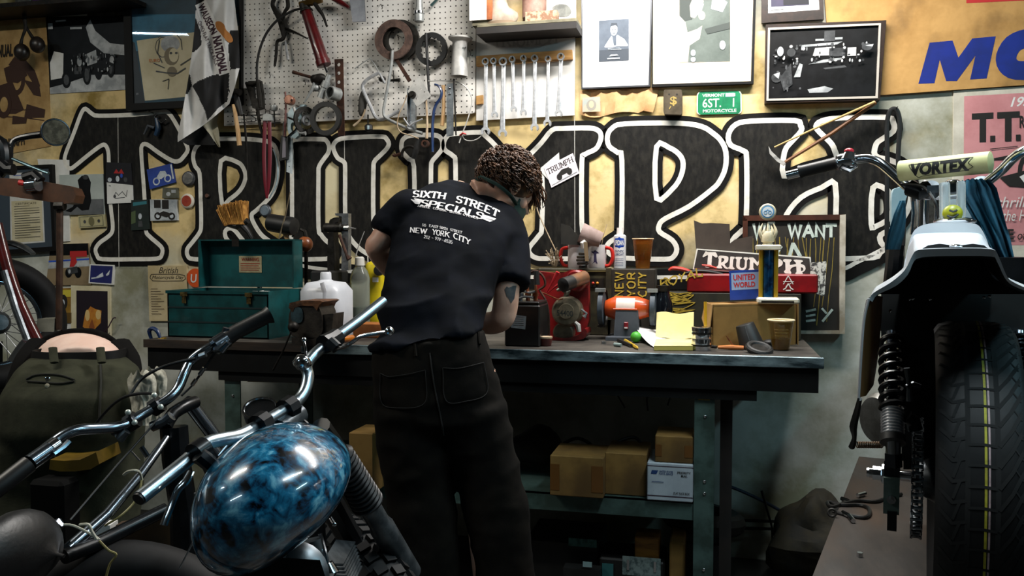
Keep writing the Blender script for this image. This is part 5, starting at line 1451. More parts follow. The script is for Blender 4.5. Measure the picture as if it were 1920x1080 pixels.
for cx_,sgn_,lb_ in((xa+hw2,-1,'white mug with a red handle towards the standing person'),(xb-hw2,1,'white mug with a red handle towards the white bottle')):
 c=V((cx_,Yr+.05,TZ))
 g=thing('mug',lb_,'mug',c,'mugs on the old radio')
 MB(m_mug).lathe(c,(0,0,1),[(0,hw2*.94),(.004,hw2),(ht,hw2),(ht,hw2*.9),(.01,hw2*.86)],28).build('cup',None,g)
 MB(m_mugr).tube([c+V((sgn_*hw2*.96,-.012,ht*.88)),c+V((sgn_*(hw2+.022),-.016,ht*.8)),c+V((sgn_*(hw2+.028),-.016,ht*.45)),c+V((sgn_*(hw2+.016),-.014,ht*.15)),c+V((sgn_*hw2*.96,-.012,ht*.1))],.0075,10,True,4).build('handle',None,g)
 mb=MB(M('mug_print','#2a2440',None,rough=.5))
 if sgn_>0:
  for dx in(-1,0,1):
   pass
  zz=c.z+ht*.5
  yy=c.y-hw2-.0006
  mb.add([V((cx_-.018,yy+.004,zz+.02)),V((cx_+.0,yy,zz+.026)),V((cx_+.016,yy+.003,zz+.014)),V((cx_+.004,yy,zz+.012)),V((cx_+.006,yy,zz-.02)),V((cx_+.01,yy,zz-.028)),V((cx_-.012,yy+.002,zz-.028)),V((cx_-.006,yy,zz-.02)),V((cx_-.006,yy,zz+.01))],[list(range(9))])
  mb.build('print',None,g)
p=W(1092,502,Yr-.03)
g=thing('grenade_lighter','dark segmented grenade shaped ornament standing in front of the mugs','ornament',V((p.x,Yr-.0,TZ)))
c=V((p.x,Yr-.022+.0,TZ))
m_gren=M('grenade_iron','#3a342a','#211d16',20,.5,metal=.4)
mb=MB(m_gren)
for k in range(5):
 z_=.008+k*.013
 rr_=.027*math.sin(PI*(k+1.4)/7.0)
 mb.lathe(c+V((0,0,z_-.006)),(0,0,1),[(0,rr_*.86),(.002,rr_),(.009,rr_),(.011,rr_*.86)],16)
mb.build('body',None,g)
tpx(MB(m_palem),[(1094,466),(1093,456),(1098,452)],[4,6,4],Yr-.022).build('fuse_cap',None,g)
ppx(MB(M('lever_tan','#8a765a',None,rough=.5,metal=.4)),[(1094,454),(1101,454),(1104,490),(1097,490)],Yr-.052,.003).build('spoon_lever',None,g)
p0,p1=W(1089,437,Yr+.02),W(1127,451,Yr+.03)
g=thing('paper_cup','grey pink paper cup with green lining lying on the mugs','cup',(p0+p1)/2)
ax=(p1-p0)
MB(M('cup_pink','#9a8580','#857069',16,.7)).lathe(p0,ax,[(0,.044),(ax.length,.033),(ax.length,.0)],26,caps=False).build('cup',None,g)
MB(M('cup_green','#2f7a58','#3f9a70',10,.5)).lathe(p0+ax*.02,ax,[(0,.0425),(ax.length*.9,.032),(ax.length*.9,0)],26,caps=False).build('lining',None,g)
ppx(MB(M('dark_card','#15140f','#201d16',14,.8)),[(1052,458),(1090,460),(1094,448),(1082,440),(1068,424),(1052,419)],Yr-.0,.003).build('dark_card',None,None,label='dark creased card propped behind the mugs',cat='card')
rod('grass_stalk',[(1128,459),(1132,440),(1138,420)],[.7,.6,.5],Yr+.05,m_tan,'thin dry stalk standing right of the lying cup','stalk',group=None)
mb=MB(M('dry_flower','#a8957a','#7c6a50',60,.85))
random.seed(5)
cc=W(1040,500,Yr+.03)
for i in range(46):
 t=V((random.uniform(-.03,.025),random.uniform(-.02,.02),random.uniform(.02,.075)))
 mb.tube([cc+V((t.x*.3,t.y*.3,0)),cc+t*.6,cc+t+V((random.uniform(-.012,.012),0,random.uniform(-.02,.01)))],[.001,.0012,.002],4)
mb.build('dried_flowers',None,None,label='small dry flower bunch on the radio left of the mugs',cat='flowers')
pa,pb=W(1149,503,Yr+.02),W(1172,503,Yr+.02)
c=V(((pa.x+pb.x)/2,Yr+.05,TZ))
r=(pb.x-pa.x)/2*1.02
g=thing('lube_bottle','white plastic bottle with a blue oval label on the shelf of mugs','bottle',c)
zt1,zt2=ZA(c,440)-TZ,ZA(c,427)-TZ
MB(M('bottle_white','#e4e4e6',None,rough=.35)).lathe(c,(0,0,1),[(0,r*.95),(.004,r),(zt1-.006,r),(zt1,r*.75)],26).build('body',None,g)
MB(M('cap_white','#e6e0dc',None,rough=.4)).lathe(c+V((0,0,zt1)),(0,0,1),[(0,r*.56),(zt2-zt1,r*.5)],18).build('cap',None,g)
def curved_label(mat,cx,cy,z,rr,w,h,parent,name,round_=True,n=14):
 mb=MB(mat)
 rows=[]
 for j in range(9):
  v=-1+2*j/8
  ww=w*(math.sqrt(max(0,1-abs(v)**4))if round_ else 1)
  rows.append([V((cx+rr*math.sin((-1+2*i/n)*ww/rr),cy-rr*math.cos((-1+2*i/n)*ww/rr),z+v*h))for i in range(n+1)])
 return mb.sheet(rows).build(name,None,parent)
curved_label(M('label_blue','#173f9a',None,rough=.4),c.x,c.y,TZ+zt1*.76,r*1.01,r*.9,zt1*.17,g,'label')
mb=MB(wpap)
vs,fs=txt('SPIDAN',.03)
mb.add([V((c.x+r*1.03*math.sin((u-.5)*1.5),c.y-r*1.03*math.cos((u-.5)*1.5),TZ+zt1*(.68+.16*v)))for u,v in vs],fs)
mb.build('brand_text',None,g)
mb=MB(M('label_navy','#2c3c6a',None,rough=.5))
for sx_,z0_,z1_ in(('SYNTHETIC',.47,.54),('LUBRICANT',.38,.45)):
 vs,fs=txt(sx_,.01)
 mb.add([V((c.x+r*1.02*math.sin((u-.5)*1.5),c.y-r*1.02*math.cos((u-.5)*1.5),TZ+zt1*(z0_+(z1_-z0_)*v)))for u,v in vs],fs)
for k in range(5):
 zz=TZ+zt1*(.08+.05*k)
 mb.add([V((c.x+r*1.02*math.sin(s_),c.y-r*1.02*math.cos(s_),zz+dz))for dz in(0,.0016)for s_ in(-.7,-.35,0,.35,.7)],[(0,1,6,5),(1,2,7,6),(2,3,8,7),(3,4,9,8)])
mb.build('small_print',None,g)
pa,pb=W(1184,447,Yr+.02),W(1224,447,Yr+.02)
c=V(((pa.x+pb.x)/2,Yr+.06,TZ))
r=(pb.x-pa.x)/2
hc=ZA(c,448)-TZ
g=thing('amber_cup','amber plastic cup standing right of the white bottle','cup',c)
m_amb=M('amber_plastic','#a86a2a',None,rough=.15,trans=.6,ior=1.3)
MB(m_amb).lathe(c,(0,0,1),[(0,r*.66),(hc*.3,r*.72),(hc*.32,r*.76),(hc,r),(hc,r*.95),(hc*.3,r*.68),(.004,r*.62)],30).build('cup',None,g)
MB(M('amber_liquid','#7a4a18','#5c3510',6,.4)).lathe(c+V((0,0,hc*.32)),(0,0,1),[(0,r*.7),(hc*.5,r*.86),(hc*.5,0)],26).build('drink',None,g)
MB(M('cup_rim','#c9b08a',None,rough=.3)).torus(c+V((0,0,hc)),(0,0,1),r*.98,.003,32,6).build('rim',None,g)
a,b=W(1144,503,Yr),W(1226,503,Yr)
crate=thing('lettered_crate','dark crate with yellow hand painted NEW YORK turned sideways','crate',((a.x+b.x)/2,Yr+.1,BZ))
MB(M('crate_dark','#2c2416','#1c160c',10,.7,bump=.2)).bx(a.x,b.x+.004,Yr,Yr+.14,BZ,TZ-.001,.003).build('crate',None,crate)
mb=MB(M('yellow_paint','#c3a63c','#a88c2c',30,.6))
def hand(mb,sx,fn,wd=.004,gap=.2):
 """hand-painted strokes of a word mapped by fn(u along, v across)"""
 x=0
 tot=sum(GL[ch][1]+gap for ch in sx)-gap
 for ch in sx:
  st,w_=GL[ch]
  for pl in st:
   pts=[fn((x+p[0])/tot,p[1])for p in pl]
   mb.strip(pts,wd,(0,.0012,0))
  x+=w_+gap
 return mb
for k,(sx_,u0,u1)in enumerate((('NEW',1153,1168),('YOR',1176,1191),('CITY',1197,1212))):
 hand(mb,sx_,lambda u,v,u0=u0,u1=u1:W(u0+(u1-u0)*(1-v)+random.uniform(-.6,.6),556-45*u+random.uniform(-.8,.8),Yr-.0018),.0055)
mb.build('painted_letters',None,crate)
x0,x1,yf,z0,z1=slot(1150,597,1198,640,BZ)
gr=thing('bench_grinder','orange bench grinder with a grey foot and two black wheels','grinder',((x0+x1)/2,yf+.06,BZ))
m_or=M('orange_enamel','#cf4f12','#b8420c',9,.35,coat=.4)
m_gf=M('grinder_grey','#4a4e55','#3d4147',10,.45)
MB(m_gf).loft([[V((x,y,z))for x,y in((xa_,ya_),(xb_,ya_),(xb_,yb_),(xa_,yb_))]for xa_,xb_,ya_,yb_,z in((x0-.03,x1+.03,yf,yf+.15,BZ),(x0-.03,x1+.03,yf,yf+.15,BZ+.014),(x0,x1,yf+.01,yf+.13,BZ+.018),(x0+.006,x1-.006,yf+.02,yf+.12,z1+.03))]).build('foot',None,gr)
cz=ZA(V(((x0+x1)/2,yf+.07,0)),578)
cy=yf+.07
xa,xb=W(1134,578,cy).x,W(1219,578,cy).x
xm0,xm1=xa+(xb-xa)*.24,xa+(xb-xa)*.72
MB(m_or).lathe((xa,cy,cz),(1,0,0),[(0,.024),(.003,.03),(xm0-xa,.047),(xm1-xa,.047),(xb-xa-.003,.032),(xb-xa,.024)],30).build('motor',None,gr)
mb=MB(M('spec_label','#ddcfc4','#cfc0b6',14,.5))
rows=[[V((xm0+.006+(xm1-xm0-.012)*i/6,cy-.0476*math.cos(t),cz+.0476*math.sin(t)))for i in range(7)]for t in[(.05+1.0*j/8)for j in range(9)]]
mb.sheet(rows).build('spec_plate',None,gr)
MB(m_or).bx(xm0-.004,xm1+.004,cy-.052,cy-.044,cz-.004,cz+.002,.001).build('seam_bar',None,gr)
a,b=W(1170,617,yf+.012),W(1178,604,yf+.012)
MB(M('switch_red','#7a1420',None,rough=.4)).bx(a.x,b.x,yf+.005,yf+.02,a.z,b.z,.002).build('switch',None,gr)
MB(wpap).bx(a.x+.002,b.x-.002,yf+.0035,yf+.006,a.z+.003,a.z+.008).build('switch_mark',None,gr)
m_wheel=M('wheel_grey','#3f4a55','#2e3740',30,.6)
for xw,s_ in((xa-.012,-1),(xb+.012,1)):
 MB(m_wheel).lathe((xw-.011,cy,cz),(1,0,0),[(0,.06),(.002,.066),(.02,.066),(.022,.06)],32).build('grinding_wheel',None,gr)
 mb=MB(m_rub)
 pts=[V((xw,cy+.072*math.sin(t),cz+.072*math.cos(t)))for t in[math.radians(a_)for a_ in range(-20,200,15)]]
 mb.tube(pts,.017,8,flat=.3)
 mb.build('wheel_guard',None,gr)
 MB(m_gal).bx(xw-.02,xw+.018,cy-.045,cy-.02,cz+.064,cz+.078).build('spark_shield',None,gr)
 MB(m_rub).cyl((xa if s_<0 else xb,cy,cz),(xw,cy,cz),.016,.016,12).build('axle',None,gr)
def nut(px_,py_,r_,mat,label,cat='nut'):
 p=G(px_,py_,BZ)
 MB(mat).lathe(p,(0,0,1),[(0,r_),(r_*1.1,r_),(r_*1.1,r_*.5),(.001,r_*.5)],6).build('hex_nut',None,None,label=label,cat=cat,angle=20)
nut(1132,645,.009,m_stl,'bright hex nut on the bench in front of the grinder')
nut(1100,638,.008,m_iron,'dark hex nut on the bench left of the bright nut')
p=G(1158,650,BZ)
MB(M('grey_plug','#7d8c88',None,rough=.4)).tube([p+V((-.012,0,.008)),p+V((.014,-.01,.007))],.007,10).build('cable_plug',None,None,label='small grey plug lying left of the yellow pencil stub',cat='plug')
p=G(1192,643,BZ)
MB(M('green_ball','#3f9a2a','#4fae36',10,.5)).ball(p+V((0,.01,.021)),.021,20,14).build('ball',None,None,label='bright green ball on the bench before the grinder',cat='ball')
q0,q1=G(1172,641,BZ),G(1194,655,BZ)
MB(M('pencil_ochre','#b5942a',None,rough=.4)).tube([q0+V((0,0,.006)),q1+V((0,0,.006)),q1+(q1-q0)*.1+V((0,0,.006))],[.006,.006,.001],6).build('pencil_stub',None,None,label='short ochre pencil beside the green ball',cat='pencil')
q0,q1=G(1160,642,BZ),G(1184,652,BZ)
MB(m_rub).tube([q0+V((0,0,.008)),q1+V((0,0,.008))],[.008,.005],8).build('marker_pen',None,None,label='black marker lying under the ochre pencil',cat='pen')
sheet_q=[G(1232,655,BZ),G(1292,652,BZ),G(1262,638,BZ),G(1190,638,BZ)]
zz=[.004,.004,.02,.03]
rows=[]
for j in range(9):
 v=j/8
 row=[]
 for i in range(9):
  u=i/8
  p=(sheet_q[0]*(1-u)+sheet_q[1]*u)*(1-v)+(sheet_q[3]*(1-u)+sheet_q[2]*u)*v
  row.append(V((p.x,p.y,BZ+.003+.052*v*v*(1-.4*u))))
 rows.append(row)
MB(M('sheet_white','#e6e4e2',None,rough=.7)).sheet(rows).build('paper_sheet',None,None,label='curling white sheet sticking out under the yellow note pad',cat='paper')
m_pad=M('pad_yellow','#e0d294','#d2c384',8,.7)
g=thing('note_pad','yellow note pad with a lifted top page, at the front of the bench','note pad',G(1265,650,BZ))
pq=[G(1226,658,BZ),G(1299,658,BZ),G(1301,640,BZ),G(1231,640,BZ)]
mb=MB(M('pad_edge','#c9b65a',None,rough=.7))
mb.prism([V((p.x,p.y,BZ+.016))for p in pq],(0,0,-.014))
mb.build('block',None,g)
pt=[V((p.x,p.y,BZ+.0165))for p in pq]
MB(m_pad).prism([p+V((0,0,.001))for p in pt],(0,0,-.001)).build('top_page',None,g)
rows=[]
for j in range(7):
 v=j/6
 rows.append([V((pt[3].x+(pt[2].x-pt[3].x)*i/8,pt[3].y-.06*(1-v)+.0,BZ+.018+.092*(v**1.3)+.004*math.sin(i)))for i in range(9)])
MB(m_pad).sheet(rows).build('lifted_page',None,g)
x0,x1,yf,z0,z1=slot(1296,637,1334,659,BZ)
r=(x1-x0)/2
c=V(((x0+x1)/2,yf+r+.004,BZ))
for k in range(2):
 g=thing('flat_tin',['lower of two stacked silver tins beside the note pad','upper of two stacked silver tins beside the note pad'][k],'tin',c+V((0,0,.0405*k)),'stacked tins')
 MB(m_chr).lathe(c+V((0,0,.0405*k)),(0,0,1),[(0,r*.96),(.003,r),(.026,r),(.0265,r*1.03),(.039,r*1.03),(.04,r*.98)],34).build('body',None,g)
 MB(m_iron).lathe(c+V((0,0,.0405*k+.0155)),(0,0,1),[(0,r*1.003),(.006,r*1.003)],34,caps=False).build('band',None,g)
p=V((c.x+.012,c.y-r*.2,BZ+.081))
MB(M('pencil_yellow','#c9971c',None,rough=.4)).tube([p+V((0,.04,0)),p+V((-.001,.045,.085))],.0055,6).build('pencil',None,None,label='yellow pencil standing against the cardboard box behind the tins',cat='pencil')
m_card=M('cardboard','#9a7238','#83602c',7,.75,c3='#5e4420',sc3=5,lo3=.58,hi3=.75)
m_cardi=M('cardboard_inside','#a88452','#8c6b3e',8,.8)
fl_,fr_=G(1336,652,BZ),G(1492,646,BZ)
bl_=G(1315,640,BZ)
ex=(fr_-fl_)
ey=(bl_-fl_)*.62
bl_=fl_+ey
hb=ZA(fl_,571)-BZ
bx_o=thing('cardboard_box','open tan cardboard box carrying the trophy, at the right end of the bench','box',V((fl_.x+.12,fl_.y+.08,BZ)))
up=V((0,0,hb))
mb=MB(m_card)
n1=ey.normalized()*.004
mb.prism([fl_,fr_,fr_+up,fl_+up],n1)
mb.prism([bl_+up,fl_+up,fl_,bl_],ex.normalized()*.004)
mb.prism([fr_,fr_+ey,fr_+ey+up,fr_+up],-ex.normalized()*.004)
mb.m(m_cardi).prism([bl_,bl_+ex,bl_+ex+up,bl_+up],-n1)
mb.build('carton',None,bx_o)
MB(m_cardi).prism([fl_+up*.97,fr_+up*.97,fr_+up*.97+ey,bl_+up*.97],(0,0,-.004)).build('inner_flap',None,bx_o)
MB(m_cardi).prism([fl_+up,bl_+up,bl_+up-ex.normalized()*.0+V((-.012,.02,-.06)),fl_+V((-.012,-.01,hb*.2))],(-.003,0,0)).build('side_flap',None,bx_o)
MB(m_card).prism([fr_+V((.006,.0,0)),fr_+ey*.6+V((.02,0,0)),fr_+ey*.6+up+V((.014,0,0)),fr_+up+V((.004,0,0))],(.004,0,0)).build('end_flap',None,bx_o)
BT=BZ+hb
ct=W(1458,565,(fl_.y+fr_.y)/2+.03)
ct=V((ct.x,ct.y,BT))
tro=thing('trophy','racing trophy with blue column, gold posts and a white disc on top','trophy',ct)
m_marb=M('white_marble','#d9d3c4','#c4bda8',16,.3,coat=.2)
m_gold=M('gold_plate','#c9a02c',None,rough=.3,metal=.5)
m_sap=M('blue_foil','#1c5a8c','#0d2f54',24,.2,metal=.6,lo=.45,hi=.6,coat=.5)
Yt=ct.y-.03
k=dep(ct)/F
MB(m_marb).bx(ct.x-38*k,ct.x+38*k,ct.y-.03,ct.y+.05,BT,BT+.022,.006).build('base',None,tro)
MB(m_dk).bx(ct.x-30*k,ct.x+28*k,ct.y-.032,ct.y-.026,BT+.003,BT+.011).build('name_plate',None,tro)
def tz(py_):
 return ZA(ct,py_)
xl_=W(1441,500,ct.y).x
zb_,zt_=BT+.022,tz(469)
for dx in(-13.5,13.5):
 MB(m_gold).cyl((xl_+dx*k,ct.y+.005,zb_),(xl_+dx*k,ct.y+.005,zt_),4.2*k,4.2*k,14).build('gold_post',None,tro)
MB(m_sap).lathe((xl_+0*k,ct.y+.012,zb_),(0,0,1),[(0,10*k),(zt_-zb_,10*k)],18).build('blue_column',None,tro)
MB(m_marb).bx(xl_-24*k,xl_+22*k,ct.y-.03,ct.y+.045,zt_,tz(459),.004).build('top_plate',None,tro)
m_ivory=M('ivory_plastic','#d6ccb0','#b8ac8c',20,.35)
z5=tz(459)
MB(m_ivory).lathe((xl_-2*k,ct.y+.005,z5),(0,0,1),[(0,10*k),(4*k,8*k),(6*k,12*k),(16*k,13*k),(24*k,10*k),(26*k,4*k)],18).build('cup_stem',None,tro)
for a_,h_ in((-12,40),(-6,34),(0,42),(7,36),(12,40)):
 MB(m_ivory).tube([V((xl_+(a_*.7-2)*k,ct.y,z5+10*k)),V((xl_+(a_*1.2-2)*k,ct.y-.004,z5+24*k)),V((xl_+(a_*.8-2)*k,ct.y,z5+h_*k))],[4*k,3.4*k,.8*k],8,True,4).build('flame',None,tro)
pc=V((xl_-3*k,ct.y-.004,tz(397)))
MB(m_ivory).lathe(pc+V((0,.012,0)),(0,-1,0),[(0,15.5*k),(.01,15.5*k),(.013,13.5*k)],30).build('disc',None,tro)
mb=MB(M('disc_blue','#5f97c4',None,rough=.4)).lathe(pc+V((0,-.0012,0)),(0,-1,0),[(0,12*k),(.0006,12*k)],26)
mb.m(M('disc_white','#e2e8ea',None,rough=.5)).lathe(pc+V((0,-.002,0)),(0,-1,0),[(0,9.5*k),(.0006,9.5*k)],26)
mb.m(M('disc_blue','#5f97c4'))
for dx in(-4,4):
 mb.ring(pc+V((dx*k,-.0028,-1*k)),(0,-1,0),2.4*k,3.4*k,.0006,16)
mb.strip([pc+V((-4*k,-.003,1*k)),pc+V((0,-.003,4*k)),pc+V((4*k,-.003,1*k))],1.4*k,(0,.0005,0))
mb.build('disc_emblem',None,tro)
Yc=ct.y+.04
q=[(1369,563),(1428,560),(1428,505),(1367,508)]
mb=ppx(MB(M('card_blue','#1a3f9c','#14327e',12,.45)),q,Yc,.012)
draw(mb,q,Yc,[(M('card_pale','#8ea6cc',None,rough=.5),rc(.06,.34,1,.92)),('T','UNITED',.12,.66,.8,.86,redp,.03),('T','WORLD',.12,.42,.8,.6,redp,.03)])
o=mb.build('blue_box',None,None,label='blue printed carton with red letters standing behind the trophy',cat='box')
Yk=-.2
k0,k1=W(1288,548,Yk),W(1534,548,Yk)
zA_,zB_=k0.z,W(1400,514,Yk).z
g=thing('red_case','long flat red metal case lying behind the trophy','case',((k0.x+k1.x)/2,Yk+.05,zA_))
MB(M('case_red','#8c0f16','#6c0a10',10,.35,coat=.3)).bx(k0.x,k1.x,Yk,Yk+.12,zA_,zB_,.006).build('case',None,g)
mb=MB(wpap)
q=[(1466,546),(1490,546),(1490,517),(1466,517)]
draw(mb,q,Yk,[('L',[(.5,1),(.12,.45)],.003,wpap),('L',[(.5,1),(.88,.45)],.003,wpap),('L',[(.1,.62),(.9,.62),(.3,.3)],.003,wpap),('L',[(.5,.5),(.3,.2),(.1,.1)],.004,wpap),('L',[(.5,.5),(.7,.2),(.9,.1)],.004,wpap),('L',[(.3,.05),(.7,.05)],.005,wpap)])
mb.build('emblem',None,g)
sup0,sup1=W(1236,600,Yk),W(1500,600,Yk)
yellow_c=thing('scrawled_crate','dark green crate with yellow scrawled paint under the red case','crate',((k0.x+k1.x)/2,Yk+.05,BZ))
c0,c1=W(1230,600,Yk),W(1502,600,Yk)
MB(M('crate_olive','#17160a','#2c2810',9,.7,bump=.2,lo=.45,hi=.7)).bx(c0.x,c1.x,Yk-.0,Yk+.13,BZ,zA_-.001,.003).build('crate',None,yellow_c)
mb=MB(M('yellow_paint','#c3a63c'))
hand(mb,'ROYAL',lambda u,v:W(1238+80*u+random.uniform(-1.5,1.5),540-15*v-24*u+random.uniform(-1.5,1.5),Yk-.002),.0055,.05)
mb.build('scrawl',None,yellow_c)
mb=MB(MATS['yellow_paint'])
mb.strip(wp(smooth2([(1240+(k_*37)%66+random.uniform(-4,4),548+k_*1.6+random.uniform(-7,7))for k_ in range(26)],5,False),Yk-.002),.003,(0,.0012,0))
mb.build('scrawl',None,yellow_c)
g=thing('hand_shears','shears with a red and a black grip lying on the red case','shears',W(1300,512,Yk-.02))
zz=zB_+.012
tpx(MB(M('grip_red','#b53226',None,rough=.4)),[(1254,507),(1262,503),(1280,505),(1296,510)],[4,7,7,5],Yk+.03,10,3,.6).build('red_grip',None,g)
tpx(MB(m_rub),[(1286,512),(1306,508),(1330,509),(1356,514)],[4,6,6,3],Yk+.02,10,3,.6).build('black_grip',None,g)
tpx(MB(M('grip_red','#b53226')),[(1316,497),(1330,499),(1344,503)],[3,4.5,3],Yk+.03,10,2,.6).build('red_catch',None,g)
Yl=-.09
m_slate=M('slate_plate','#3b3835','#2e2b29',14,.55)
g=thing('name_plate_sign','dark metal plate with white raised lettering leaning behind the trophy','sign',W(1410,515,Yl))
q=[(1299,505),(1523,520),(1520,482),(1306,466)]
ppx(MB(m_white),q,Yl,.008).build('border',None,g)
ppx(MB(m_slate),inset(q,2.4),Yl-.003,.006).build('plate',None,g)
def logo(mb,fn,off):
 """the seven letters, placed by fn(u, v)"""
 for nm_,(ol,hs)in LET.items():
  mb.prism([fn((x-120)/1590.0,(490-y)/290.0)for x,y in ol],off,[[fn((x-120)/1590.0,(490-y)/290.0)for x,y in h]for h in hs])
 return mb
logo(MB(m_white),lambda u,v:W(*bil([(1314,501),(1512,516),(1509,486),(1319,470)],u,v),Yl-.0045),(0,.002,0)).build('lettering',None,g)
ppx(MB(M('grey_cardboard','#3f362e','#332b24',8,.85)),[(1305,468),(1411,474),(1412,442),(1378,449),(1369,456),(1368,420),(1333,418),(1316,419),(1301,413)],Yl+.012,.004).build('torn_card',None,None,label='torn dark grey card standing behind the lettered metal plate',cat='card')
Yw=-.05
q=[(1393,626),(1584,626),(1586,402),(1393,404)]
g=thing('protest_board','dark framed board hand painted WE WANT with yellow drips, leaning on the wall','board',W(1490,626,Yw))
ppx(MB(M('board_black','#181511','#24201a',12,.6)),inset(q,3),Yw+.01,.02).build('panel',None,g)
ppx(MB(M('frame_mahogany','#4a2414','#34180c',12,.5)),[(1393,414),(1586,412),(1586,402),(1393,404)],Yw,.035).build('top_rail',None,g)
ppx(MB(M('frame_mahogany','#4a2414')),[(1393,626),(1402,626),(1402,404),(1393,404)],Yw,.035).build('side_rail',None,g)
ppx(MB(M('rail_pale','#bdb6a6','#8f8470',10,.7)),[(1574,626),(1584,626),(1586,402),(1575,403)],Yw-.002,.035).build('pale_rail',None,g)
ppx(MB(M('rail_pale','#bdb6a6')),[(1393,626),(1584,626),(1584,620),(1393,620)],Yw,.035).build('bottom_rail',None,g)
mb=MB(M('board_white','#c9d4cc','#aab8ae',40,.7))
rj=lambda:random.uniform(-.8,.8)
hand(mb,'WE',lambda u,v:W(1413+42*u+rj(),446-27*v+rj(),Yw+.0085),.011,.15)
mb.build('painted_word',None,g)
mb=MB(MATS['board_white'])
hand(mb,'WANT',lambda u,v:W(1479+88*u+rj(),444-24*v+2*u+rj(),Yw+.0085),.0115,.16)
mb.build('painted_word',None,g)
mb=MB(MATS['board_white'])
mb.prism(wp([(1477,480),(1484,455),(1490,455),(1504,480),(1496,480),(1488,466),(1484,480)],Yw+.0085),(0,.001,0))
hand(mb,'Y',lambda u,v:W(1452+14*u+rj(),482-20*v,Yw+.0085),.008)
mb.build('painted_word',None,g)
mb=MB(MATS['board_white'])
hand(mb,'MON',lambda u,v:W(1404+88*u+rj(),604-24*v,Yw+.0085),.009)
mb.build('painted_word',None,g)
mb=MB(MATS['board_white'])
for x_,d_ in((0,0),):
 mb.strip(wp([(1511,584),(1530,580)],Yw+.0085),.009,(0,.001,0)).strip(wp([(1511,593),(1529,590)],Yw+.0085),.008,(0,.001,0)).strip(wp([(1511,602),(1529,600)],Yw+.0085),.009,(0,.001,0))
mb.build('painted_word',None,g)
mb=MB(MATS['board_white'])
mb.strip(wp([(1541,578),(1550,588)],Yw+.0085),.008,(0,.001,0)).strip(wp([(1561,580),(1542,603)],Yw+.0085),.009,(0,.001,0))
mb.build('painted_word',None,g)
mb=MB(M('drip_yellow','#8f7c34','#6f5f26',30,.6))
random.seed(11)
for i in range(19):
 x_=1412+i*8.4+random.uniform(-2,2)
 y0_=446+random.uniform(-2,3)
 y1_=y0_+random.uniform(35,75)+(90 if i>14 else 0)
 sl=random.uniform(-6,10)if i<15 else-14
 mb.strip(wp([(x_,y0_),(x_+sl*.3+random.uniform(-1,1),y0_+(y1_-y0_)*.4),(x_+sl*.7+random.uniform(-1,1),y0_+(y1_-y0_)*.7),(x_+sl,y1_)],Yw+.0088),random.uniform(.0022,.0042),(0,.0008,0))
mb.build('paint_drips',None,g)
mb=MB(M('newsprint','#c9c9c0','#3a3a38',60,.8,lo=.48,hi=.56))
q=[(1518,546),(1546,556),(1550,490),(1520,492)]
ppx(mb,q,Yw-.06,.002)
mb.build('torn_paper',None,None,label='torn black and white printed paper right of the lettered plate',cat='paper')
x0,x1,yf,z0,z1=slot(1222,556,1260,639,BZ)
c=V(((x0+x1)/2,yf+.05,BZ))
r=(x1-x0)/2
g=thing('dark_jar','big dark glass jar between the grinder and the note pad','jar',c)
MB(M('dark_glass','#0d0f14',None,rough=.12,coat=.5)).lathe(c,(0,0,1),[(0,r*.95),(.006,r),(z1-BZ-.03,r),(z1-BZ,r*.7),(z1-BZ+.02,r*.62)],28).build('body',None,g)
MB(m_dk).lathe(c+V((0,0,z1-BZ+.018)),(0,0,1),[(0,r*.68),(.022,r*.68)],22).build('lid',None,g)
p=G(1253,630,BZ)
MB(m_tan).lathe(p,(0,0,1),[(0,.012),(.035,.012),(.04,.008)],14).build('cork_bottle',None,None,label='tiny tan vial in front of the dark jar',cat='vial')
rod('bent_metal',[(1262,612),(1275,604),(1292,600),(1300,618)],[3,4,4,3],G(1280,634,BZ).y+.02,m_gal,'grey bent metal part behind the note pad','part',2,group=None)
x0,x1,yf,z0,z1=slot(1440,600,1490,658,BZ)
r=(x1-x0)/2
c=V(((x0+x1)/2,yf+r*.7,BZ))
hc=ZA(c,600)-BZ
g=thing('plastic_tumbler','clear plastic tumbler with pale drink at the right end of the bench','tumbler',c)
MB(glass_thin('tumbler_plastic','#e8dcc0',.05,.08)).lathe(c,(0,0,1),[(0,r*.62),(.002,r*.66),(hc,r)],32,caps=False).build('tumbler',None,g)
MB(M('pale_drink','#a8873c','#8a6c2c',8,.2,trans=.5,ior=1.33)).lathe(c+V((0,0,.003)),(0,0,1),[(0,r*.6),(hc*.36,r*.76),(hc*.36,0)],28).build('drink',None,g)
MB(M('rim_pale','#d9c8a6',None,rough=.3)).torus(c+V((0,0,hc)),(0,0,1),r,.003,36,6).build('rim',None,g)
MB(M('foam','#d8c49a','#c9b384',20,.6)).lathe(c+V((0,0,hc*.93)),(0,0,1),[(0,r*.95),(.004,r*.96),(.004,0)],30).build('lid_film',None,g)
mb=MB(M('label_etch','#7a5c24',None,rough=.6))
for k_ in range(3):
 zz=c.z+hc*(.5+.1*k_)
 rr_=r*(.66+.34*(.5+.1*k_))+.001
 mb.tube([V((c.x+rr_*math.sin(t),c.y-rr_*math.cos(t),zz))for t in[-.6+1.2*i/8 for i in range(9)]],.0015,5)
mb.build('etched_lines',None,g)
p0,p1=W(1412,655,yf+.03),W(1396,608,yf+.03)
ax=p1-p0
g=thing('black_cup','black plastic cup tilted against the cardboard box','cup',V((p0.x,p0.y,BZ)))
MB(m_rub).lathe(p0,ax,[(0,.044),(ax.length*.97,.032),(ax.length,.03),(ax.length,0)],26,sx=1,sy=1).build('cup',None,g)
MB(m_stl).tube([p0+V((-.006,-.043,.008)),p1+V((0,-.032,-.006))],.0016,5).build('seam_stripe',None,g)
q0=G(1418,662,BZ)
g=thing('lens_cap','black ringed cap lying in front of the tilted cup','cap',q0)
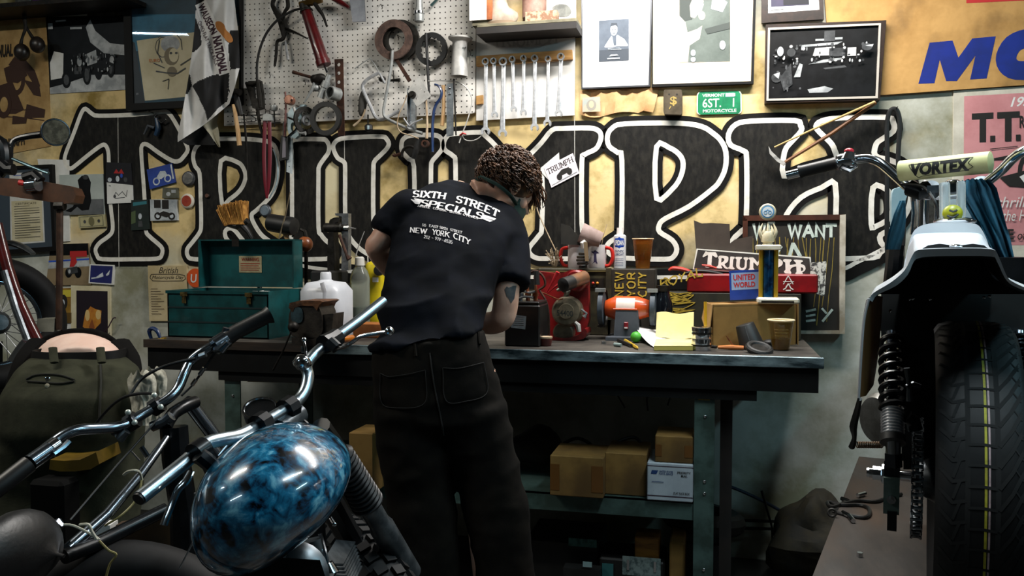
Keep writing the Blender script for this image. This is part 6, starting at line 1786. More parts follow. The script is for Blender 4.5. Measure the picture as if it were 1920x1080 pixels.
MB(m_rub).torus(q0+V((.01,.01,.014)),V((.2,-.35,1)),.036,.011,28,10).build('ring',None,g)
MB(m_iron).lathe(q0+V((.01,.012,.006)),V((.2,-.35,1)),[(0,.034),(.012,.034)],24).build('plate',None,g)
q0=G(1440,652,BZ)
MB(m_rub).ball(q0+V((.01,.0,.016)),(.035,.03,.016),wob=.3).build('rubber_lump',None,None,label='black rubber lump between the lens cap and the tumbler',cat='part')
q0,q1=G(1346,656,BZ),G(1394,657,BZ)
g=thing('wooden_scraper','flat orange wooden scraper lying at the bench front edge','scraper',q0)
MB(M('scraper_orange','#b56a2c','#96541e',8,.5)).tube([q0+V((0,0,.009)),q0.lerp(q1,.5)+V((0,0,.01)),q1+V((0,0,.009))],[.007,.011,.009],10,flat=.8).build('handle',None,g)
MB(m_iron).tube([q0+V((-.004,0,.009)),q0+V((-.05,.02,.012))],[.005,.009],8).build('blade',None,g)
rod('loose_wire',[(1368,640),(1362,630),(1374,646),(1384,652)],1.0,yf+.0,m_cop,'thin copper wire end above the orange scraper','wire',2,group=None)
m_kraft2=M('old_carton','#8a6a34','#6d5126',6,.8,c3='#4a3618',sc3=4,lo3=.5,hi3=.75)
m_tape=M('brown_tape','#6a4620',None,rough=.4)
def carton(x0,yt,x1,yb,dp_,mat,label,z=SHZ+.0015,tape=True,group='cartons on the lower shelf'):
 a0,a1,yy,z0_,z1_=slot(x0,yt,x1,yb,z)
 g=thing('carton',label,'box',((a0+a1)/2,yy+dp_/2,z),group)
 MB(mat).bx(a0,a1,yy,yy+dp_,z,z1_,.003).build('body',None,g)
 if tape:
  MB(m_tape).bx(a0+.001,a0+(a1-a0)*.18,yy-.0012,yy+.002,z+.02,z1_-.03).build('tape',None,g)
  MB(m_tape).bx(a1-(a1-a0)*.22,a1-.001,yy-.0012,yy+.002,z+.02,z1_-.03).build('tape',None,g)
 return g,a0,a1,yy,z1_
carton(1031,856,1131,932,.2,m_kraft2,'brown taped carton nearest the standing person on the lower shelf')
carton(1134,850,1212,929,.2,m_kraft2,'stained brown carton next to the white parcel on the lower shelf',tape=False)
g,a0,a1,yy,z1_=carton(1213,869,1299,940,.2,M('parcel_white','#b9c4cc','#a9b4bd',8,.6),'white printed mail parcel on the lower shelf by the green leg',tape=False)
mb=MB()
q=[proj(V((a0,yy,SHZ))),proj(V((a1,yy,SHZ))),proj(V((a1,yy,z1_))),proj(V((a0,yy,z1_)))]
navy_p=M('parcel_navy','#1f3f73',None,rough=.6)
draw(mb,q,yy,[(M('parcel_dark','#3a2c38',None,rough=.6),rc(0,.9,1,.925)),(M('parcel_dark','#3a2c38'),rc(0,.12,1,.15)),(navy_p,[(.08,.7),(.2,.7),(.24,.8),(.1,.8)]),('T','UNITED STATES',.26,.755,.56,.805,navy_p,.02),('T','POSTAL SERVICE',.26,.695,.56,.745,navy_p,.02),('T','PRIORITY',.66,.74,.95,.8,ink,.02),('T','MAIL',.74,.66,.88,.72,ink,.02),('L',[(.1,.5),(.36,.5)],.002,navy_p),('T','FLAT RATE BOX',.58,.2,.93,.26,ink,.02),(navy_p,rc(.14,.27,.15,.28))])
mb.build('printing',None,g)
g,a0,a1,yy,zz=carton(1228,818,1299,868,.16,m_kraft2,'dusty brown carton lying on top of the white parcel',z=z1_+.001)
m_clut=M('dark_clutter','#171411','#241f19',12,.7)
random.seed(21)
for i,(x_,y_,r_,lb_)in enumerate(((900,900,.1,'dark bundle on the lower shelf behind the standing person\'s leg'),(1000,880,.09,'dark cloth bundle beside the first taped carton'),(780,890,.1,'dark rounded bag on the lower shelf left of the standing person'))):
 p=W(x_,y_,-.4)
 MB(m_clut).ball((p.x,-.4,SHZ+r_*.98),(r_*1.2,r_,r_*.82),18,12,wob=.5,wsc=9).build('dark_bundle',None,None,label=lb_,cat='bundle',group='bundles on the lower shelf')
for i,pts in enumerate(([(1040,850),(1060,830),(1085,822),(1110,836),(1096,848)],[(1140,846),(1160,828),(1190,820),(1206,838)])):
 rod('cable_coil',pts,[3,3.4,3,3.4,3][:len(pts)],-.5,m_rub,['tangled black cable on the first taped carton','tangled black cable on the stained carton'][i],'cable',4,group='cables under the bench')
rod('power_cord',[(1215,770),(1215,740),(1235,715),(1270,706),(1300,705)],2.2,-.5,m_rub,'black cord hanging in an arch under the bench top','cord',5,group='cables under the bench')
rod('power_cord',[(1270,706),(1260,735),(1252,760)],1.8,-.5,m_rub,'short black cord hanging beside the arched cord','cord',4,group='cables under the bench')
rod('power_cord',[(1145,706),(1155,735),(1172,765)],1.6,-.4,m_rub,'thin black cord hanging left of the arched cord','cord',4,group='cables under the bench')
a=W(450,730,-.45)
MB(M('raw_board','#8f7a44','#74602f',6,.8)).prism([W(462,716,-.5),W(540,688,-.5),W(590,690,-.5),W(560,718,-.5)],(0,.2,0)).build('plank',None,None,label='pale plank propped under the bench behind the handlebar',cat='plank')
carton(655,812,700,925,.15,m_kraft2,'dark brown carton on the lower shelf left of the standing person',tape=False)
m_dkbox=M('dark_case','#121313','#1b1c1c',10,.5)
def floorbox(name,X0,X1,Y0,Y1,H,mat,label,cat,par=None):
 g=thing(name,label,cat,((X0+X1)/2,(Y0+Y1)/2,0))
 MB(mat).bx(X0,X1,Y0,Y1,0,H,.006).build('body',None,g)
 return g
pY=-.62
a,b=W(1124,1045,pY),W(1246,1045,pY)
H_=a.z
fb=floorbox('car_battery',a.x,b.x,pY,pY+.18,max(H_,.1),m_dkbox,'black battery with a silver label under the bench','battery')
a2,b2=W(1167,1077,pY),W(1239,1048,pY)
zb2=max(a2.z,.02)
MB(M('foil_label','#93a7a6','#55696a',40,.35,metal=.4,lo=.45,hi=.6)).bx(a2.x,b2.x,pY-.0015,pY+.002,zb2,b2.z).build('label',None,fb)
for x_ in(a2.x+.02,b2.x-.02):
 MB(m_chr).bx(x_-.004,x_+.004,pY-.006,pY-.001,zb2+.02,b2.z-.01).build('clip',None,fb)
MB(M('teal_cap','#2f6668',None,rough=.5)).bx(a.x+.01,a.x+.05,pY-.004,pY+.001,.02,H_-.02).build('end_cap',None,fb)
a,b=W(1190,1042,pY+.02),W(1236,1042,pY+.02)
MB(M('oak_block','#9a6a24','#6f4816',9,.6,stretch=(1,1,5))).bx(a.x,b.x,pY+.02,pY+.12,H_+.001,W(1200,1006,pY+.02).z,.004).build('wood_block',None,None,label='orange brown wood block standing on the battery under the bench',cat='block')
a,b=W(1060,1030,pY+.05),W(1122,1030,pY+.05)
fb=floorbox('metal_case',a.x-.15,b.x,pY+.05,pY+.3,a.z+.03,m_dkbox,'low dark case with a teal strip under the bench','case')
a2,b2=W(1066,1023,pY+.05),W(1119,1012,pY+.05)
MB(M('teal_strip','#4d8580','#2f5c5a',50,.5,lo=.45,hi=.6)).bx(a2.x,b2.x,pY+.048,pY+.0495,a2.z,b2.z).build('strip_label',None,fb)
a,b=W(1255,1075,pY),W(1300,1020,pY)
floorbox('crumpled_carton',a.x,b.x-.03,pY,pY+.2,b.z,m_kraft2,'brown carton on the floor inside the green leg','box')
p=W(1095,1060,pY-.03)
g=thing('padlock','small steel padlock under the bench left of the black battery','padlock',(p.x,pY-.05,0))
MB(m_dkbox).bx(p.x-.07,p.x+.06,pY-.06,pY-.01,0,W(1100,1068,pY-.06).z).build('block',None,g)
a2,b2=W(1093,1062,pY-.06),W(1110,1054,pY-.06)
MB(M('bright_label','#9fc0c4',None,rough=.3,metal=.5)).bx(a2.x,b2.x,pY-.063,pY-.06,a2.z,b2.z).build('plate',None,g)
rod('blue_hose',[(1350,905),(1400,925),(1450,950),(1500,980),(1545,1004)],3.2,-.08,M('hose_blue','#16263c',None,rough=.4),'dark blue air hose sagging along the wall right of the bench','hose',5,group=None)
rod('steel_pipe',[(1380,975),(1460,978),(1550,984)],3.0,-.06,m_iron,'upper dark pipe running along the wall base','pipe',group='pipes along the wall base')
rod('steel_pipe',[(1380,990),(1460,992),(1550,997)],3.0,-.06,m_iron,'lower dark pipe running along the wall base','pipe',group='pipes along the wall base')
for x_,y0_,y1_,lb_ in((1452,1075,975,'first dark rod standing against the wall pipes'),(1478,1075,978,'second dark rod standing against the wall pipes'),(1428,920,1060,'thin steel rod leaning on the wall right of the bench leg')):
 rod('iron_rod',[(x_,y0_),(x_-(6 if x_>1430 else-40),y1_)],[2.4,1.6],-.12,m_iron,lb_,'rod',group='rods leaning on the wall')
pz=W(1490,1060,-.2)
MB(M('rusty_heap','#2c2410','#17130a',9,.8,bump=.4)).ball((pz.x+.08,-.2,.16),(.17,.13,.15),20,14,wob=.6,wsc=10).build('burlap_sack',None,None,label='rusty brown sack on the floor right of the bench',cat='sack')
pz=W(1318,968,-.3)
MB(m_rub).torus((pz.x,-.33,pz.z),(.1,.1,1),.12,.04,30,10).build('inner_tube',None,None,label='black rubber ring lying on a dark bin behind the green leg',cat='ring')
mb=MB(m_dkbox).bx(pz.x-.09,pz.x+.1,-.44,-.24,0,pz.z-.055,.01)
mb.build('storage_bin',None,None,label='dark bin under the rubber ring behind the green leg',cat='bin')
def remeshed(mb,vox,it=6,fac=.5):
 """union of the closed pieces of mb as one smooth skin: (verts, faces)"""
 me=bpy.data.meshes.new('tmp')
 me.from_pydata([tuple(p)for p in mb.v],[],mb.f)
 me.update()
 o=bpy.data.objects.new('tmp',me)
 COL.objects.link(o)
 m=o.modifiers.new('r','REMESH')
 m.mode='VOXEL'
 m.voxel_size=vox
 s=o.modifiers.new('s','SMOOTH')
 s.iterations=it
 s.factor=fac
 dg=bpy.context.evaluated_depsgraph_get()
 ev=o.evaluated_get(dg)
 e=ev.to_mesh()
 vs=[v.co.copy()for v in e.vertices]
 ns=[v.normal.copy()for v in e.vertices]
 fs=[list(p.vertices)for p in e.polygons]
 ev.to_mesh_clear()
 bpy.data.objects.remove(o)
 bpy.data.meshes.remove(me)
 return vs,ns,fs
def row_ring(l,r,d,t,n=28,pw=2.4,dt=0.0):
 """ring whose silhouette runs from pixel l to pixel r at depth d, half depth t"""
 a,b=at(l[0],l[1],d),at(r[0],r[1],d+dt)
 c=(a+b)/2
 u=(b-a)/2
 w=FH*t
 out=[]
 for k in range(n):
  q=2*PI*k/n
  cs,sn=math.cos(q),math.sin(q)
  out.append(c+u*math.copysign(abs(cs)**(2/pw),cs)+w*math.copysign(abs(sn)**(2/pw),sn))
 return out
def apx(pts):
 return[at(*p[:3])for p in pts]
def limb(mb,pts,smooth=4,seg=16):
 """pts: (px, py, depth, radius in m)"""
 return mb.tube([at(*p[:3])for p in pts],[p[3]for p in pts],seg,True,smooth)
def fbm(p,s):
 return noise.noise(p*s)+.5*noise.noise(p*s*2.1+V((3,1,7)))
def cloth(vs,ns,amp,stretch,sc,bias=0.0):
 """folds: ridged noise along a stretched direction"""
 out=[]
 for v,n in zip(vs,ns):
  q=V((v.x*stretch[0],v.y*stretch[1],v.z*stretch[2]))
  r=1-abs(noise.noise(q*sc+V((5,2,1))))*2
  out.append(v+n*(amp*(r-.4)+amp*.6*noise.noise(q*sc*.5)+bias))
 return out
def skin_mat(name,c1,c2):
 m=M(name,c1,c2,18,.5,bump=.06)
 m.node_tree.nodes['Principled BSDF'].inputs['Subsurface Weight'].default_value=.12
 m.node_tree.nodes['Principled BSDF'].inputs['Subsurface Radius'].default_value=(.012,.005,.003)
 return m
m_skin=skin_mat('skin','#dcb09a','#d0a08a')
m_skin2=skin_mat('pale_skin','#e6c7b8','#dfbcac')
m_tee=M('navy_tee','#04070d','#070b14',14,.9,bump=.05,bsc=300,spec=.12)
m_pant=M('charcoal_trousers','#0a0806','#110e0a',12,.9,bump=.06,bsc=200,spec=.12)
m_hair=M('brown_hair','#2a180e','#6a4529',45,.5,lo=.4,hi=.65)
def hand_mesh(mb,wrist,direction,palm_n,s=1.0,curl=.9,side=1):
 """palm, four unequal bent fingers and a thumb from the side of the palm"""
 d=direction.normalized()
 n=(palm_n-d*palm_n.dot(d)).normalized()
 w=d.cross(n)*side
 rot=Matrix((w,d,n)).transposed()
 mb.ball(wrist+d*.048*s,(.04*s,.055*s,.016*s),14,10,rot)
 for i,(off,ln)in enumerate(((-.03,.072),(-.010,.082),(.011,.077),(.031,.06))):
  p=wrist+d*.09*s+w*off*s
  ang=0.25
  pts=[p-d*.02*s]
  cur=p
  for sgm in(.45,.3,.25):
   pts.append(cur)
   cur=cur+(d*math.cos(ang)+n*math.sin(ang))*ln*sgm*s
   ang+=curl*(.55+.08*i)
  pts.append(cur)
  mb.tube(pts,[.0085*s,.0085*s,.008*s,.0075*s,.006*s],8,True,2)
 p=wrist+d*.03*s-w*.032*s
 mb.tube([p,p-w*.028*s+d*.02*s+n*.008*s,p-w*.036*s+d*.05*s+n*.022*s,p-w*.03*s+d*.072*s+n*.034*s],[.012*s,.011*s,.0095*s,.007*s],8,True,2)
def head_mesh(mb,c,f,u,s=1.0):
 """skull, jaw, nose, lips, brows, ears; f = facing, u = crown"""
 f=f.normalized()
 u=(u-f*u.dot(f)).normalized()
 r=f.cross(u)
 rot=Matrix((r,f,u)).transposed()
 P=lambda x,y,z:c+(r*x+f*y+u*z)*s
 mb.ball(P(0,-.012,.03),(.076*s,.096*s,.088*s),24,16,rot)
 mb.ball(P(0,.03,-.035),(.06*s,.062*s,.075*s),20,14,rot)
 mb.ball(P(0,.055,-.085),(.03*s,.03*s,.026*s),14,10,rot)
 mb.tube([P(0,.082,.01),P(0,.1,-.018),P(0,.112,-.034)],[.009*s,.011*s,.014*s],8)
 mb.tube([P(-.035,.078,.016),P(0,.09,.018),P(.035,.078,.016)],[.009*s,.01*s,.009*s],8)
 for sx in(-1,1):
  mb.ball(P(.031*sx,.078,-.002),(.013*s,.009*s,.01*s),10,8,rot)
  mb.ball(P(.076*sx,-.008,-.012),(.008*s,.018*s,.03*s),12,8,rot)
  mb.ball(P(.045*sx,.05,-.03),(.024*s,.025*s,.024*s),12,8,rot)
 for z in(-.058,-.067):
  mb.tube([P(-.02,.082,z),P(0,.09,z),P(.02,.082,z)],[.005*s,.007*s,.005*s],8)
 return P
MP=at(845,1240,2.6)
man_loc=V((MP.x,MP.y,0))
SH=[((697,656),(908,618),2.60,.120),((703,638),(911,600),2.62,.122),((714,592),(915,570),2.67,.125),((722,546),(926,536),2.72,.125),((728,500),(944,492),2.77,.125),((733,462),(958,452),2.81,.122),((738,422),(966,424),2.85,.115),((750,382),(964,400),2.89,.10),((778,359),(948,384),2.94,.085),((806,346),(928,366),2.98,.066),((842,338),(910,352),3.02,.045)]
tee=MB()
tee.loft([row_ring(*r)for r in SH])
limb(tee,[(812,404,2.88,.075),(764,397,2.86,.074),(738,414,2.84,.064),(722,440,2.83,.057)])
limb(tee,[(905,420,2.9,.085),(938,424,2.89,.078),(954,465,2.86,.068),(953,505,2.82,.068),(953,536,2.79,.07)])
vs,ns,fs=remeshed(tee,.0085,9)
def tee_fold(v,n):
 x,y=proj(v)
 lo=max(0,min(1,(y-470)/120))
 q=V((v.x*3.2+v.z*3.0,v.y*1.4,v.z*5.5-v.x*2.2))
 r=1-abs(noise.noise(q*1.5+V((2,4,1))))*2
 return v+n*((.005+.019*lo)*(r-.35)+.003*noise.noise(v*22))
vs=[tee_fold(v,n)for v,n in zip(vs,ns)]
tee_v,tee_f=vs,fs
body=MB()
body.loft([row_ring((l[0]+22,l[1]),(r[0]-22,r[1]),d,t*.72)for l,r,d,t in SH])
body.loft([row_ring((724,700),(900,680),2.6,.09),row_ring((715,652),(892,626),2.6,.095)])
limb(body,[(812,412,2.88,.06),(752,415,2.86,.052),(712,455,2.83,.040),(706,466,2.84,.037),(728,498,2.90,.036),(765,530,2.98,.032),(800,552,3.04,.025)])
limb(body,[(905,420,2.9,.06),(952,470,2.85,.05),(950,540,2.79,.043),(946,582,2.79,.042),(938,600,2.80,.040),(915,606,2.86,.038),(890,598,2.94,.03),(868,588,3.0,.025)])
limb(body,[(890,368,2.95,.058),(915,362,2.96,.056),(936,360,2.96,.054)])
HC=at(952,354,2.955)
fdir=(RH*.72+FH*.42-V((0,0,1))*.55)
udir=(RH*.5+FH*.3+V((0,0,1))*.8)
HP=head_mesh(body,HC,fdir,udir,.98)
hand_mesh(body,at(800,552,3.04),RH*.55+FH*.6-V((0,0,.4)),V((.3,.2,-1)),1.0,.7,1)
hand_mesh(body,at(868,588,3.0),-RH*.5+FH*.7+V((0,0,.1)),V((-.2,.2,-1)),1.0,.7,-1)
for l,r_ in((((704,800),(835,800)),((752,1200),(850,1200))),(((838,800),(955,790)),((900,1200),(995,1200)))):
 body.loft([row_ring((l[0][0]+26,l[0][1]-100),(l[1][0]-26,l[1][1]-100),2.6,.07),row_ring((l[0][0]+18,l[0][1]),(l[1][0]-18,l[1][1]),2.6,.07),row_ring(r_[0],r_[1],2.6,.055),row_ring((r_[0][0]+14,1236),(r_[1][0]-14,1236),2.6,.04)])
bv,bn,bf=remeshed(body,.0068,4)
man=bpy.data.meshes.new('person')
man.from_pydata([v-man_loc for v in bv],[],bf)
man.materials.append(m_skin)
man.shade_smooth()
man=bpy.data.objects.new('person',man)
COL.objects.link(man)
man.location=man_loc
tag(man,'person in a navy printed T-shirt and charcoal trousers bending over the workbench','person')
def soft(name,vs,fs,mat,parent,label=None):
 mb=MB(mat)
 mb.add(vs,fs)
 return mb.build(name,None,parent,angle=180,label=label)
shirt=soft('t_shirt',tee_v,tee_f,m_tee,man,'navy short sleeved T-shirt with white back print')
pan=MB()
pan.loft([row_ring((699,652),(907,617),2.605,.112),row_ring((698,690),(919,660),2.60,.12),row_ring((700,740),(936,715),2.60,.125),row_ring((704,800),(950,775),2.60,.115),row_ring((716,824),(940,808),2.60,.09)])
LL=[((702,760),(842,770),.115),((706,820),(842,815),.105),((714,870),(846,870),.095),((727,930),(852,930),.09),((738,1000),(858,1000),.085),((745,1080),(864,1080),.082),((750,1160),(866,1160),.085),((752,1226),(866,1226),.088)]
RL=[((830,770),(948,750),.115),((838,820),(959,800),.105),((846,860),(969,850),.095),((862,925),(986,920),.09),((880,1000),(994,1000),.085),((889,1080),(1004,1080),.082),((892,1160),(1006,1160),.085),((893,1226),(1006,1226),.088)]
for LEGS in(LL,RL):
 pan.loft([row_ring(l,r,2.60,t)for l,r,t in LEGS])
vs,ns,fs=remeshed(pan,.0085,5)
def pan_fold(v,n):
 x,y=proj(v)
 k=.35+.9*math.exp(-((y-930)/70.0)**2)+.6*math.exp(-((y-1200)/80.0)**2)+.4*math.exp(-((y-790)/60.0)**2)
 q=V((v.x*4+v.z*2.5,v.y*3,v.z*8-v.x*3))
 r=1-abs(noise.noise(q*1.25))*2
 return v+n*(.0095*k*(r-.45)+.002*noise.noise(v*30))
soft('trousers',[pan_fold(v,n)for v,n in zip(vs,ns)],fs,m_pant,man,'charcoal work trousers')
pant_bvh=BVHTree.FromPolygons([pan_fold(v,n)for v,n in zip(vs,ns)],fs)
def on_surface(bvh,x,y,off):
 d=ray(x,y).normalized()
 h=bvh.ray_cast(CAM,d)
 if h[0]is None:
  return None
 return h[0]+h[1]*off if h[1].dot(d)<0 else h[0]-h[1]*off
def seam(bvh,pts,w,mat,name,parent,off=.003,n=12):
 ps=[on_surface(bvh,x,y,off)for x,y in smooth2(pts,n,False)]
 ps=[p for p in ps if p is not None]
 MB(mat).tube(ps,w,6).build(name,None,parent)
m_seam=M('dark_seam','#0c0a08',None,rough=.9)
for pts in([(714,700),(730,706),(764,702),(798,694)],[(830,690),(862,690),(906,680)],[(714,700),(716,752),(740,764),(796,756),(798,694)],[(830,690),(836,750),(872,752),(912,736),(906,680)]):
 seam(pant_bvh,pts,.0013,m_seam,'pocket_seam',man)
seam(pant_bvh,[(806,662),(814,720),(826,780),(832,815)],.0022,m_seam,'seat_seam',man)
for x,y in((778,652),(896,630)):
 seam(pant_bvh,[(x,y-6),(x+2,y+16)],.005,m_pant,'belt_loop',man)
for x in(805,948):
 c0=V((at(x,1240,2.6).x,at(x,1240,2.6).y,0))
 mb=MB(M('work_shoe','#120f0d',None,rough=.5))
 mb.loft([[c0+V((-.01+w_*math.cos(2*PI*k/18),.07+l_*math.sin(2*PI*k/18),z))for k in range(18)]for z,w_,l_ in((0,.05,.15),(.025,.053,.155),(.06,.048,.14),(.09,.042,.08),(.11,.04,.06))])
 mb.build('shoe',None,man)
tee_bvh=BVHTree.FromPolygons(tee_v,tee_f)
m_print=M('shirt_print','#d9d6d6','#c4c2c4',80,.8)
def on_shirt(polys,bvh,mat,name,parent,off=.0022,maxe=7.0):
 mb=MB(mat)
 vs,fs=[],[]
 for t in tess(polys,maxe):
  ps=[on_surface(bvh,x,y,off)for x,y in t]
  if any(p is None for p in ps):
   continue
  if max((ps[0]-ps[1]).length,(ps[1]-ps[2]).length)>.06:
   continue
  n=len(vs)
  vs+=ps
  fs.append([n,n+1,n+2])
 mb.add(vs,fs)
 return mb.build(name,None,parent,smooth=False)
def px_word(sx,bl,br,tl,arcd=0.0,**k):
 polys,wd=slab(sx,**k)
 out=[]
 for q in polys:
  o=[]
  for x,y in q:
   u=x/wd
   b=arcd*4*u*(1-u)
   o.append((bl[0]+(br[0]-bl[0])*u+(tl[0]-bl[0])*y,bl[1]+(br[1]-bl[1])*u+(tl[1]-bl[1])*y-b))
  out.append(o)
 return out
PR=px_word('SIXTH',(773,370),(834,374.5),(776,358.5),.8,w=.2,serif=.13,gap=.14)
PR+=px_word('STREET',(854,380),(932,408),(858,368),2.5,w=.2,serif=.13,gap=.14)
PR+=px_word('SPECIALS',(788,386),(904,412),(792,375),2.5,w=.2,serif=.12,gap=.1)
PR+=[[(770,374),(790,378),(786,384),(778,382)],[(776,372),(792,375),(791,378),(778,376)],[(904,402),(930,411),(926,414),(905,408)],[(905,408),(924,415),(918,417),(906,412)]]
on_shirt(PR,tee_bvh,m_print,'shirt_print',shirt)
PR=px_word('ANTIQUE'.replace('Q','O'),(783,388),(806,392),(783.6,385),0,w=.18,serif=.1)
for sx_,a_,b_ in(('CLASSIC',(812,392.5),(838,398)),('BRITISH',(843,399),(864,403.5)),('CYCLES',(868,404.5),(896,412))):
 PR+=px_word(sx_,a_,b_,(a_[0]+.6,a_[1]-3.4),0,w=.18,serif=.1)
on_shirt(PR,tee_bvh,m_print,'shirt_subtitle',shirt)
PR=[]
for sx_,a_,b_,h_ in(('515',(792,424.5),(799,425.5),4.5),('EAST',(805,426),(821,429),4.5),('SIXTH',(824,429),(839,433),4.5),('STREET',(844,433.5),(866,439),4.5),('NEW',(769,436),(800,439),9),('YOR',(811,440),(832,444),9.5),('K',(834,444),(842,446),9.5),('CITY',(850,447),(881,460),10),('212',(795,447),(806,449),5.5),('-',(809,449),(813,450),5.5),('979',(816,450),(826,453),5.5),('-',(828,453),(831,454),5.5),('6535',(833,454),(848,458),5.5)):
 PR+=px_word(sx_,a_,b_,(a_[0]+h_*.12,a_[1]-h_),0,w=.17,serif=.12)
on_shirt(PR,tee_bvh,m_print,'shirt_address',shirt)
body_bvh=BVHTree.FromPolygons(bv,bf)
on_shirt([[(946,543),(950,537),(956,541),(962,536),(968,536),(966,548),(964,560),(958,569),(954,560),(950,556)]],body_bvh,M('tattoo_ink','#3d4247','#5d5a58',60,.6),'tattoo',man,.0012,3)
rnd=random.Random(4)
f_=fdir.normalized()
u_=(udir-f_*udir.dot(f_)).normalized()
r_=f_.cross(u_)
hrot=Matrix((r_,f_,u_)).transposed()
hb=MB(m_hair)
hb.ball(HC+hrot@V((0,-.02,.036)),(.086,.098,.088),26,18,hrot,wob=.22,wsc=26)
cnt=0
while cnt<900:
 d_=V((rnd.gauss(0,1),rnd.gauss(0,1),rnd.gauss(0,1))).normalized()
 if d_.z<-.45 or(d_.y>.55 and d_.z<.25)or(d_.z<-.1 and d_.y>.0 and abs(d_.x)>.5):
  continue
 cnt+=1
 p=HC+hrot@V((d_.x*.084,-.018+d_.y*.098,.036+d_.z*.088))
 n_=(hrot@d_).normalized()
 down=V((0,0,-1))+RH*.15
 t_=(down-n_*down.dot(n_))
 t_=t_.normalized()if t_.length>.1 else r_
 b_=n_.cross(t_)
 L_=rnd.uniform(.022,.042)
 w_=rnd.uniform(.004,.008)
 ph=rnd.uniform(0,6.28)
 pts=[]
 for i in range(8):
  q=i/7
  a_=ph+q*8.5
  pts.append(p+t_*L_*q+n_*(.006+.012*math.sin(q*2.6))+b_*w_*math.sin(a_)+n_*w_*.7*math.cos(a_))
 hb.tube(pts,[.0024,.0028,.0028,.0026,.0024,.002,.0018,.001],5)
for i in range(60):
 p=HC+hrot@V((rnd.uniform(-.06,.06),.045+rnd.uniform(0,.025),.07+rnd.uniform(-.02,.02)))
 pts=[p]
 for j in range(6):
  p=p+hrot@V((rnd.uniform(-.006,.006),.008-.002*j,0))+V((0,0,-.012+rnd.uniform(-.004,.004)))+RH*rnd.uniform(-.004,.006)
  pts.append(p)
 hb.tube(pts,[.003,.0034,.0032,.0028,.0024,.002,.001],5)
hb.build('hair',None,man,angle=180,label='curly brown hair')
m_mask=M('mask_green','#2c4a44','#233d39',20,.7)
P=lambda x,y,z:HC+hrot@(V((x,y,z))*.98)
MB(m_mask).loft([[P(.064*math.cos(a_),.03+.075*math.sin(a_),z-.02*math.sin(a_))for a_ in[PI*k/14 for k in range(15)]]+[P(.058*math.cos(a_),.03+.069*math.sin(a_),z-.02*math.sin(a_))for a_ in[PI*k/14 for k in range(14,-1,-1)]]for z in(-.10,-.06,-.025)]).build('face_mask',None,man)
for sx in(-1,1):
 MB(m_mask).tube([P(.064*sx,.03,-.05),P(.082*sx,-.02,-.045),P(.07*sx,-.07,-.04),P(.03*sx,-.105,-.035),P(0,-.11,-.03)],.0085,8,True,4,flat=.5).build('mask_strap',None,man)
D2=2.36
loc2=at(130,1300,D2)
loc2=V((loc2.x,loc2.y,0))
pan=MB()
PT2=[((64,668),(234,668),2.47,.085),((44,690),(250,690),2.43,.115),((20,735),(260,735),2.38,.135),((4,795),(265,800),2.36,.135),((2,860),(262,860),2.36,.12),((20,905),(240,905),2.36,.09)]
pan.loft([row_ring(*q)for q in PT2])
for xs in((0,128),(134,262)):
 pan.loft([row_ring((xs[0],830),(xs[1],830),2.36,.115),row_ring((xs[0]+4,920),(xs[1]-4,920),2.34,.1),row_ring((xs[0]+10,1040),(xs[1]-10,1040),2.3,.085),row_ring((xs[0]+14,1180),(xs[1]-14,1180),2.34,.08),row_ring((xs[0]+14,1325),(xs[1]-14,1325),2.36,.08)])
vs,ns,fs=remeshed(pan,.009,5)
v2=cloth(vs,ns,.007,(3,2,5),1.3)
body=MB()
body.loft([row_ring((90,700),(212,700),2.42,.07),row_ring((80,672),(218,672),2.47,.075)])
def arch(cx,cy,d,hw_,hh,n=26):
 c=at(cx,cy,d)
 return[c+RH*(hw_*math.cos(2*PI*k/n))+V((0,0,1))*(hh*math.sin(2*PI*k/n))for k in range(n)]
body.loft([arch(149,690,2.42,.10,.06),arch(148,684,2.50,.138,.088),arch(147,682,2.60,.145,.095),arch(144,690,2.75,.15,.085),arch(140,705,2.88,.16,.08),arch(138,720,2.95,.12,.06)])
limb(body,[(60,720,2.88,.055),(40,790,2.86,.045),(50,850,2.84,.038),(80,880,2.9,.028)])
limb(body,[(222,720,2.88,.055),(240,790,2.86,.045),(225,850,2.86,.038),(190,880,2.9,.028)])
head_mesh(body,at(138,775,2.98),FH*.2-V((0,0,1)),FH*1.0-V((0,0,.2)),.98)
hand_mesh(body,at(80,880,2.9),RH*.3-V((0,0,1)),FH,1,.5,1)
hand_mesh(body,at(190,880,2.9),-RH*.3-V((0,0,1)),FH,1,.5,-1)
for xs in((20,108),(154,240)):
 body.loft([row_ring((xs[0],760),(xs[1],760),2.36,.08),row_ring((xs[0]+4,1040),(xs[1]-4,1040),2.3,.06),row_ring((xs[0]+20,1320),(xs[1]-20,1320),2.36,.045)])
b2v,b2n,b2f=remeshed(body,.0075,5)
me=bpy.data.meshes.new('person')
me.from_pydata([v-loc2 for v in b2v],[],b2f)
me.materials.append(m_skin2)
me.shade_smooth()
man2=bpy.data.objects.new('person',me)
COL.objects.link(man2)
man2.location=loc2
tag(man2,'person in olive trousers and black shirt bending far forward, lower back bare','person')
m_olp=M('olive_trousers','#3a3b2e','#23241b',7,.9,bump=.06,bsc=180,spec=.12,lo=.38,hi=.66)
pants2=soft('trousers',v2,fs,m_olp,man2,'worn olive work trousers')
sh=MB()
sh.loft([arch(146,690,2.61,.162,.128),arch(145,692,2.67,.167,.126),arch(143,700,2.78,.178,.105),arch(140,715,2.9,.185,.1),arch(138,730,2.98,.15,.075)])
limb(sh,[(70,715,2.86,.07),(46,770,2.86,.06)])
limb(sh,[(215,715,2.86,.07),(238,770,2.86,.06)])
vs,ns,fs=remeshed(sh,.009,4)
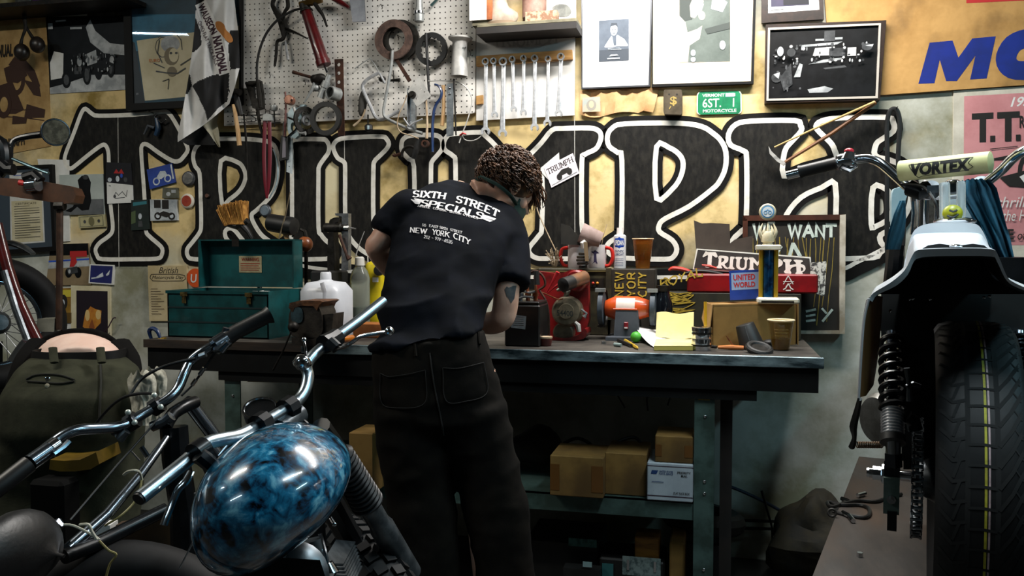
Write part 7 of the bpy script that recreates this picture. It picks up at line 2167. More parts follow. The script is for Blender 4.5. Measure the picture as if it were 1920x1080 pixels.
m_blk2=M('black_tee','#060505','#0a0908',10,.9,spec=.12)
soft('shirt',cloth(vs,ns,.005,(3,2,4),1.4),fs,m_blk2,man2,'black shirt pulled up the back')
for pts in([(70,640,2.56),(44,668,2.5),(26,700,2.46),(10,740,2.44)],[(226,642,2.56),(246,668,2.5),(256,696,2.46),(262,722,2.44)]):
 MB(m_blk2).tube(apx(pts),[.03,.024,.016,.008],10,True,4,flat=.45).build('shirt_tail',None,man2)
b2=BVHTree.FromPolygons(v2,[list(f)for f in pants2.data.polygons[0:0]]or[list(p.vertices)for p in pants2.data.polygons])
m_belt=M('dark_belt','#0b0a09',None,rough=.6,spec=.2)
ring=[q for q in row_ring((63,664),(235,664),2.47,.088,30)]
lo_=[p+V((0,0,-.014))for p in ring]
hi_=[p+V((0,0,.014))+FH*.004 for p in ring]
ou_=lambda rr,s:[sum(rr,V())/len(rr)+(p-sum(rr,V())/len(rr))*s for p in rr]
MB(m_belt).loft([ou_(lo_,.985),ou_(hi_,.95),ou_(hi_,.9),ou_(lo_,.92)],False,True).build('belt',None,man2)
for x in(99,188):
 a=at(x,650,2.36)
 MB(m_olp).tube(apx([(x,652,2.375),(x+1,664,2.36),(x+3,680,2.33)]),.011,8,flat=.35).build('belt_loop',None,man2)
seam(b2,[(188,684),(189,720),(187,760),(186,800)],.003,M('olive_seam','#1a1b14',None,rough=.9),'seat_seam',pants2)
seam(b2,[(50,712),(70,704),(110,704),(140,713)],.0025,MATS['olive_seam'],'pocket_seam',pants2)
seam(b2,[(52,716),(84,718),(112,720),(140,716)],.0025,MATS['olive_seam'],'pocket_seam',pants2)
p=on_surface(b2,90,711,.002)
MB(m_chr).lathe(p,CAM-p,[(0,.0065),(.003,.0065),(.005,.003)],14).build('button',None,pants2)
p=on_surface(b2,89,724,.002)
MB(M('cream_button','#b8ae96',None,rough=.4)).lathe(p,CAM-p,[(0,.006),(.003,.006),(.004,.003)],14).build('button',None,pants2)
for x in(60,200):
 c0=at(x,1337,2.36)
 MB(M('work_shoe','#120f0d')).loft([[V((c0.x+w_*math.cos(2*PI*k/18),c0.y+.05+l_*math.sin(2*PI*k/18),z))for k in range(18)]for z,w_,l_ in((0,.05,.15),(.025,.053,.155),(.06,.048,.14),(.09,.042,.08),(.11,.04,.06))]).build('shoe',None,man2)
rg=MB(M('grey_rag','#c2beae','#8f8b7c',30,.9,bump=.3))
rg.loft([arch(268,y_,2.28,w_*2.44/F,.02+.0*i,18)for i,(y_,w_)in enumerate(((702,4),(704,6)))])
rows=[]
for j in range(31):
 v=j/30
 y=698+100*v
 l=lerp_tab([(698,246),(712,238),(730,240),(760,246),(800,250)],y)
 r=lerp_tab([(698,276),(706,290),(720,294),(750,292),(800,280)],y)
 rows.append([at(l+(r-l)*i/24,y+5*math.sin(i*.5)*(1-v),2.24+.03*abs(i/12-1)**2+.016*noise.noise(V((i*.17,v*4.5,3)))+.005*noise.noise(V((i*.4,v*10,8))))for i in range(25)])
rb=MB(MATS['grey_rag'])
rb.sheet(rows)
rb.sheet([[p+FH*.07 for p in row]for row in rows])
rb.build('shop_rag',None,None,angle=180,label='crumpled grey rag hanging from the bent person\'s hip pocket',cat='rag')
Z=V((0,0,1))
m_chd=M('dark_chrome','#8f9aa6',None,rough=.2,metal=1.0)
m_bar=M('bar_chrome','#b4c0c8',None,rough=.3,metal=1.0)
m_blkm=M('black_metal','#0c0d0f','#15171a',20,.3,metal=.3)
m_grip=M('grip_rubber','#0e0e0f',None,rough=.45)
m_eng=M('engine_alloy','#6f7478','#4a4f53',18,.35,metal=.8)
m_tire=M('tyre_rubber','#0c0c0d','#131314',30,.65,spec=.25)
m_tank=bpy.data.materials.new('smoky_blue_paint')
def tank_mat():
 m=m_tank
 m.use_nodes=True
 nt=m.node_tree
 N,L=nt.nodes.new,nt.links.new
 b=nt.nodes['Principled BSDF']
 b.inputs['Roughness'].default_value=.22
 b.inputs['Coat Weight'].default_value=1.0
 b.inputs['Coat Roughness'].default_value=.04
 tc=N('ShaderNodeTexCoord')
 n1=N('ShaderNodeTexNoise')
 n1.inputs['Scale'].default_value=13
 n1.inputs['Detail'].default_value=9
 n1.inputs['Roughness'].default_value=.68
 n1.inputs['Distortion'].default_value=1.3
 n2=N('ShaderNodeTexNoise')
 n2.inputs['Scale'].default_value=42
 n2.inputs['Detail'].default_value=8
 n2.inputs['Distortion'].default_value=.8
 ml=N('ShaderNodeMath')
 ml.operation='MULTIPLY'
 rp=N('ShaderNodeValToRGB')
 e=rp.color_ramp.elements
 e[0].position=.165
 e[0].color=C('#04070b')
 e[1].position=.40
 e[1].color=C('#7ab8cc')
 x=e.new(.20)
 x.color=C('#0b3550')
 x=e.new(.28)
 x.color=C('#1c6c90')
 L(tc.outputs['Object'],n1.inputs['Vector'])
 L(tc.outputs['Object'],n2.inputs['Vector'])
 L(n1.outputs['Fac'],ml.inputs[0])
 L(n2.outputs['Fac'],ml.inputs[1])
 L(ml.outputs[0],rp.inputs[0])
 L(rp.outputs[0],b.inputs['Base Color'])
tank_mat()
def T3(mb,pts,r,seg=10,smooth=0,flat=1.0):
 """tube through (px, py, depth) points; r in metres"""
 return mb.tube([at(*p)for p in pts],r,seg,True,smooth,flat=flat)
def pxm(r,d):
 return r*d/F
def wheel(parent,c,ax,Rr,rt,mat,knobs=True,n=54,rim=None,spokes=True,squash=1.0):
 """tyre, rim, spokes and hub about axis ax"""
 u,v,w=frame_of(ax)
 mb=MB(mat)
 ns_=64
 rings=[]
 for k in range(ns_):
  a=2*PI*k/ns_
  rd=u*math.cos(a)+v*math.sin(a)
  rings.append([c+rd*(Rr+rt*math.cos(q))+w*(rt*squash*math.sin(q))for q in[2*PI*j/14 for j in range(14)]])
 mb.loft(rings,False,True)
 ty=mb.build('tyre',None,parent)
 if knobs:
  mk_=MB(mat)
  for k in range(n):
   for j,q in enumerate((-62,-30,0,30,62)):
    a=2*PI*(k+(.5 if j%2 else 0))/n
    qq=math.radians(q)
    rd=u*math.cos(a)+v*math.sin(a)
    tg=-u*math.sin(a)+v*math.cos(a)
    nn=rd*math.cos(qq)+w*math.sin(qq)
    sd=w*math.cos(qq)-rd*math.sin(qq)
    p=c+rd*Rr+nn*(rt*1.0)
    rot=Matrix((tg,sd,nn)).transposed()
    mk_.box(p,(2*PI*(Rr+rt)/n*.6,rt*.42,rt*.22),rot)
  mk_.build('tread',None,ty)
 if rim:
  MB(m_chd).tube([c+(u*math.cos(a)+v*math.sin(a))*rim for a in[2*PI*k/48 for k in range(48)]],.014,8,closed=True).build('rim',None,parent)
  MB(m_eng).lathe(c-w*.05,w,[(0,.03),(.02,.045),(.08,.045),(.1,.03)],20).build('hub',None,parent)
  if spokes:
   mb=MB(m_stl)
   for k in range(32):
    a=2*PI*k/32
    b_=a+(.35 if k%2 else-.35)
    mb.tube([c+(u*math.cos(a)+v*math.sin(a))*rim,c+(u*math.cos(b_)+v*math.sin(b_))*.04+w*(.04 if k%4<2 else-.04)],.0016,4)
   mb.build('spokes',None,parent)
bb=thing('motorcycle','leaning motorcycle with a smoky blue tank and bare chrome handlebar, nearest the camera','motorcycle',V((at(600,1200,1.6).x,at(600,1200,1.6).y,0)))
bar=[(262,934,1.24),(305,900,1.28),(352,862,1.33),(372,842,1.35),(390,830,1.37),(420,823,1.40),(445,818,1.43),(470,806,1.46),(492,794,1.49),(540,765,1.55),(558,752,1.58),(572,732,1.60),(578,705,1.62),(575,685,1.64),(590,664,1.66),(622,638,1.70),(670,603,1.76),(719,564,1.82)]
hb_=T3(MB(m_bar),bar,.0112,14,4).build('handlebar',None,bb)
MB(m_grip).tube([at(262,934,1.24),at(259,937,1.237)],.0098,12).build('end_plug',None,hb_)
for a_,b_ in(((482,800,1.47),(498,790,1.49)),((533,770,1.54),(549,760,1.56))):
 MB(m_blkm).tube([at(*a_),at(*b_)],.021,10).build('riser_clamp',None,bb)
 MB(m_blkm).tube([at(a_[0]+12,a_[1]+5,a_[2]+.02),at(a_[0]+36,a_[1]+42,a_[2]+.04)],.016,10).build('riser',None,bb)
T3(MB(m_blkm),[(606,646,1.67),(620,640,1.69),(632,632,1.71)],.019,10).build('brake_perch',None,bb)
lv=T3(MB(m_chr),[(630,654,1.66),(645,650,1.64),(660,642,1.62),(676,631,1.61),(706,625,1.6),(728,622,1.59)],[.006,.006,.0055,.0055,.006,.006],10,4,.6)
lv.ball(at(730,621,1.59),.009,12,8)
lv.build('brake_lever',None,bb)
T3(MB(m_blkm),[(618,640,1.66),(632,653,1.655)],.012,10).build('lever_pivot',None,bb)
jt=MB(m_chr)
jt.ball(at(567,680,1.61),.0155,18,12)
jt.lathe(at(560,690,1.62),at(574,670,1.62)-at(560,690,1.62),[(0,.012),(.004,.017),(.02,.017),(.024,.012)],12)
jt.build('bar_joint',None,bb)
T3(MB(m_chr),[(574,672,1.61),(573,655,1.61),(570,638,1.62)],[.003,.0025,.0025],8,3).build('mirror_stub',None,bb)
MB(m_chr).ball(at(570,637,1.62),.005,10,8).build('stub_tip',None,bb)
T3(MB(m_blkm),[(364,852,1.325),(384,838,1.345)],.018,12).build('clutch_perch',None,bb)
T3(MB(m_blkm),[(372,852,1.32),(392,868,1.33),(398,880,1.34)],.013,8).build('perch_arm',None,bb)
T3(MB(m_chr),[(358,884,1.28),(349,902,1.27),(334,918,1.265),(324,940,1.26),(313,968,1.25),(307,985,1.245)],[.006,.007,.0065,.006,.0065,.007],10,3,.55).build('clutch_lever',None,bb)
gc=at(488,766,1.56)
gn=(CAM-gc).normalized()*.5+Z*.75-RH*.1
MB(m_blkm).lathe(gc-gn.normalized()*.03,gn,[(0,.022),(.01,.03),(.028,.031)],24).build('gauge',None,bb)
MB(m_chr).torus(gc,gn,.03,.0028,28,6).build('gauge_ring',None,bb)
MB(glass_thin('gauge_glass')).lathe(gc,gn,[(0,.029),(.0005,.029)],24).build('gauge_glass',None,bb)
T3(MB(m_eng),[(524,806,1.52),(548,784,1.56),(560,776,1.58)],.02,12).build('top_clamp',None,bb)
T3(MB(m_chr),[(540,830,1.5),(552,812,1.52)],.012,10).build('stem_nut',None,bb)
tc_=at(512,930,1.36)
e1=(RH*.80+Z*.60)
e1=(e1+FH*.15).normalized()
e3=(FH-e1*FH.dot(e1)).normalized()
e2=e3.cross(e1).normalized()
if e2.z<0:
 e2=-e2
mb=MB(m_tank)
rings=[]
NS=36
for i in range(25):
 t=-1+2*i/24
 s_=math.sqrt(max(0,1-abs(t)**2.3))
 s_=max(s_,.02)
 fr_=(t+1)/2
 wd=.124*(1.0+.10*fr_)
 ring=[]
 for k in range(NS):
  q=2*PI*k/NS
  x=math.copysign(abs(math.cos(q))**.86,math.cos(q))*wd*s_
  y=math.sin(q)
  y=(y*.098 if y>0 else y*.088)*s_
  x*=1-.16*(y/.098)
  ring.append(tc_+e1*x+e2*(y+.012*fr_)+e3*(t*.2))
 rings.append(ring)
mb.loft(rings)
tank=mb.build('fuel_tank',None,bb,angle=60,label='smoky blue and black painted tank')
T3(MB(m_eng),[(590,823,1.46),(604,838,1.45)],.018,12).build('fuel_cap',None,tank)
p0,p1=at(636,850,1.62),at(690,945,1.70)
L_=(p1-p0).length
prof=[]
NB=13
for k in range(NB):
 a_=.024+.007*k/NB
 prof+=[(L_*(k/NB),a_-.004),(L_*((k+.35)/NB),a_+.003),(L_*((k+.65)/NB),a_+.003)]
prof.append((L_,.024))
MB(M('gaiter','#121315',None,rough=.35)).lathe(p0,p1-p0,prof,24).build('fork_gaiter',None,bb,angle=20)
p2=at(768,1075,1.82)
MB(m_eng).lathe(p1,p2-p1,[(0,.022),(.06,.022),(.07,.026),((p2-p1).length,.026)],18).build('fork_slider',None,bb)
MB(m_blkm).tube([at(600,800,1.56),p0],.02,10).build('fork_stanchion',None,bb)
p3=at(560,840,1.62)
MB(m_blkm).tube([at(540,800,1.58),at(585,880,1.66),at(690,1070,1.84)],.026,10).build('fork_stanchion',None,bb)
wc=at(722,1208,1.92)
wax=(R*.91+U*.42)*.866+D*.5
wheel(bb,wc,wax,.255,.058,m_tire,True,58,rim=.2)
T3(MB(m_chr),[(619,970,1.62),(627,983,1.62)],.0032,8).build('valve',None,bb)
MB(m_chr).ball(at(627,983,1.62),.005,10,8).build('valve_cap',None,bb)
for(x0_,y0_,x1_,y1_,d_,r_)in((585,1012,596,1062,1.5,.017),(545,1030,566,1075,1.46,.007)):
 T3(MB(m_eng),[(x0_,y0_,d_),(x1_,y1_,d_)],r_,14).build('rocker_box',None,bb)
cc=at(548,1085,1.42)
MB(m_eng).lathe(cc,(CAM-cc),[(0,.06),(.02,.06),(.035,.045),(.04,.03),(.045,.028),(.045,.012)],26).build('carburettor',None,bb)
for k in range(8):
 a_,b_=at(604+k*1.5,1058+k*7,1.5),at(644+k*2,1060+k*7,1.56)
 MB(m_eng).prism([a_,b_,b_+V((0,0,.003)),a_+V((0,0,.003))],FH*.12).build('cooling_fin',None,bb)
T3(MB(m_chr),[(600,1000,1.5),(608,1030,1.5),(616,1062,1.48)],.004,8).build('push_rod',None,bb)
T3(MB(m_chr),[(612,1058,1.48),(618,1070,1.48),(612,1082,1.48)],[.012,.016,.012],10).build('plug_cap',None,bb)
MB(m_blkm).loft([[at(x,y,d_)for x,y in((434,1040),(600,1050),(620,1112),(436,1112))]for d_ in(1.36,1.7)]).build('engine_block',None,bb)
T3(MB(m_eng),[(420,1046,1.3),(436,1038,1.32),(456,1030,1.33)],.008,10).build('fuel_tap',None,bb)
T3(MB(m_grip),[(470,1044,1.34),(500,1040,1.36),(530,1046,1.38)],.009,10,3).build('fuel_pipe',None,bb)
for pts in([(398,862,1.35),(399,890,1.36),(399,925,1.37)],[(364,925,1.38),(376,930,1.38),(388,934,1.38)],[(378,980,1.3),(360,1020,1.3),(336,1066,1.3)]):
 T3(MB(m_stl),pts,.0014,6,2).build('cable',None,bb)
T3(MB(m_grip),[(420,838,1.44),(470,845,1.5),(540,830,1.55),(575,800,1.56),(560,785,1.57)],.005,8,4).build('cable',None,bb)
T3(MB(m_eng),[(524,838,1.5),(548,822,1.5),(556,808,1.52)],.0035,8,3).build('cable',None,bb)
T3(MB(m_chd),[(412,858,1.42),(432,842,1.43),(440,828,1.44)],[.006,.012,.005],10).build('adjuster',None,bb)
T3(MB(m_blkm),[(446,1112,1.42),(444,1085,1.42),(446,1060,1.42)],.02,10).build('frame_tube',None,bb)
T3(MB(m_blkm),[(585,880,1.6),(590,960,1.62),(600,1100,1.66),(600,1300,1.7)],.018,10).build('frame_tube',None,bb)
ba=thing('motorcycle','stripped motorcycle with black grip and chrome handlebar, in front of the bent person','motorcycle',V((at(220,1200,1.9).x,at(220,1200,1.9).y,0)))
bar=[(-40,938,1.60),(-5,915,1.63),(40,880,1.68),(75,850,1.71),(100,830,1.74),(122,815,1.76),(148,806,1.78),(180,804,1.81),(212,802,1.84),(236,796,1.86),(262,780,1.89),(296,760,1.92),(320,744,1.94),(335,726,1.96),(346,700,1.98),(356,680,2.0),(376,662,2.01),(402,647,2.03),(424,636,2.05)]
hb_=T3(MB(m_chd),bar,.0115,14,4).build('handlebar',None,ba)
T3(MB(m_grip),[(422,636,2.05),(440,624,2.06),(498,594,2.1),(506,590,2.105)],[.02,.0185,.0185,.023],14).build('rubber_grip',None,ba)
g_=MB(m_chd)
T3(g_,[(402,650,2.02),(424,636,2.04)],.021,14)
g_.build('throttle_housing',None,ba)
T3(MB(m_chd),[(404,656,2.02),(416,654,2.01),(428,642,2.01)],[.009,.012,.008],10).build('switch',None,ba)
T3(MB(m_chd),[(426,615,2.05),(422,628,2.05)],.01,10).build('brake_adjuster',None,ba)
T3(MB(m_stl),[(386,664,2.0),(374,668,2.0)],.007,8).build('clip',None,ba)
T3(MB(m_chd),[(56,868,1.68),(92,843,1.72)],.0165,14).build('throttle_sleeve',None,ba)
T3(MB(m_chr),[(94,842,1.72),(108,832,1.735)],.016,12).build('lever_clamp',None,ba)
T3(MB(m_chd),[(100,852,1.71),(120,838,1.73),(130,828,1.74)],.007,8).build('clutch_lever',None,ba)
T3(MB(m_grip),[(54,870,1.68),(8,906,1.64),(-20,926,1.62)],.018,12).build('rubber_grip',None,ba)
for(x,y,d_)in((248,790,1.875),(294,761,1.92)):
 T3(MB(m_blkm),[(x-8,y+6,d_),(x+8,y-5,d_)],.02,10).build('riser_clamp',None,ba)
for(x,y)in((240,773),(252,792),(289,741),(301,763)):
 MB(M('pale_bolt','#c9cfc6',None,rough=.35,metal=.4)).ball(at(x,y,1.86),.0065,12,8).build('bolt',None,ba)
T3(MB(m_blkm),[(310,800,1.9),(325,775,1.93),(350,760,1.97),(366,754,2.0)],.015,12,2).build('top_clamp',None,ba)
T3(MB(m_chd),[(285,800,1.9),(310,790,1.9),(322,780,1.9)],.012,10).build('steering_nut',None,ba)
T3(MB(m_chd),[(355,756,2.0),(392,805,2.03),(436,866,2.06),(480,926,2.1)],.0165,14).build('fork_tube',None,ba)
T3(MB(m_chd),[(392,836,1.95),(420,872,1.97),(460,930,2.0)],.0165,14).build('fork_tube',None,ba)
T3(MB(m_blkm),[(338,768,2.0),(356,752,2.02),(366,756,2.02)],.014,12).build('headlamp_ear',None,ba)
T3(MB(m_grip),[(366,672,1.99),(330,680,1.99),(296,692,1.98),(264,712,1.98),(243,742,1.96)],.0035,8,5).build('cable',None,ba)
T3(MB(m_grip),[(290,738,1.92),(262,738,1.94),(230,746,1.96),(200,770,1.98),(166,812,2.0)],.0035,8,5).build('cable',None,ba)
T3(MB(m_grip),[(404,660,2.02),(384,690,2.01),(362,720,2.0),(340,742,1.98)],.003,8,4).build('cable',None,ba)
T3(MB(m_chr),[(383,690,2.0),(374,703,2.0)],.005,8).build('cable_adjuster',None,ba)
T3(MB(m_chr),[(368,711,2.0),(360,722,2.0)],.005,8).build('cable_adjuster',None,ba)
T3(MB(m_chd),[(313,821,1.86),(296,845,1.82),(262,892,1.76),(200,966,1.66),(128,1030,1.58)],[.007,.009,.0095,.011,.012],12).build('push_rod_tube',None,ba)
T3(MB(m_blkm),[(312,955,1.75),(250,985,1.7),(180,1020,1.62),(120,1044,1.56)],.014,12).build('frame_tube',None,ba)
T3(MB(m_grip),[(300,782,1.9),(220,872,1.82),(132,975,1.7)],.0022,6).build('cable',None,ba)
T3(MB(m_blkm),[(326,800,1.92),(330,860,1.92),(345,960,1.92),(350,1200,1.95)],.03,10).build('frame_neck',None,ba)
T3(MB(m_blkm),[(210,812,1.86),(232,806,1.86),(240,816,1.86)],[.006,.013,.008],10).build('indicator',None,ba)
T3(MB(m_eng),[(224,822,1.85),(238,808,1.85)],[.012,.008],10).build('indicator_lens',None,ba)
T3(MB(m_chd),[(265,838,1.9),(277,856,1.9)],.006,8).build('rod_end',None,ba)
T3(MB(m_stl),[(246,846,1.92),(262,864,1.92)],.002,6).build('wire',None,ba)
tie=M('cable_tie','#b9b7a6',None,rough=.5)
T3(MB(tie),[(232,890,1.72),(240,884,1.70),(252,882,1.69),(262,886,1.70),(266,900,1.71)],.0028,6,3).build('cable_tie',None,ba)
T3(MB(M('yellow_wire','#8f8452',None,rough=.5)),[(266,896,1.71),(262,920,1.7),(250,944,1.69),(225,968,1.67),(196,986,1.66)],.0022,6,4).build('wire',None,ba)
T3(MB(tie),[(104,986,1.58),(130,984,1.58),(152,992,1.58),(178,1006,1.58),(186,1012,1.58)],.0024,6,3).build('wire',None,ba)
T3(MB(tie),[(150,984,1.56),(166,984,1.55),(172,996,1.55),(182,1012,1.55)],.003,6,3).build('cable_tie',None,ba)
T3(MB(MATS['yellow_wire']),[(186,1014,1.56),(204,1032,1.56),(218,1040,1.56),(206,1058,1.56),(198,1084,1.56)],.0022,6,4).build('wire',None,ba)
T3(MB(m_chd),[(96,986,1.58),(108,984,1.58),(116,990,1.58)],[.009,.013,.008],8).build('connector',None,ba)
sc_=at(28,1050,1.45)
mb=MB(M('black_leather','#111112','#0b0b0c',26,.42,bump=.12))
rings=[]
for i in range(15):
 t=i/14
 c_=at(-60+180*t,1075-40*math.sin(t*2.2),1.40+.1*t)
 hw_=.088*(math.sin(PI*min(1,.12+t*.95))**.6)+.004
 rings.append([c_+FH*(hw_*1.2*math.cos(q))+Z*(hw_*.8*math.sin(q))for q in[2*PI*k/22 for k in range(22)]])
mb.loft(rings)
mb.build('saddle',None,ba,angle=70)
wheel(ba,at(190,1345,1.54),(R*.35+U*.45-D*.8),.26,.055,m_tire,False,rim=.21)
MB(m_blkm).loft([[at(x,y,d_)for x,y in((150,1060),(330,1040),(360,1290),(130,1290))]for d_ in(2.06,2.2)]).build('engine_block',None,ba)
g=thing('oil_carton','white and red printed carton seen through the frame of the stripped motorcycle','carton',V((at(185,1030,1.95).x,at(185,1030,1.95).y,0)))
a_,b_=at(162,985,1.95),at(206,985,1.95)
MB(wpap).prism([V((a_.x,a_.y,.0)),V((b_.x,b_.y,.0)),V((b_.x,b_.y,b_.z)),V((a_.x,a_.y,a_.z))],FH*.04).build('box',None,g)
w_=(b_-a_)
for u0,u1,mt in((.12,.3,redp),(.62,.72,redp),(.36,.58,M('carton_green','#5d6a52',None,rough=.6))):
 c0_,c1_=a_+w_*u0,a_+w_*u1
 MB(mt).prism([V((c0_.x,c0_.y,.02))-FH*.001,V((c1_.x,c1_.y,.02))-FH*.001,c1_-FH*.001-Z*.03,c0_-FH*.001-Z*.03],FH*.0008).build('printed_band',None,g)
g=thing('brown_crate','low brown crate under the frame of the stripped motorcycle','crate',V((at(270,1040,1.96).x,at(270,1040,1.96).y,0)))
a_,b_=at(217,985,1.96),at(338,965,1.98)
MB(M('crate_brown','#4a3216','#33220e',8,.8)).prism([V((a_.x,a_.y,0)),V((b_.x,b_.y,0)),b_,a_],FH*.03).build('crate',None,g)
mb=MB(M('tray_yellow','#6d5410','#54400a',12,.45))
top=[at(x,y,2.15)for x,y in((94,862),(120,864),(150,862),(172,852),(180,848),(186,870),(170,880),(140,884),(112,884),(92,880))]
mb.prism(top,FH*.12)
tr=mb.build('drain_tray',None,None,label='yellow plastic tray rim glimpsed behind the chrome handlebar end',cat='tray')
p_=at(138,884,2.2)
MB(M('stand_black','#040404',None,rough=.8,spec=.1)).bx(p_.x-.05,p_.x+.05,p_.y-.10,p_.y-.03,0,p_.z-.0,.01).build('tray_stand',None,None,label='dark stand carrying the yellow tray',cat='stand')
_at,_T3=at,T3
def at(x,y,d):
 return _at(x,y,d+.4)
def T3(mb,pts,r,*a,**k):
 return _T3(mb,pts,[q*1.14 for q in r]if isinstance(r,list)else r*1.14,*a,**k)
bd=thing('motorcycle','dark motorcycle with red frame and a round mirror, standing against the posters','motorcycle',V((at(10,700,2.95).x,at(10,700,2.95).y,0)))
mc=at(104,248,2.95)
mn=(CAM-mc).normalized()+RH*.25
mir=MB(m_blkm).lathe(mc-mn.normalized()*.02,mn,[(0,.03),(.006,.048),(.02,.054),(.024,.05)],30).build('mirror',None,bd)
MB(m_chd).torus(mc+mn.normalized()*.003,mn,.05,.0032,36,6).build('mirror_rim',None,mir)
MB(M('mirror_glass','#5c5d52','#3d3e36',40,.25,metal=.2)).lathe(mc+mn.normalized()*.004,mn,[(0,.047),(.0008,.047)],30).build('mirror_glass',None,mir)  # matte grey glass colour stands in for the reflected room
T3(MB(m_blkm),[(78,252,2.95),(50,256,2.95),(28,262,2.94),(20,276,2.93),(18,310,2.92)],[.012,.011,.009,.009,.011],10,3).build('mirror_arm',None,bd)
T3(MB(m_blkm),[(-10,260,2.9),(6,275,2.9),(8,310,2.9),(-6,330,2.9)],[.02,.022,.02,.02],10,3).build('master_cylinder',None,bd)
T3(MB(m_blkm),[(-8,300,2.88),(14,318,2.88),(26,318,2.88)],.02,10).build('switchgear',None,bd)
T3(MB(M('lever_blue','#4a626a','#364a50',20,.35,metal=.7)),[(24,298,2.88),(50,309,2.87),(80,321,2.86),(91,325,2.86)],[.007,.008,.007,.008],10,2,.7).build('brake_lever',None,bd)
T3(MB(m_chd),[(-10,330,2.84),(2,340,2.84),(6,356,2.84)],.014,10).build('bar_end',None,bd)
bw=M('brown_leather','#4f2f1a','#35200f',9,.5,bump=.1)
mb=MB(bw).prism([at(x,y,2.8)for x,y in((-20,332),(60,337),(118,347),(136,352),(142,366),(138,380),(120,382),(60,374),(-20,363))],FH*.07)
mb.build('bar_roll',None,bd,label='brown leather wrapped bar')
T3(MB(m_chr),[(54,348,2.79),(72,346,2.78)],.022,14).build('bar_clamp',None,bd)
T3(MB(m_blkm),[(46,334,2.79),(64,328,2.79),(76,340,2.79)],.018,10).build('clamp_strap',None,bd)
T3(MB(redp),[(36,342,2.78),(46,344,2.78)],.009,8).build('kill_button',None,bd)
T3(MB(M('brown_rod','#4a3326','#33231a',20,.5,metal=.3)),[(112,378,2.82),(112,480,2.82),(110,618,2.84)],.0105,10).build('upright_rod',None,bd)
T3(MB(m_iron),[(104,386,2.81),(121,386,2.81)],.016,8).build('rod_bracket',None,bd)
wcd=at(-8,606,2.9)
wheel(bd,wcd,(R*.75-D*.66+U*.1),.21,.05,m_tire,False,rim=.165)
T3(MB(m_eng),[(-10,458,2.86),(20,456,2.86),(44,464,2.86),(62,476,2.86)],[.03,.03,.026,.016],10,3,.35).build('fender',None,bd)
T3(MB(M('frame_red','#4a0c0a','#380807',12,.3,coat=.4)),[(-6,420,2.78),(14,500,2.77),(40,575,2.76),(74,645,2.75)],.0175,12,2).build('frame_tube',None,bd)
T3(MB(m_eng),[(8,508,2.75),(30,580,2.74),(60,660,2.73)],.012,10).build('fork_leg',None,bd)
MB(M('grey_block','#7d7c70','#66655a',12,.6)).prism([at(x,y,2.82)for x,y in((66,622),(99,622),(101,597),(70,598))],FH*.06).build('fork_block',None,bd)
T3(MB(m_chr),[(22,676,2.7),(38,652,2.7),(48,640,2.7)],.012,10).build('exhaust_tip',None,bd)
MB(m_blkm).loft([[at(x,y,d_)for x,y in((-60,640),(5,640),(8,1150),(-60,1150))]for d_ in(3.05,3.2)]).build('engine_block',None,bd)
at,T3=_at,_T3
A25=math.radians(25)
fB=FH*math.cos(A25)+RH*math.sin(A25)
rB=RH*math.cos(A25)-FH*math.sin(A25)
AX=at(1818,905,1.75)
TBZ=AX.z-.3325
LB=lambda x,y,z:AX+rB*x+fB*y+Z*z
e0,e1_=G(1613,850,TBZ),G(1508,1120,TBZ)
far=e0
if far.y>-.06:
 far=e0.lerp(e1_,(e0.y+.06)/(e0.y-e1_.y))
wd=rB*.78
lift=thing('lift_table','wooden topped motorcycle lift table under the white tailed racer','lift',V((AX.x,AX.y,0)))
near=e1_+(e1_-e0).normalized()*.3
fr2=far+wd
fr2.y=min(fr2.y,-.06)
MB(M('lift_wood','#2f2822','#1c1713',6,.65,bump=.2,stretch=(2,.6,1),c3='#3c2c1e',sc3=3)).prism([V((p.x,p.y,TBZ))for p in(near,near+wd,fr2,far)],(0,0,-.05)).build('deck',None,lift)
MB(m_dk).prism([V((p.x,p.y,TBZ-.05))for p in(near+wd*.1,near+wd*.9,fr2.lerp(far,.1),far.lerp(fr2,.1))],(0,0,-.05)).build('frame',None,lift)
for p in(near.lerp(far,.1)+wd*.15,near.lerp(far,.1)+wd*.85,near.lerp(far,.85)+wd*.15,near.lerp(far,.85)+wd*.8):
 MB(m_dk).box((p.x,p.y,(TBZ-.1)/2),(.06,.06,TBZ-.1)).build('leg',None,lift)
bc=thing('motorcycle','flat track racing motorcycle with white tail and pale handlebar pad, seen from behind','motorcycle',V((AX.x,AX.y,TBZ)))
rt_,Rr_=.066,.262
mb=MB(M('rear_tyre_rubber','#0a0a0b','#101011',30,.6,spec=.3))
ns_=72
prof=[(.0,.033),(.028,.062),(.050,.072),(.062,.064),(.068,.046),(.0695,.028),(.070,.0)]
half=[(x,r)for r,x in prof]
ring_prof=[(-x,r)for x,r in[(.033,0),(.062,.028),(.072,.05),(.064,.0615),(.046,.0675),(.022,.0695)]]+[(x,r)for x,r in[(.022,.0695),(.046,.0675),(.064,.0615),(.072,.05),(.062,.028),(.033,0)]]
rings=[]
for k in range(ns_):
 a=2*PI*k/ns_
 rings.append([LB(x,-math.cos(a)*(Rr_+r),math.sin(a)*(Rr_+r))for x,r in ring_prof])
mb.loft(rings,False,True)
ty=mb.build('rear_tyre',None,bc,angle=50)
def tyre_pt(x,a,off=0.0):
 ax_=abs(x)
 tab=[(0,.0698),(.022,.0695),(.046,.0675),(.064,.0615),(.072,.05)]
 r=tab[-1][1]
 for(x0,r0),(x1,r1)in zip(tab,tab[1:]):
  if ax_<=x1:
   r=r0+(r1-r0)*(ax_-x0)/(x1-x0)
   break
 return LB(x,-math.cos(a)*(Rr_+r+off),math.sin(a)*(Rr_+r+off))
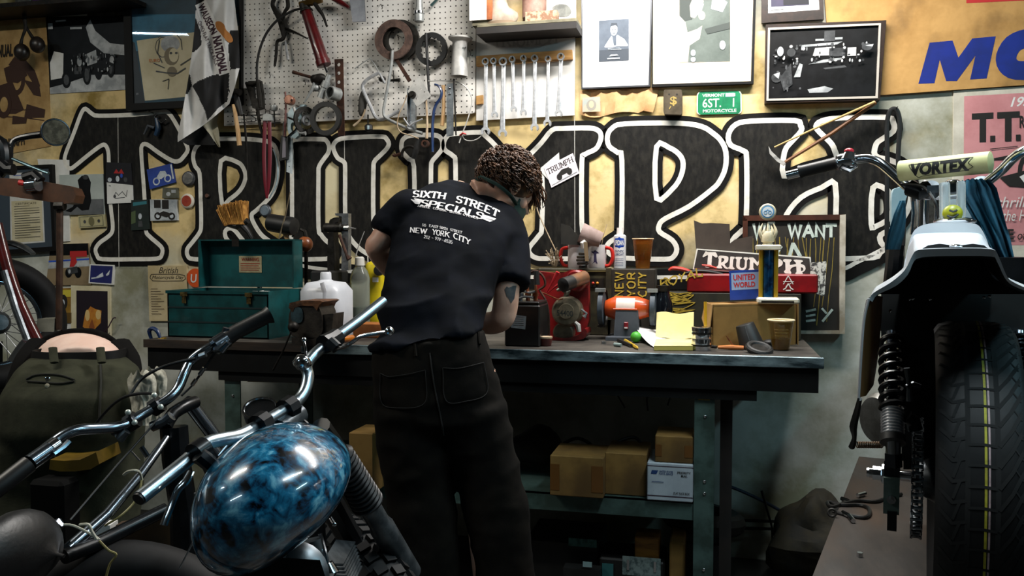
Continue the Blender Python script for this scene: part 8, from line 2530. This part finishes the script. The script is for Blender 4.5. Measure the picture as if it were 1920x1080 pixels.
m_groove=M('tread_groove','#030303',None,rough=.9)
mg=MB(m_groove)
def groove(pts,w,n=6,off=.0006):
 """a dark tread channel lying in the tyre surface, pts = (x, angle in degrees)"""
 P_=[]
 for(x0,a0),(x1,a1)in zip(pts,pts[1:]):
  for i in range(n):
   P_.append((x0+(x1-x0)*i/n,a0+(a1-a0)*i/n))
 P_.append(pts[-1])
 L_,R_=[],[]
 rr=Rr_+.068
 for i,(x,a)in enumerate(P_):
  x0,a0=P_[max(i-1,0)]
  x1,a1=P_[min(i+1,len(P_)-1)]
  dx,da=x1-x0,math.radians(a1-a0)*rr
  l=math.hypot(dx,da)or 1
  nx,na=-da/l*w/2,dx/l*w/2
  L_.append(tyre_pt(x+nx,math.radians(a)+na/rr,off))
  R_.append(tyre_pt(x-nx,math.radians(a)-na/rr,off))
 mg.sheet([L_,R_])
for x in(-.022,.024):
 groove([(x,a)for a in range(-100,111,6)],.008,1)
for k in range(-16,18):
 a=k*6.2
 groove([(-.021,a),(.0,a+.3),(.023,a)],.005)
 groove([(-.024,a+2),(-.045,a+1),(-.066,a+5)],.006)
 groove([(-.034,a+1.5),(-.045,a-4)],.005)
 groove([(.026,a),(.045,a+5),(.066,a+13)],.006)
 groove([(.05,a+6),(.062,a+3)],.0025)
mg.build('tread_grooves',None,ty)
ms=MB(M('tyre_yellow','#a8a22a','#8a841f',60,.7))
for x in(.0085,.0025):
 pass
def stripe(mb,x0,x1):
 rows=[]
 for a in range(-100,111,3):
  rows.append([tyre_pt(x0,math.radians(a),.0004),tyre_pt(x1,math.radians(a),.0004)])
 return mb.sheet(rows)
stripe(ms,.0035,.0075).build('yellow_stripe',None,ty)
stripe(MB(M('tyre_pink','#b39a9c','#8f7a7c',60,.7)),.0095,.0125).build('pale_stripe',None,ty)
MB(m_blkm).lathe(LB(-.05,0,0),rB,[(0,.26),(.1,.26)],40).build('rear_rim',None,bc)
MB(m_eng).lathe(LB(-.1,0,0),rB,[(0,.03),(.04,.05),(.16,.05),(.2,.03)],20).build('rear_hub',None,bc)
MB(m_chr).cyl(LB(-.19,0,0),LB(.18,0,0),.011,.011,14).build('axle',None,bc)
sx=-.098
MB(m_eng).ring(LB(sx-.003,0,0),rB,.06,.112,.006,48,0,0).build('sprocket',None,bc)
mb=MB(M('chain_steel','#7d8488','#40464a',60,.3,metal=.9))
mk_=MB(m_blkm)
for k in range(40):
 a=math.radians(-128+k*6.6)
 p=LB(sx,-math.cos(a)*.12,math.sin(a)*.12)
 tg=(fB*math.sin(a)+Z*math.cos(a)).normalized()
 nn=(p-LB(sx,0,0)).normalized()
 rot=Matrix((rB,tg,nn)).transposed()
 w_=.02 if k%2 else .0155
 for s_ in(-1,1):
  mb.box(p+rB*(s_*w_/2),(.0022,.0155,.011),rot)
 mb.cyl(p-rB*.0105,p+rB*.0105,.0042,.0042,8)
mb.build('chain',None,bc)
for s_ in(-1,1):
 x=s_*.145
 MB(m_blkm).box(LB(x,.2,.015),(.03,.5,.05),Matrix((rB,fB,Z)).transposed()).build('swing_arm',None,bc)
 MB(M('axle_plate','#5d6f6a','#495a55',16,.4,metal=.6)).box(LB(x,-.052,-.03),(.03,.02,.075),Matrix((rB,fB,Z)).transposed()).build('axle_plate',None,bc)
 MB(m_chr).lathe(LB(x,-.06,-.035),-fB,[(0,.009),(.012,.009),(.012,.005),(.022,.005)],8).build('adjuster_bolt',None,bc)
 MB(m_blkm).box(LB(x+.002,-.058,-.08),(.018,.02,.04),Matrix((rB,fB,Z)).transposed()).build('adjuster_end',None,bc)
 MB(m_chr).lathe(LB(x+s_*.016,0,0),rB*s_,[(0,.021),(.004,.021),(.006,.015),(.022,.015),(.022,.01),(.034,.01)],8).build('axle_nut',None,bc)
MB(m_stl).ring(LB(.118,0,0),rB,.06,.1,.005,40).build('brake_disc',None,bc)
for sgn,cx_ in((-1,1671),(1,1912)):
 d_=1.72
 sh=MB(m_blkm)
 pts=[]
 top,bot=at(cx_,636,d_+.1),at(cx_+2,768,d_)
 ax_=bot-top
 u_,v_,w_=frame_of(ax_)
 n_=7.5
 for i in range(int(n_*14)+1):
  t=i/(n_*14)
  a=2*PI*n_*t
  pts.append(top+ax_*t+(u_*math.cos(a)+v_*math.sin(a))*.0205)
 sh.tube(pts,.0062,8)
 sp=sh.build('shock_spring',None,bc)
 MB(m_chd).tube([top-ax_*.1,bot],.0105,12).build('shock_rod',None,sp)
 b2_=at(cx_+3,818,d_-.03)
 prof=[]
 L_=(b2_-bot).length
 for k in range(9):
  prof+=[(L_*k/9,.019),(L_*(k+.55)/9,.0225),(L_*(k+.6)/9,.019)]
 prof.append((L_,.021))
 MB(m_sil).lathe(bot,b2_-bot,prof,22).build('shock_body',None,bc,angle=20)
 MB(m_rub).lathe(b2_,b2_-bot,[(0,.024),(.014,.024)],18).build('spring_seat',None,bc)
 b3=at(cx_+4,850,d_-.03)
 MB(m_chr).tube([b2_,b3],[.015,.014],12).build('shock_eye',None,bc)
 MB(m_blkm).tube([b3,at(cx_+5,876,d_-.03)],.016,4).build('shock_mount',None,bc)
m_fib=M('white_fibreglass','#d5d6da','#cccdd2',6,.3,coat=.5)
m_tan2=M('raw_fibreglass','#6b4522','#8a5e30',7,.45,stretch=(1,1,.4))
m_under=M('tail_under','#0c0a08',None,rough=.6)
outer=[(1629,562),(1638,549),(1671,529),(1696,507),(1710,480),(1718,470),(1738,467),(1793,465.5),(1858,467),(1872,480),(1888,518),(1904,531),(1936,545),(1968,560)]
inner=[(1636,566),(1645,553),(1680,536),(1702,515),(1713,491),(1723,484),(1745,481),(1793,480),(1858,481),(1869,490),(1884,521),(1900,536),(1934,550),(1962,566)]
oR=[at(x,y,1.48)for x,y in smooth2(outer,3,False)]
iR=[at(x,y,1.485)for x,y in smooth2(inner,3,False)]
fwd=[p+fB*.34+Z*(.035 if 1700<proj(p)[0]<1885 else-.0)for p in oR]
mid=[p+fB*.12+Z*.006 for p in oR]
tail=MB(m_fib).sheet([iR,oR,mid,fwd]).build('tail_shell',None,bc,angle=60)
MB(m_under).sheet([iR,[p+fB*.15-Z*.004 for p in iR],[p+fB*.36+Z*.01 for p in iR]]).build('tail_lining',None,tail,angle=60)
MB(m_under).prism([p+fB*.3 for p in iR],fB*.01).build('tail_shade_plate',None,tail)  # added black plate standing in for the shadow inside the tail
pan=[[(1629,562,1.48),(1622,600,1.485),(1617,660,1.49),(1612,745,1.5)],[(1640,553,1.56),(1636,605,1.57),(1632,665,1.575),(1624,742,1.57)],[(1655,556,1.7),(1652,612,1.72),(1646,672,1.72),(1638,722,1.7)]]
rows=[[at(*p)for p in r]for r in pan]
MB(m_tan2).sheet([cat_rom(r,4)for r in rows]).build('side_panel',None,tail,angle=60,label='bare brown inside of the left side panel')
MB(m_fib).sheet([cat_rom([p-rB*.004 for p in r],4)for r in rows]).build('panel_skin',None,tail,angle=60)
MB(m_fib).tube(cat_rom([at(1629,560,1.478),at(1620,600,1.484),at(1615,660,1.489),at(1610,746,1.499)],4),.0022,8).build('panel_edge',None,tail)
MB(m_rub).loft([[at(x,y,d_)for x,y in((1726,468),(1740,460),(1762,457),(1793,461),(1824,457),(1845,460),(1856,468),(1793,472))]for d_ in(1.5,1.66)]).build('seat_pad',None,bc)
MB(m_chr).ball(at(1791,462,1.5),(.012,.012,.004),12,8).build('seat_stud',None,bc)
tk=[(1692,512),(1700,474),(1709,442),(1720,427),(1744,419),(1793,416),(1820,418),(1836,424),(1848,444),(1856,470),(1862,512)]
def tkring(d_,s,dy=0):
 cx_,cy_=1778,470
 return[at(cx_+(x-cx_)*s,cy_+(y-cy_)*s+dy,d_)for x,y in smooth2(tk,3,False)]
MB(m_fib).loft([tkring(1.78,1.0),tkring(1.85,1.0),tkring(2.1,.93,-4),tkring(2.22,.8,2),tkring(2.26,.5,2)]).build('fuel_tank',None,bc,angle=50,label='white tank')
MB(m_chr).lathe(at(1790,417,1.98),Z,[(0,.045),(.004,.046),(.008,.04),(.012,.02)],26).build('tank_flange',None,bc)
m_lime=M('lime_cap','#a3a31a','#878712',20,.4)
MB(m_lime).ball(at(1786,400,1.97),(.022,.016,.02),18,12).build('filler_cap',None,bc,label='yellow green filler cap')
for pts in([(1780,394,1.952),(1787,397,1.95),(1794,394,1.952)],[(1776,404,1.955),(1786,408,1.95),(1796,402,1.955)]):
 T3(MB(m_rub),pts,.0026,6,2).build('cap_strap',None,bc)
m_pc=M('clear_tube','#cfd8da',None,rough=.08,trans=.7,ior=1.35)
MB(m_pc).tube([at(1772,412,1.98),at(1771,345,2.0)],.012,12).build('breather_tube',None,bc)
MB(m_pc).tube([at(1802,412,1.98),at(1802,342,2.0)],.010,12).build('breather_tube',None,bc)
MB(m_eng).loft([[at(x,y,d_)for x,y in((1738,362),(1848,356),(1848,342),(1738,348))]for d_ in(2.12,2.28)]).build('top_clamp',None,bc)
MB(m_chr).lathe(at(1786,350,2.2),Z,[(0,.018),(.014,.018),(.018,.012)],18).build('stem_nut',None,bc)
for x in(1733,1762,1832):
 MB(m_chr).tube([at(x,345,2.25),at(x-3,470,2.27)],.013,14).build('fork_tube',None,bc)
MB(M('mesh_grey','#6a6a62','#4c4c46',80,.5)).prism([at(x,y,2.3)for x,y in((1724,424),(1762,424),(1764,374),(1728,374))],FH*.02).build('number_plate',None,bc)
MB(M('plate_pale','#b7c2c6',None,rough=.4)).prism([at(x,y,2.32)for x,y in((1766,414),(1840,410),(1838,362),(1764,366))],FH*.02).build('fork_shroud',None,bc)
bl=[(1476,329,2.44),(1500,323,2.42),(1570,306,2.36),(1606,299,2.33),(1630,298,2.31),(1652,307,2.29),(1680,331,2.27),(1704,352,2.25),(1732,366,2.23),(1790,364,2.2),(1830,358,2.17),(1856,337,2.14),(1880,317,2.11),(1898,298,2.09),(1920,283,2.06),(1960,270,2.02)]
T3(MB(m_chr),bl,.0125,14,4).build('handlebar',None,bc)
T3(MB(m_grip),[(1500,323,2.42),(1506,321,2.415),(1564,307,2.365),(1570,306,2.36)],[.02,.0175,.0175,.02],14).build('rubber_grip',None,bc)
T3(MB(m_chr),[(1575,304,2.35),(1600,299,2.33)],.023,12).build('lever_clamp',None,bc)
T3(MB(m_chr),[(1590,300,2.32),(1594,286,2.32)],[.018,.014],10).build('kill_switch',None,bc)
T3(MB(m_chr),[(1576,312,2.33),(1592,318,2.33),(1606,310,2.33)],[.007,.009,.006],8).build('throttle_adjuster',None,bc)
MB(M('button_red','#b01a2c',None,rough=.3)).ball(at(1592,283,2.32),(.013,.01,.008),12,8).build('kill_button',None,bc)
pa,pb=at(1686,321,2.2),at(1860,304,2.05)
m_padc=M('pad_cream','#c9c48f','#b8b37e',10,.6)
ax_=pb-pa
MB(m_padc).lathe(pa,ax_,[(0,.018),(.003,.0265),(ax_.length-.003,.0265),(ax_.length,.018)],26).build('bar_pad',None,bc,label='pale yellow crossbar pad')
pad=bc.children[-1]
mb=MB(m_rub)
vs_,fs_=txt('VORTEX',.06,.12)
axn=ax_.normalized()
fc=(CAM-(pa+pb)/2)
fc=(fc-axn*fc.dot(axn)).normalized()
upv=axn.cross(fc)*(1 if axn.cross(fc).z>0 else-1)
for t_ in tess([[(vs_[i][0]*4,vs_[i][1])for i in f]for f in fs_],.16):
 mb.poly([pa+ax_*(.17+.64*u/4)+(fc*math.cos((v-.5)*1.25)+upv*math.sin((v-.5)*1.25))*.0271 for u,v in t_])
mb.build('pad_lettering',None,pad)
mb=MB(m_rub)
oc=[(.15,.92),(.84,1.02),(.79,.62),(.84,.3),(.77,.06),(.3,-.06),(.24,-.22),(.21,.15),(.15,.92)]
ocs=[(a[0]+(b[0]-a[0])*i/8,a[1]+(b[1]-a[1])*i/8)for a,b in zip(oc,oc[1:])for i in range(8)]
mb.tube([pa+ax_*u+(fc*math.cos((v-.5)*1.25)+upv*math.sin((v-.5)*1.25))*.0268 for u,v in ocs],.0008,5,closed=True)
mb.build('pad_outline',None,pad)
for k_,(x,y)in enumerate(((1745,348),(1840,340))):
 T3(MB(m_eng),[(x,y,2.18),(x,y+16,2.2)],.02,12).build('riser_clamp',None,bc)
T3(MB(m_rub),[(1690,345,2.2),(1730,350,2.15),(1752,376,2.1),(1762,408,2.1)],.004,8,4).build('cable',None,bc)
T3(MB(m_blkm),[(1706,352,2.2),(1724,360,2.18),(1740,352,2.18)],.022,10).build('cable_junction',None,bc)
MB(M('hand_shield','#9fb3b8','#8fa4aa',8,.4)).prism([at(x,y,2.4)for x,y in smooth2([(1673,362),(1684,352),(1697,349),(1702,360),(1694,388),(1686,412),(1677,440),(1672,420)],3)],FH*.01).build('hand_shield',None,bc)
T3(MB(m_blkm),[(1680,460,2.45),(1676,500,2.45),(1670,556,2.45),(1668,620,2.5)],.024,10).build('fork_leg',None,bc)
T3(MB(m_chr),[(1713,366,2.35),(1716,400,2.35),(1712,440,2.35)],.009,10).build('brake_line',None,bc)
rotB=Matrix((rB,fB,Z)).transposed()
MB(m_blkm).box(LB(0,.62,.2),(.26,.42,.52),rotB).build('engine',None,bc)
MB(m_under).prism([at(x,y,1.84)for x,y in((1652,545),(1652,634),(1690,650),(1694,880),(1945,880),(1945,545))],fB*.05).build('rear_frame_shade',None,bc)  # added black sheet for the dark rear frame and the shadow around it
MB(m_blkm).box(LB(0,.36,.36),(.22,.2,.2),rotB).build('oil_tank',None,bc)
MB(M('case_alloy','#8d8d8a','#6d6c68',14,.3,metal=.8)).lathe(at(1668,785,2.12),-rB*.75-fB*.66,[(0,.066),(.03,.066),(.045,.055),(.048,.02)],36).build('primary_cover',None,bc)
MB(m_blkm).box(LB(0,.9,.25),(.05,.1,.5),rotB).build('down_tube',None,bc)
fw_c=AX+fB*1.36
wheel(bc,V((fw_c.x,min(fw_c.y,-.42),TBZ+.33)),rB,.265,.055,m_tire,False,rim=.22)
T3(MB(m_rub),[(1612,748,1.5),(1606,775,1.54),(1600,800,1.56),(1602,820,1.58),(1597,838,1.6)],[.004,.006,.007,.004,.006],8,3).build('hanging_strap',None,bc)
pts=[]
p0,p1=at(1606,834,1.75),at(1654,834,1.72)
for i in range(140):
 t=i/139
 a=t*2*PI*14
 pts.append(p0.lerp(p1,t)+(Z*math.cos(a)+FH*math.sin(a))*.006)
MB(M('spring_copper','#5c4a38',None,rough=.4,metal=.7)).tube(pts,.0014,5).build('pedal_spring',None,bc)
T3(MB(m_eng),[(1700,690,1.7),(1704,720,1.7),(1706,752,1.7)],[.006,.004,.007],8).build('rear_brake_link',None,bc)
T3(MB(m_eng),[(1700,726,1.7),(1712,720,1.7),(1726,724,1.7)],[.006,.006,.004],8).build('rear_brake_arm',None,bc)
T3(MB(m_blkm),[(1700,780,1.7),(1712,790,1.7),(1716,806,1.7)],.014,10).build('chain_guide',None,bc)
for(x,y)in((1706,561),(1712,560),(1744,561),(1845,558),(1855,556),(1670,583)):
 MB(m_chr).ball(at(x,y,1.62),.0032,8,6).build('rivet',None,tail)
rows=[]
for j in range(20):
 v=j/19
 y=336+166*v
 l=lerp_tab([(336,1812),(360,1806),(380,1815),(420,1838),(460,1856),(480,1868),(502,1886)],y)
 r=lerp_tab([(336,1852),(350,1868),(380,1876),(420,1886),(450,1895),(485,1902),(502,1894)],y)
 rows.append([at(l+(r-l)*i/16,y+2*math.sin(i),2.06-.012*math.sin(i*.75+v*3)-.008*math.sin(i*1.7-v*5))for i in range(17)])
rag=MB(M('teal_cloth','#135066','#0e3e52',12,.9,bump=.1,bsc=200))
rag.sheet(rows)
rag.sheet([[p+FH*.02 for p in row]for row in rows])
rag.build('shop_rag',None,None,angle=180,label='teal blue rag draped over the racer\'s handlebar beside the pink poster',cat='rag')
rows=[]
for j in range(12):
 v=j/11
 y=376+92*v
 l=lerp_tab([(376,1690),(400,1680),(440,1668),(468,1664)],y)
 r=lerp_tab([(376,1698),(410,1699),(440,1696),(468,1688)],y)
 rows.append([at(l+(r-l)*i/8,y,2.32-.008*math.sin(i*.9+v*3))for i in range(9)])
rag=MB(MATS['teal_cloth'])
rag.sheet(rows)
rag.sheet([[p+FH*.012 for p in row]for row in rows])
rag.build('shop_rag',None,None,angle=180,label='narrow teal blue rag hanging by the white tank towards the black belt',cat='rag')
m_line=M('brake_hose','#0f0e0d',None,rough=.35)
def gl(pts,r):
 return[G(x,y,TBZ)+Z*r for x,y in pts]
g=thing('brake_hose','coiled black brake hose with chrome fittings on the lift deck','hose',G(1595,962,TBZ))
MB(m_line).tube(gl([(1690,930),(1660,938),(1640,944),(1610,942),(1580,948),(1558,954),(1553,945),(1580,950),(1610,950),(1628,956),(1630,968),(1618,974),(1585,968),(1562,962)],.006),.006,8,True,4).build('hose',None,g)
for a_,b_ in(((1608,934),(1622,930)),((1578,940),(1590,944)),((1580,966),(1592,972)),((1592,972),(1600,982))):
 q0,q1=gl([a_,b_],.009)
 MB(m_chr).tube([q0,q1],.007,8).build('fitting',None,g)
q0=G(1560,970,TBZ)
MB(m_iron).torus(q0+Z*.014,(CAM-q0),.011,.004,18,8).build('banjo_ring',None,g)
q0=G(1612,1044,TBZ)
MB(m_chr).lathe(q0,Z,[(0,.008),(.012,.008),(.012,.004)],6).build('hex_nut',None,None,label='single bright nut lying on the lift deck',cat='nut',angle=20)
def area(name,loc,size,power,col,rot):
 l=bpy.data.lights.new(name,'AREA')
 l.shape='RECTANGLE'
 l.size,l.size_y=size
 l.energy=power
 l.color=col
 o=bpy.data.objects.new(name,l)
 COL.objects.link(o)
 o.location=loc
 o.rotation_euler=[math.radians(a)for a in rot]
 return o
area('bench_tube',(.75,-.62,2.66),(1.5,.1),44,(1.0,.965,.92),(0,0,0))
area('bench_tube',(-1.9,-2.1,2.9),(1.2,.1),24,(1.0,.94,.82),(0,0,0))
_p=W(290,63,-.045)
_d=ray(290,63)
_k=(2.98-_p.z)/_d.z
_q=V((_p.x+_d.x*_k,_p.y-_d.y*_k,2.98))
area('left_tube',_q,(.5,.05),4,(.62,.86,1.0),(0,0,-20))
area('shop_tube',(-1.6,-4.6,2.98),(1.2,.06),9,(.6,.86,1.0),(0,0,20))
area('lift_tube',(1.4,-2.0,2.95),(.1,1.2),13,(.8,.95,1.0),(0,0,-15)).data.spread=math.radians(95)
area('side_tube',(2.75,-1.9,2.6),(.08,1.0),9,(.45,.85,1.0),(0,35,0))
w=bpy.data.worlds.new('world')
SC.world=w
w.use_nodes=True
w.node_tree.nodes['Background'].inputs[0].default_value=(.5,.6,.7,1)
w.node_tree.nodes['Background'].inputs[1].default_value=.01
SC.view_settings.view_transform='Standard'
SC.view_settings.look='None'
SC.view_settings.exposure=0.68
SC.view_settings.gamma=1.0
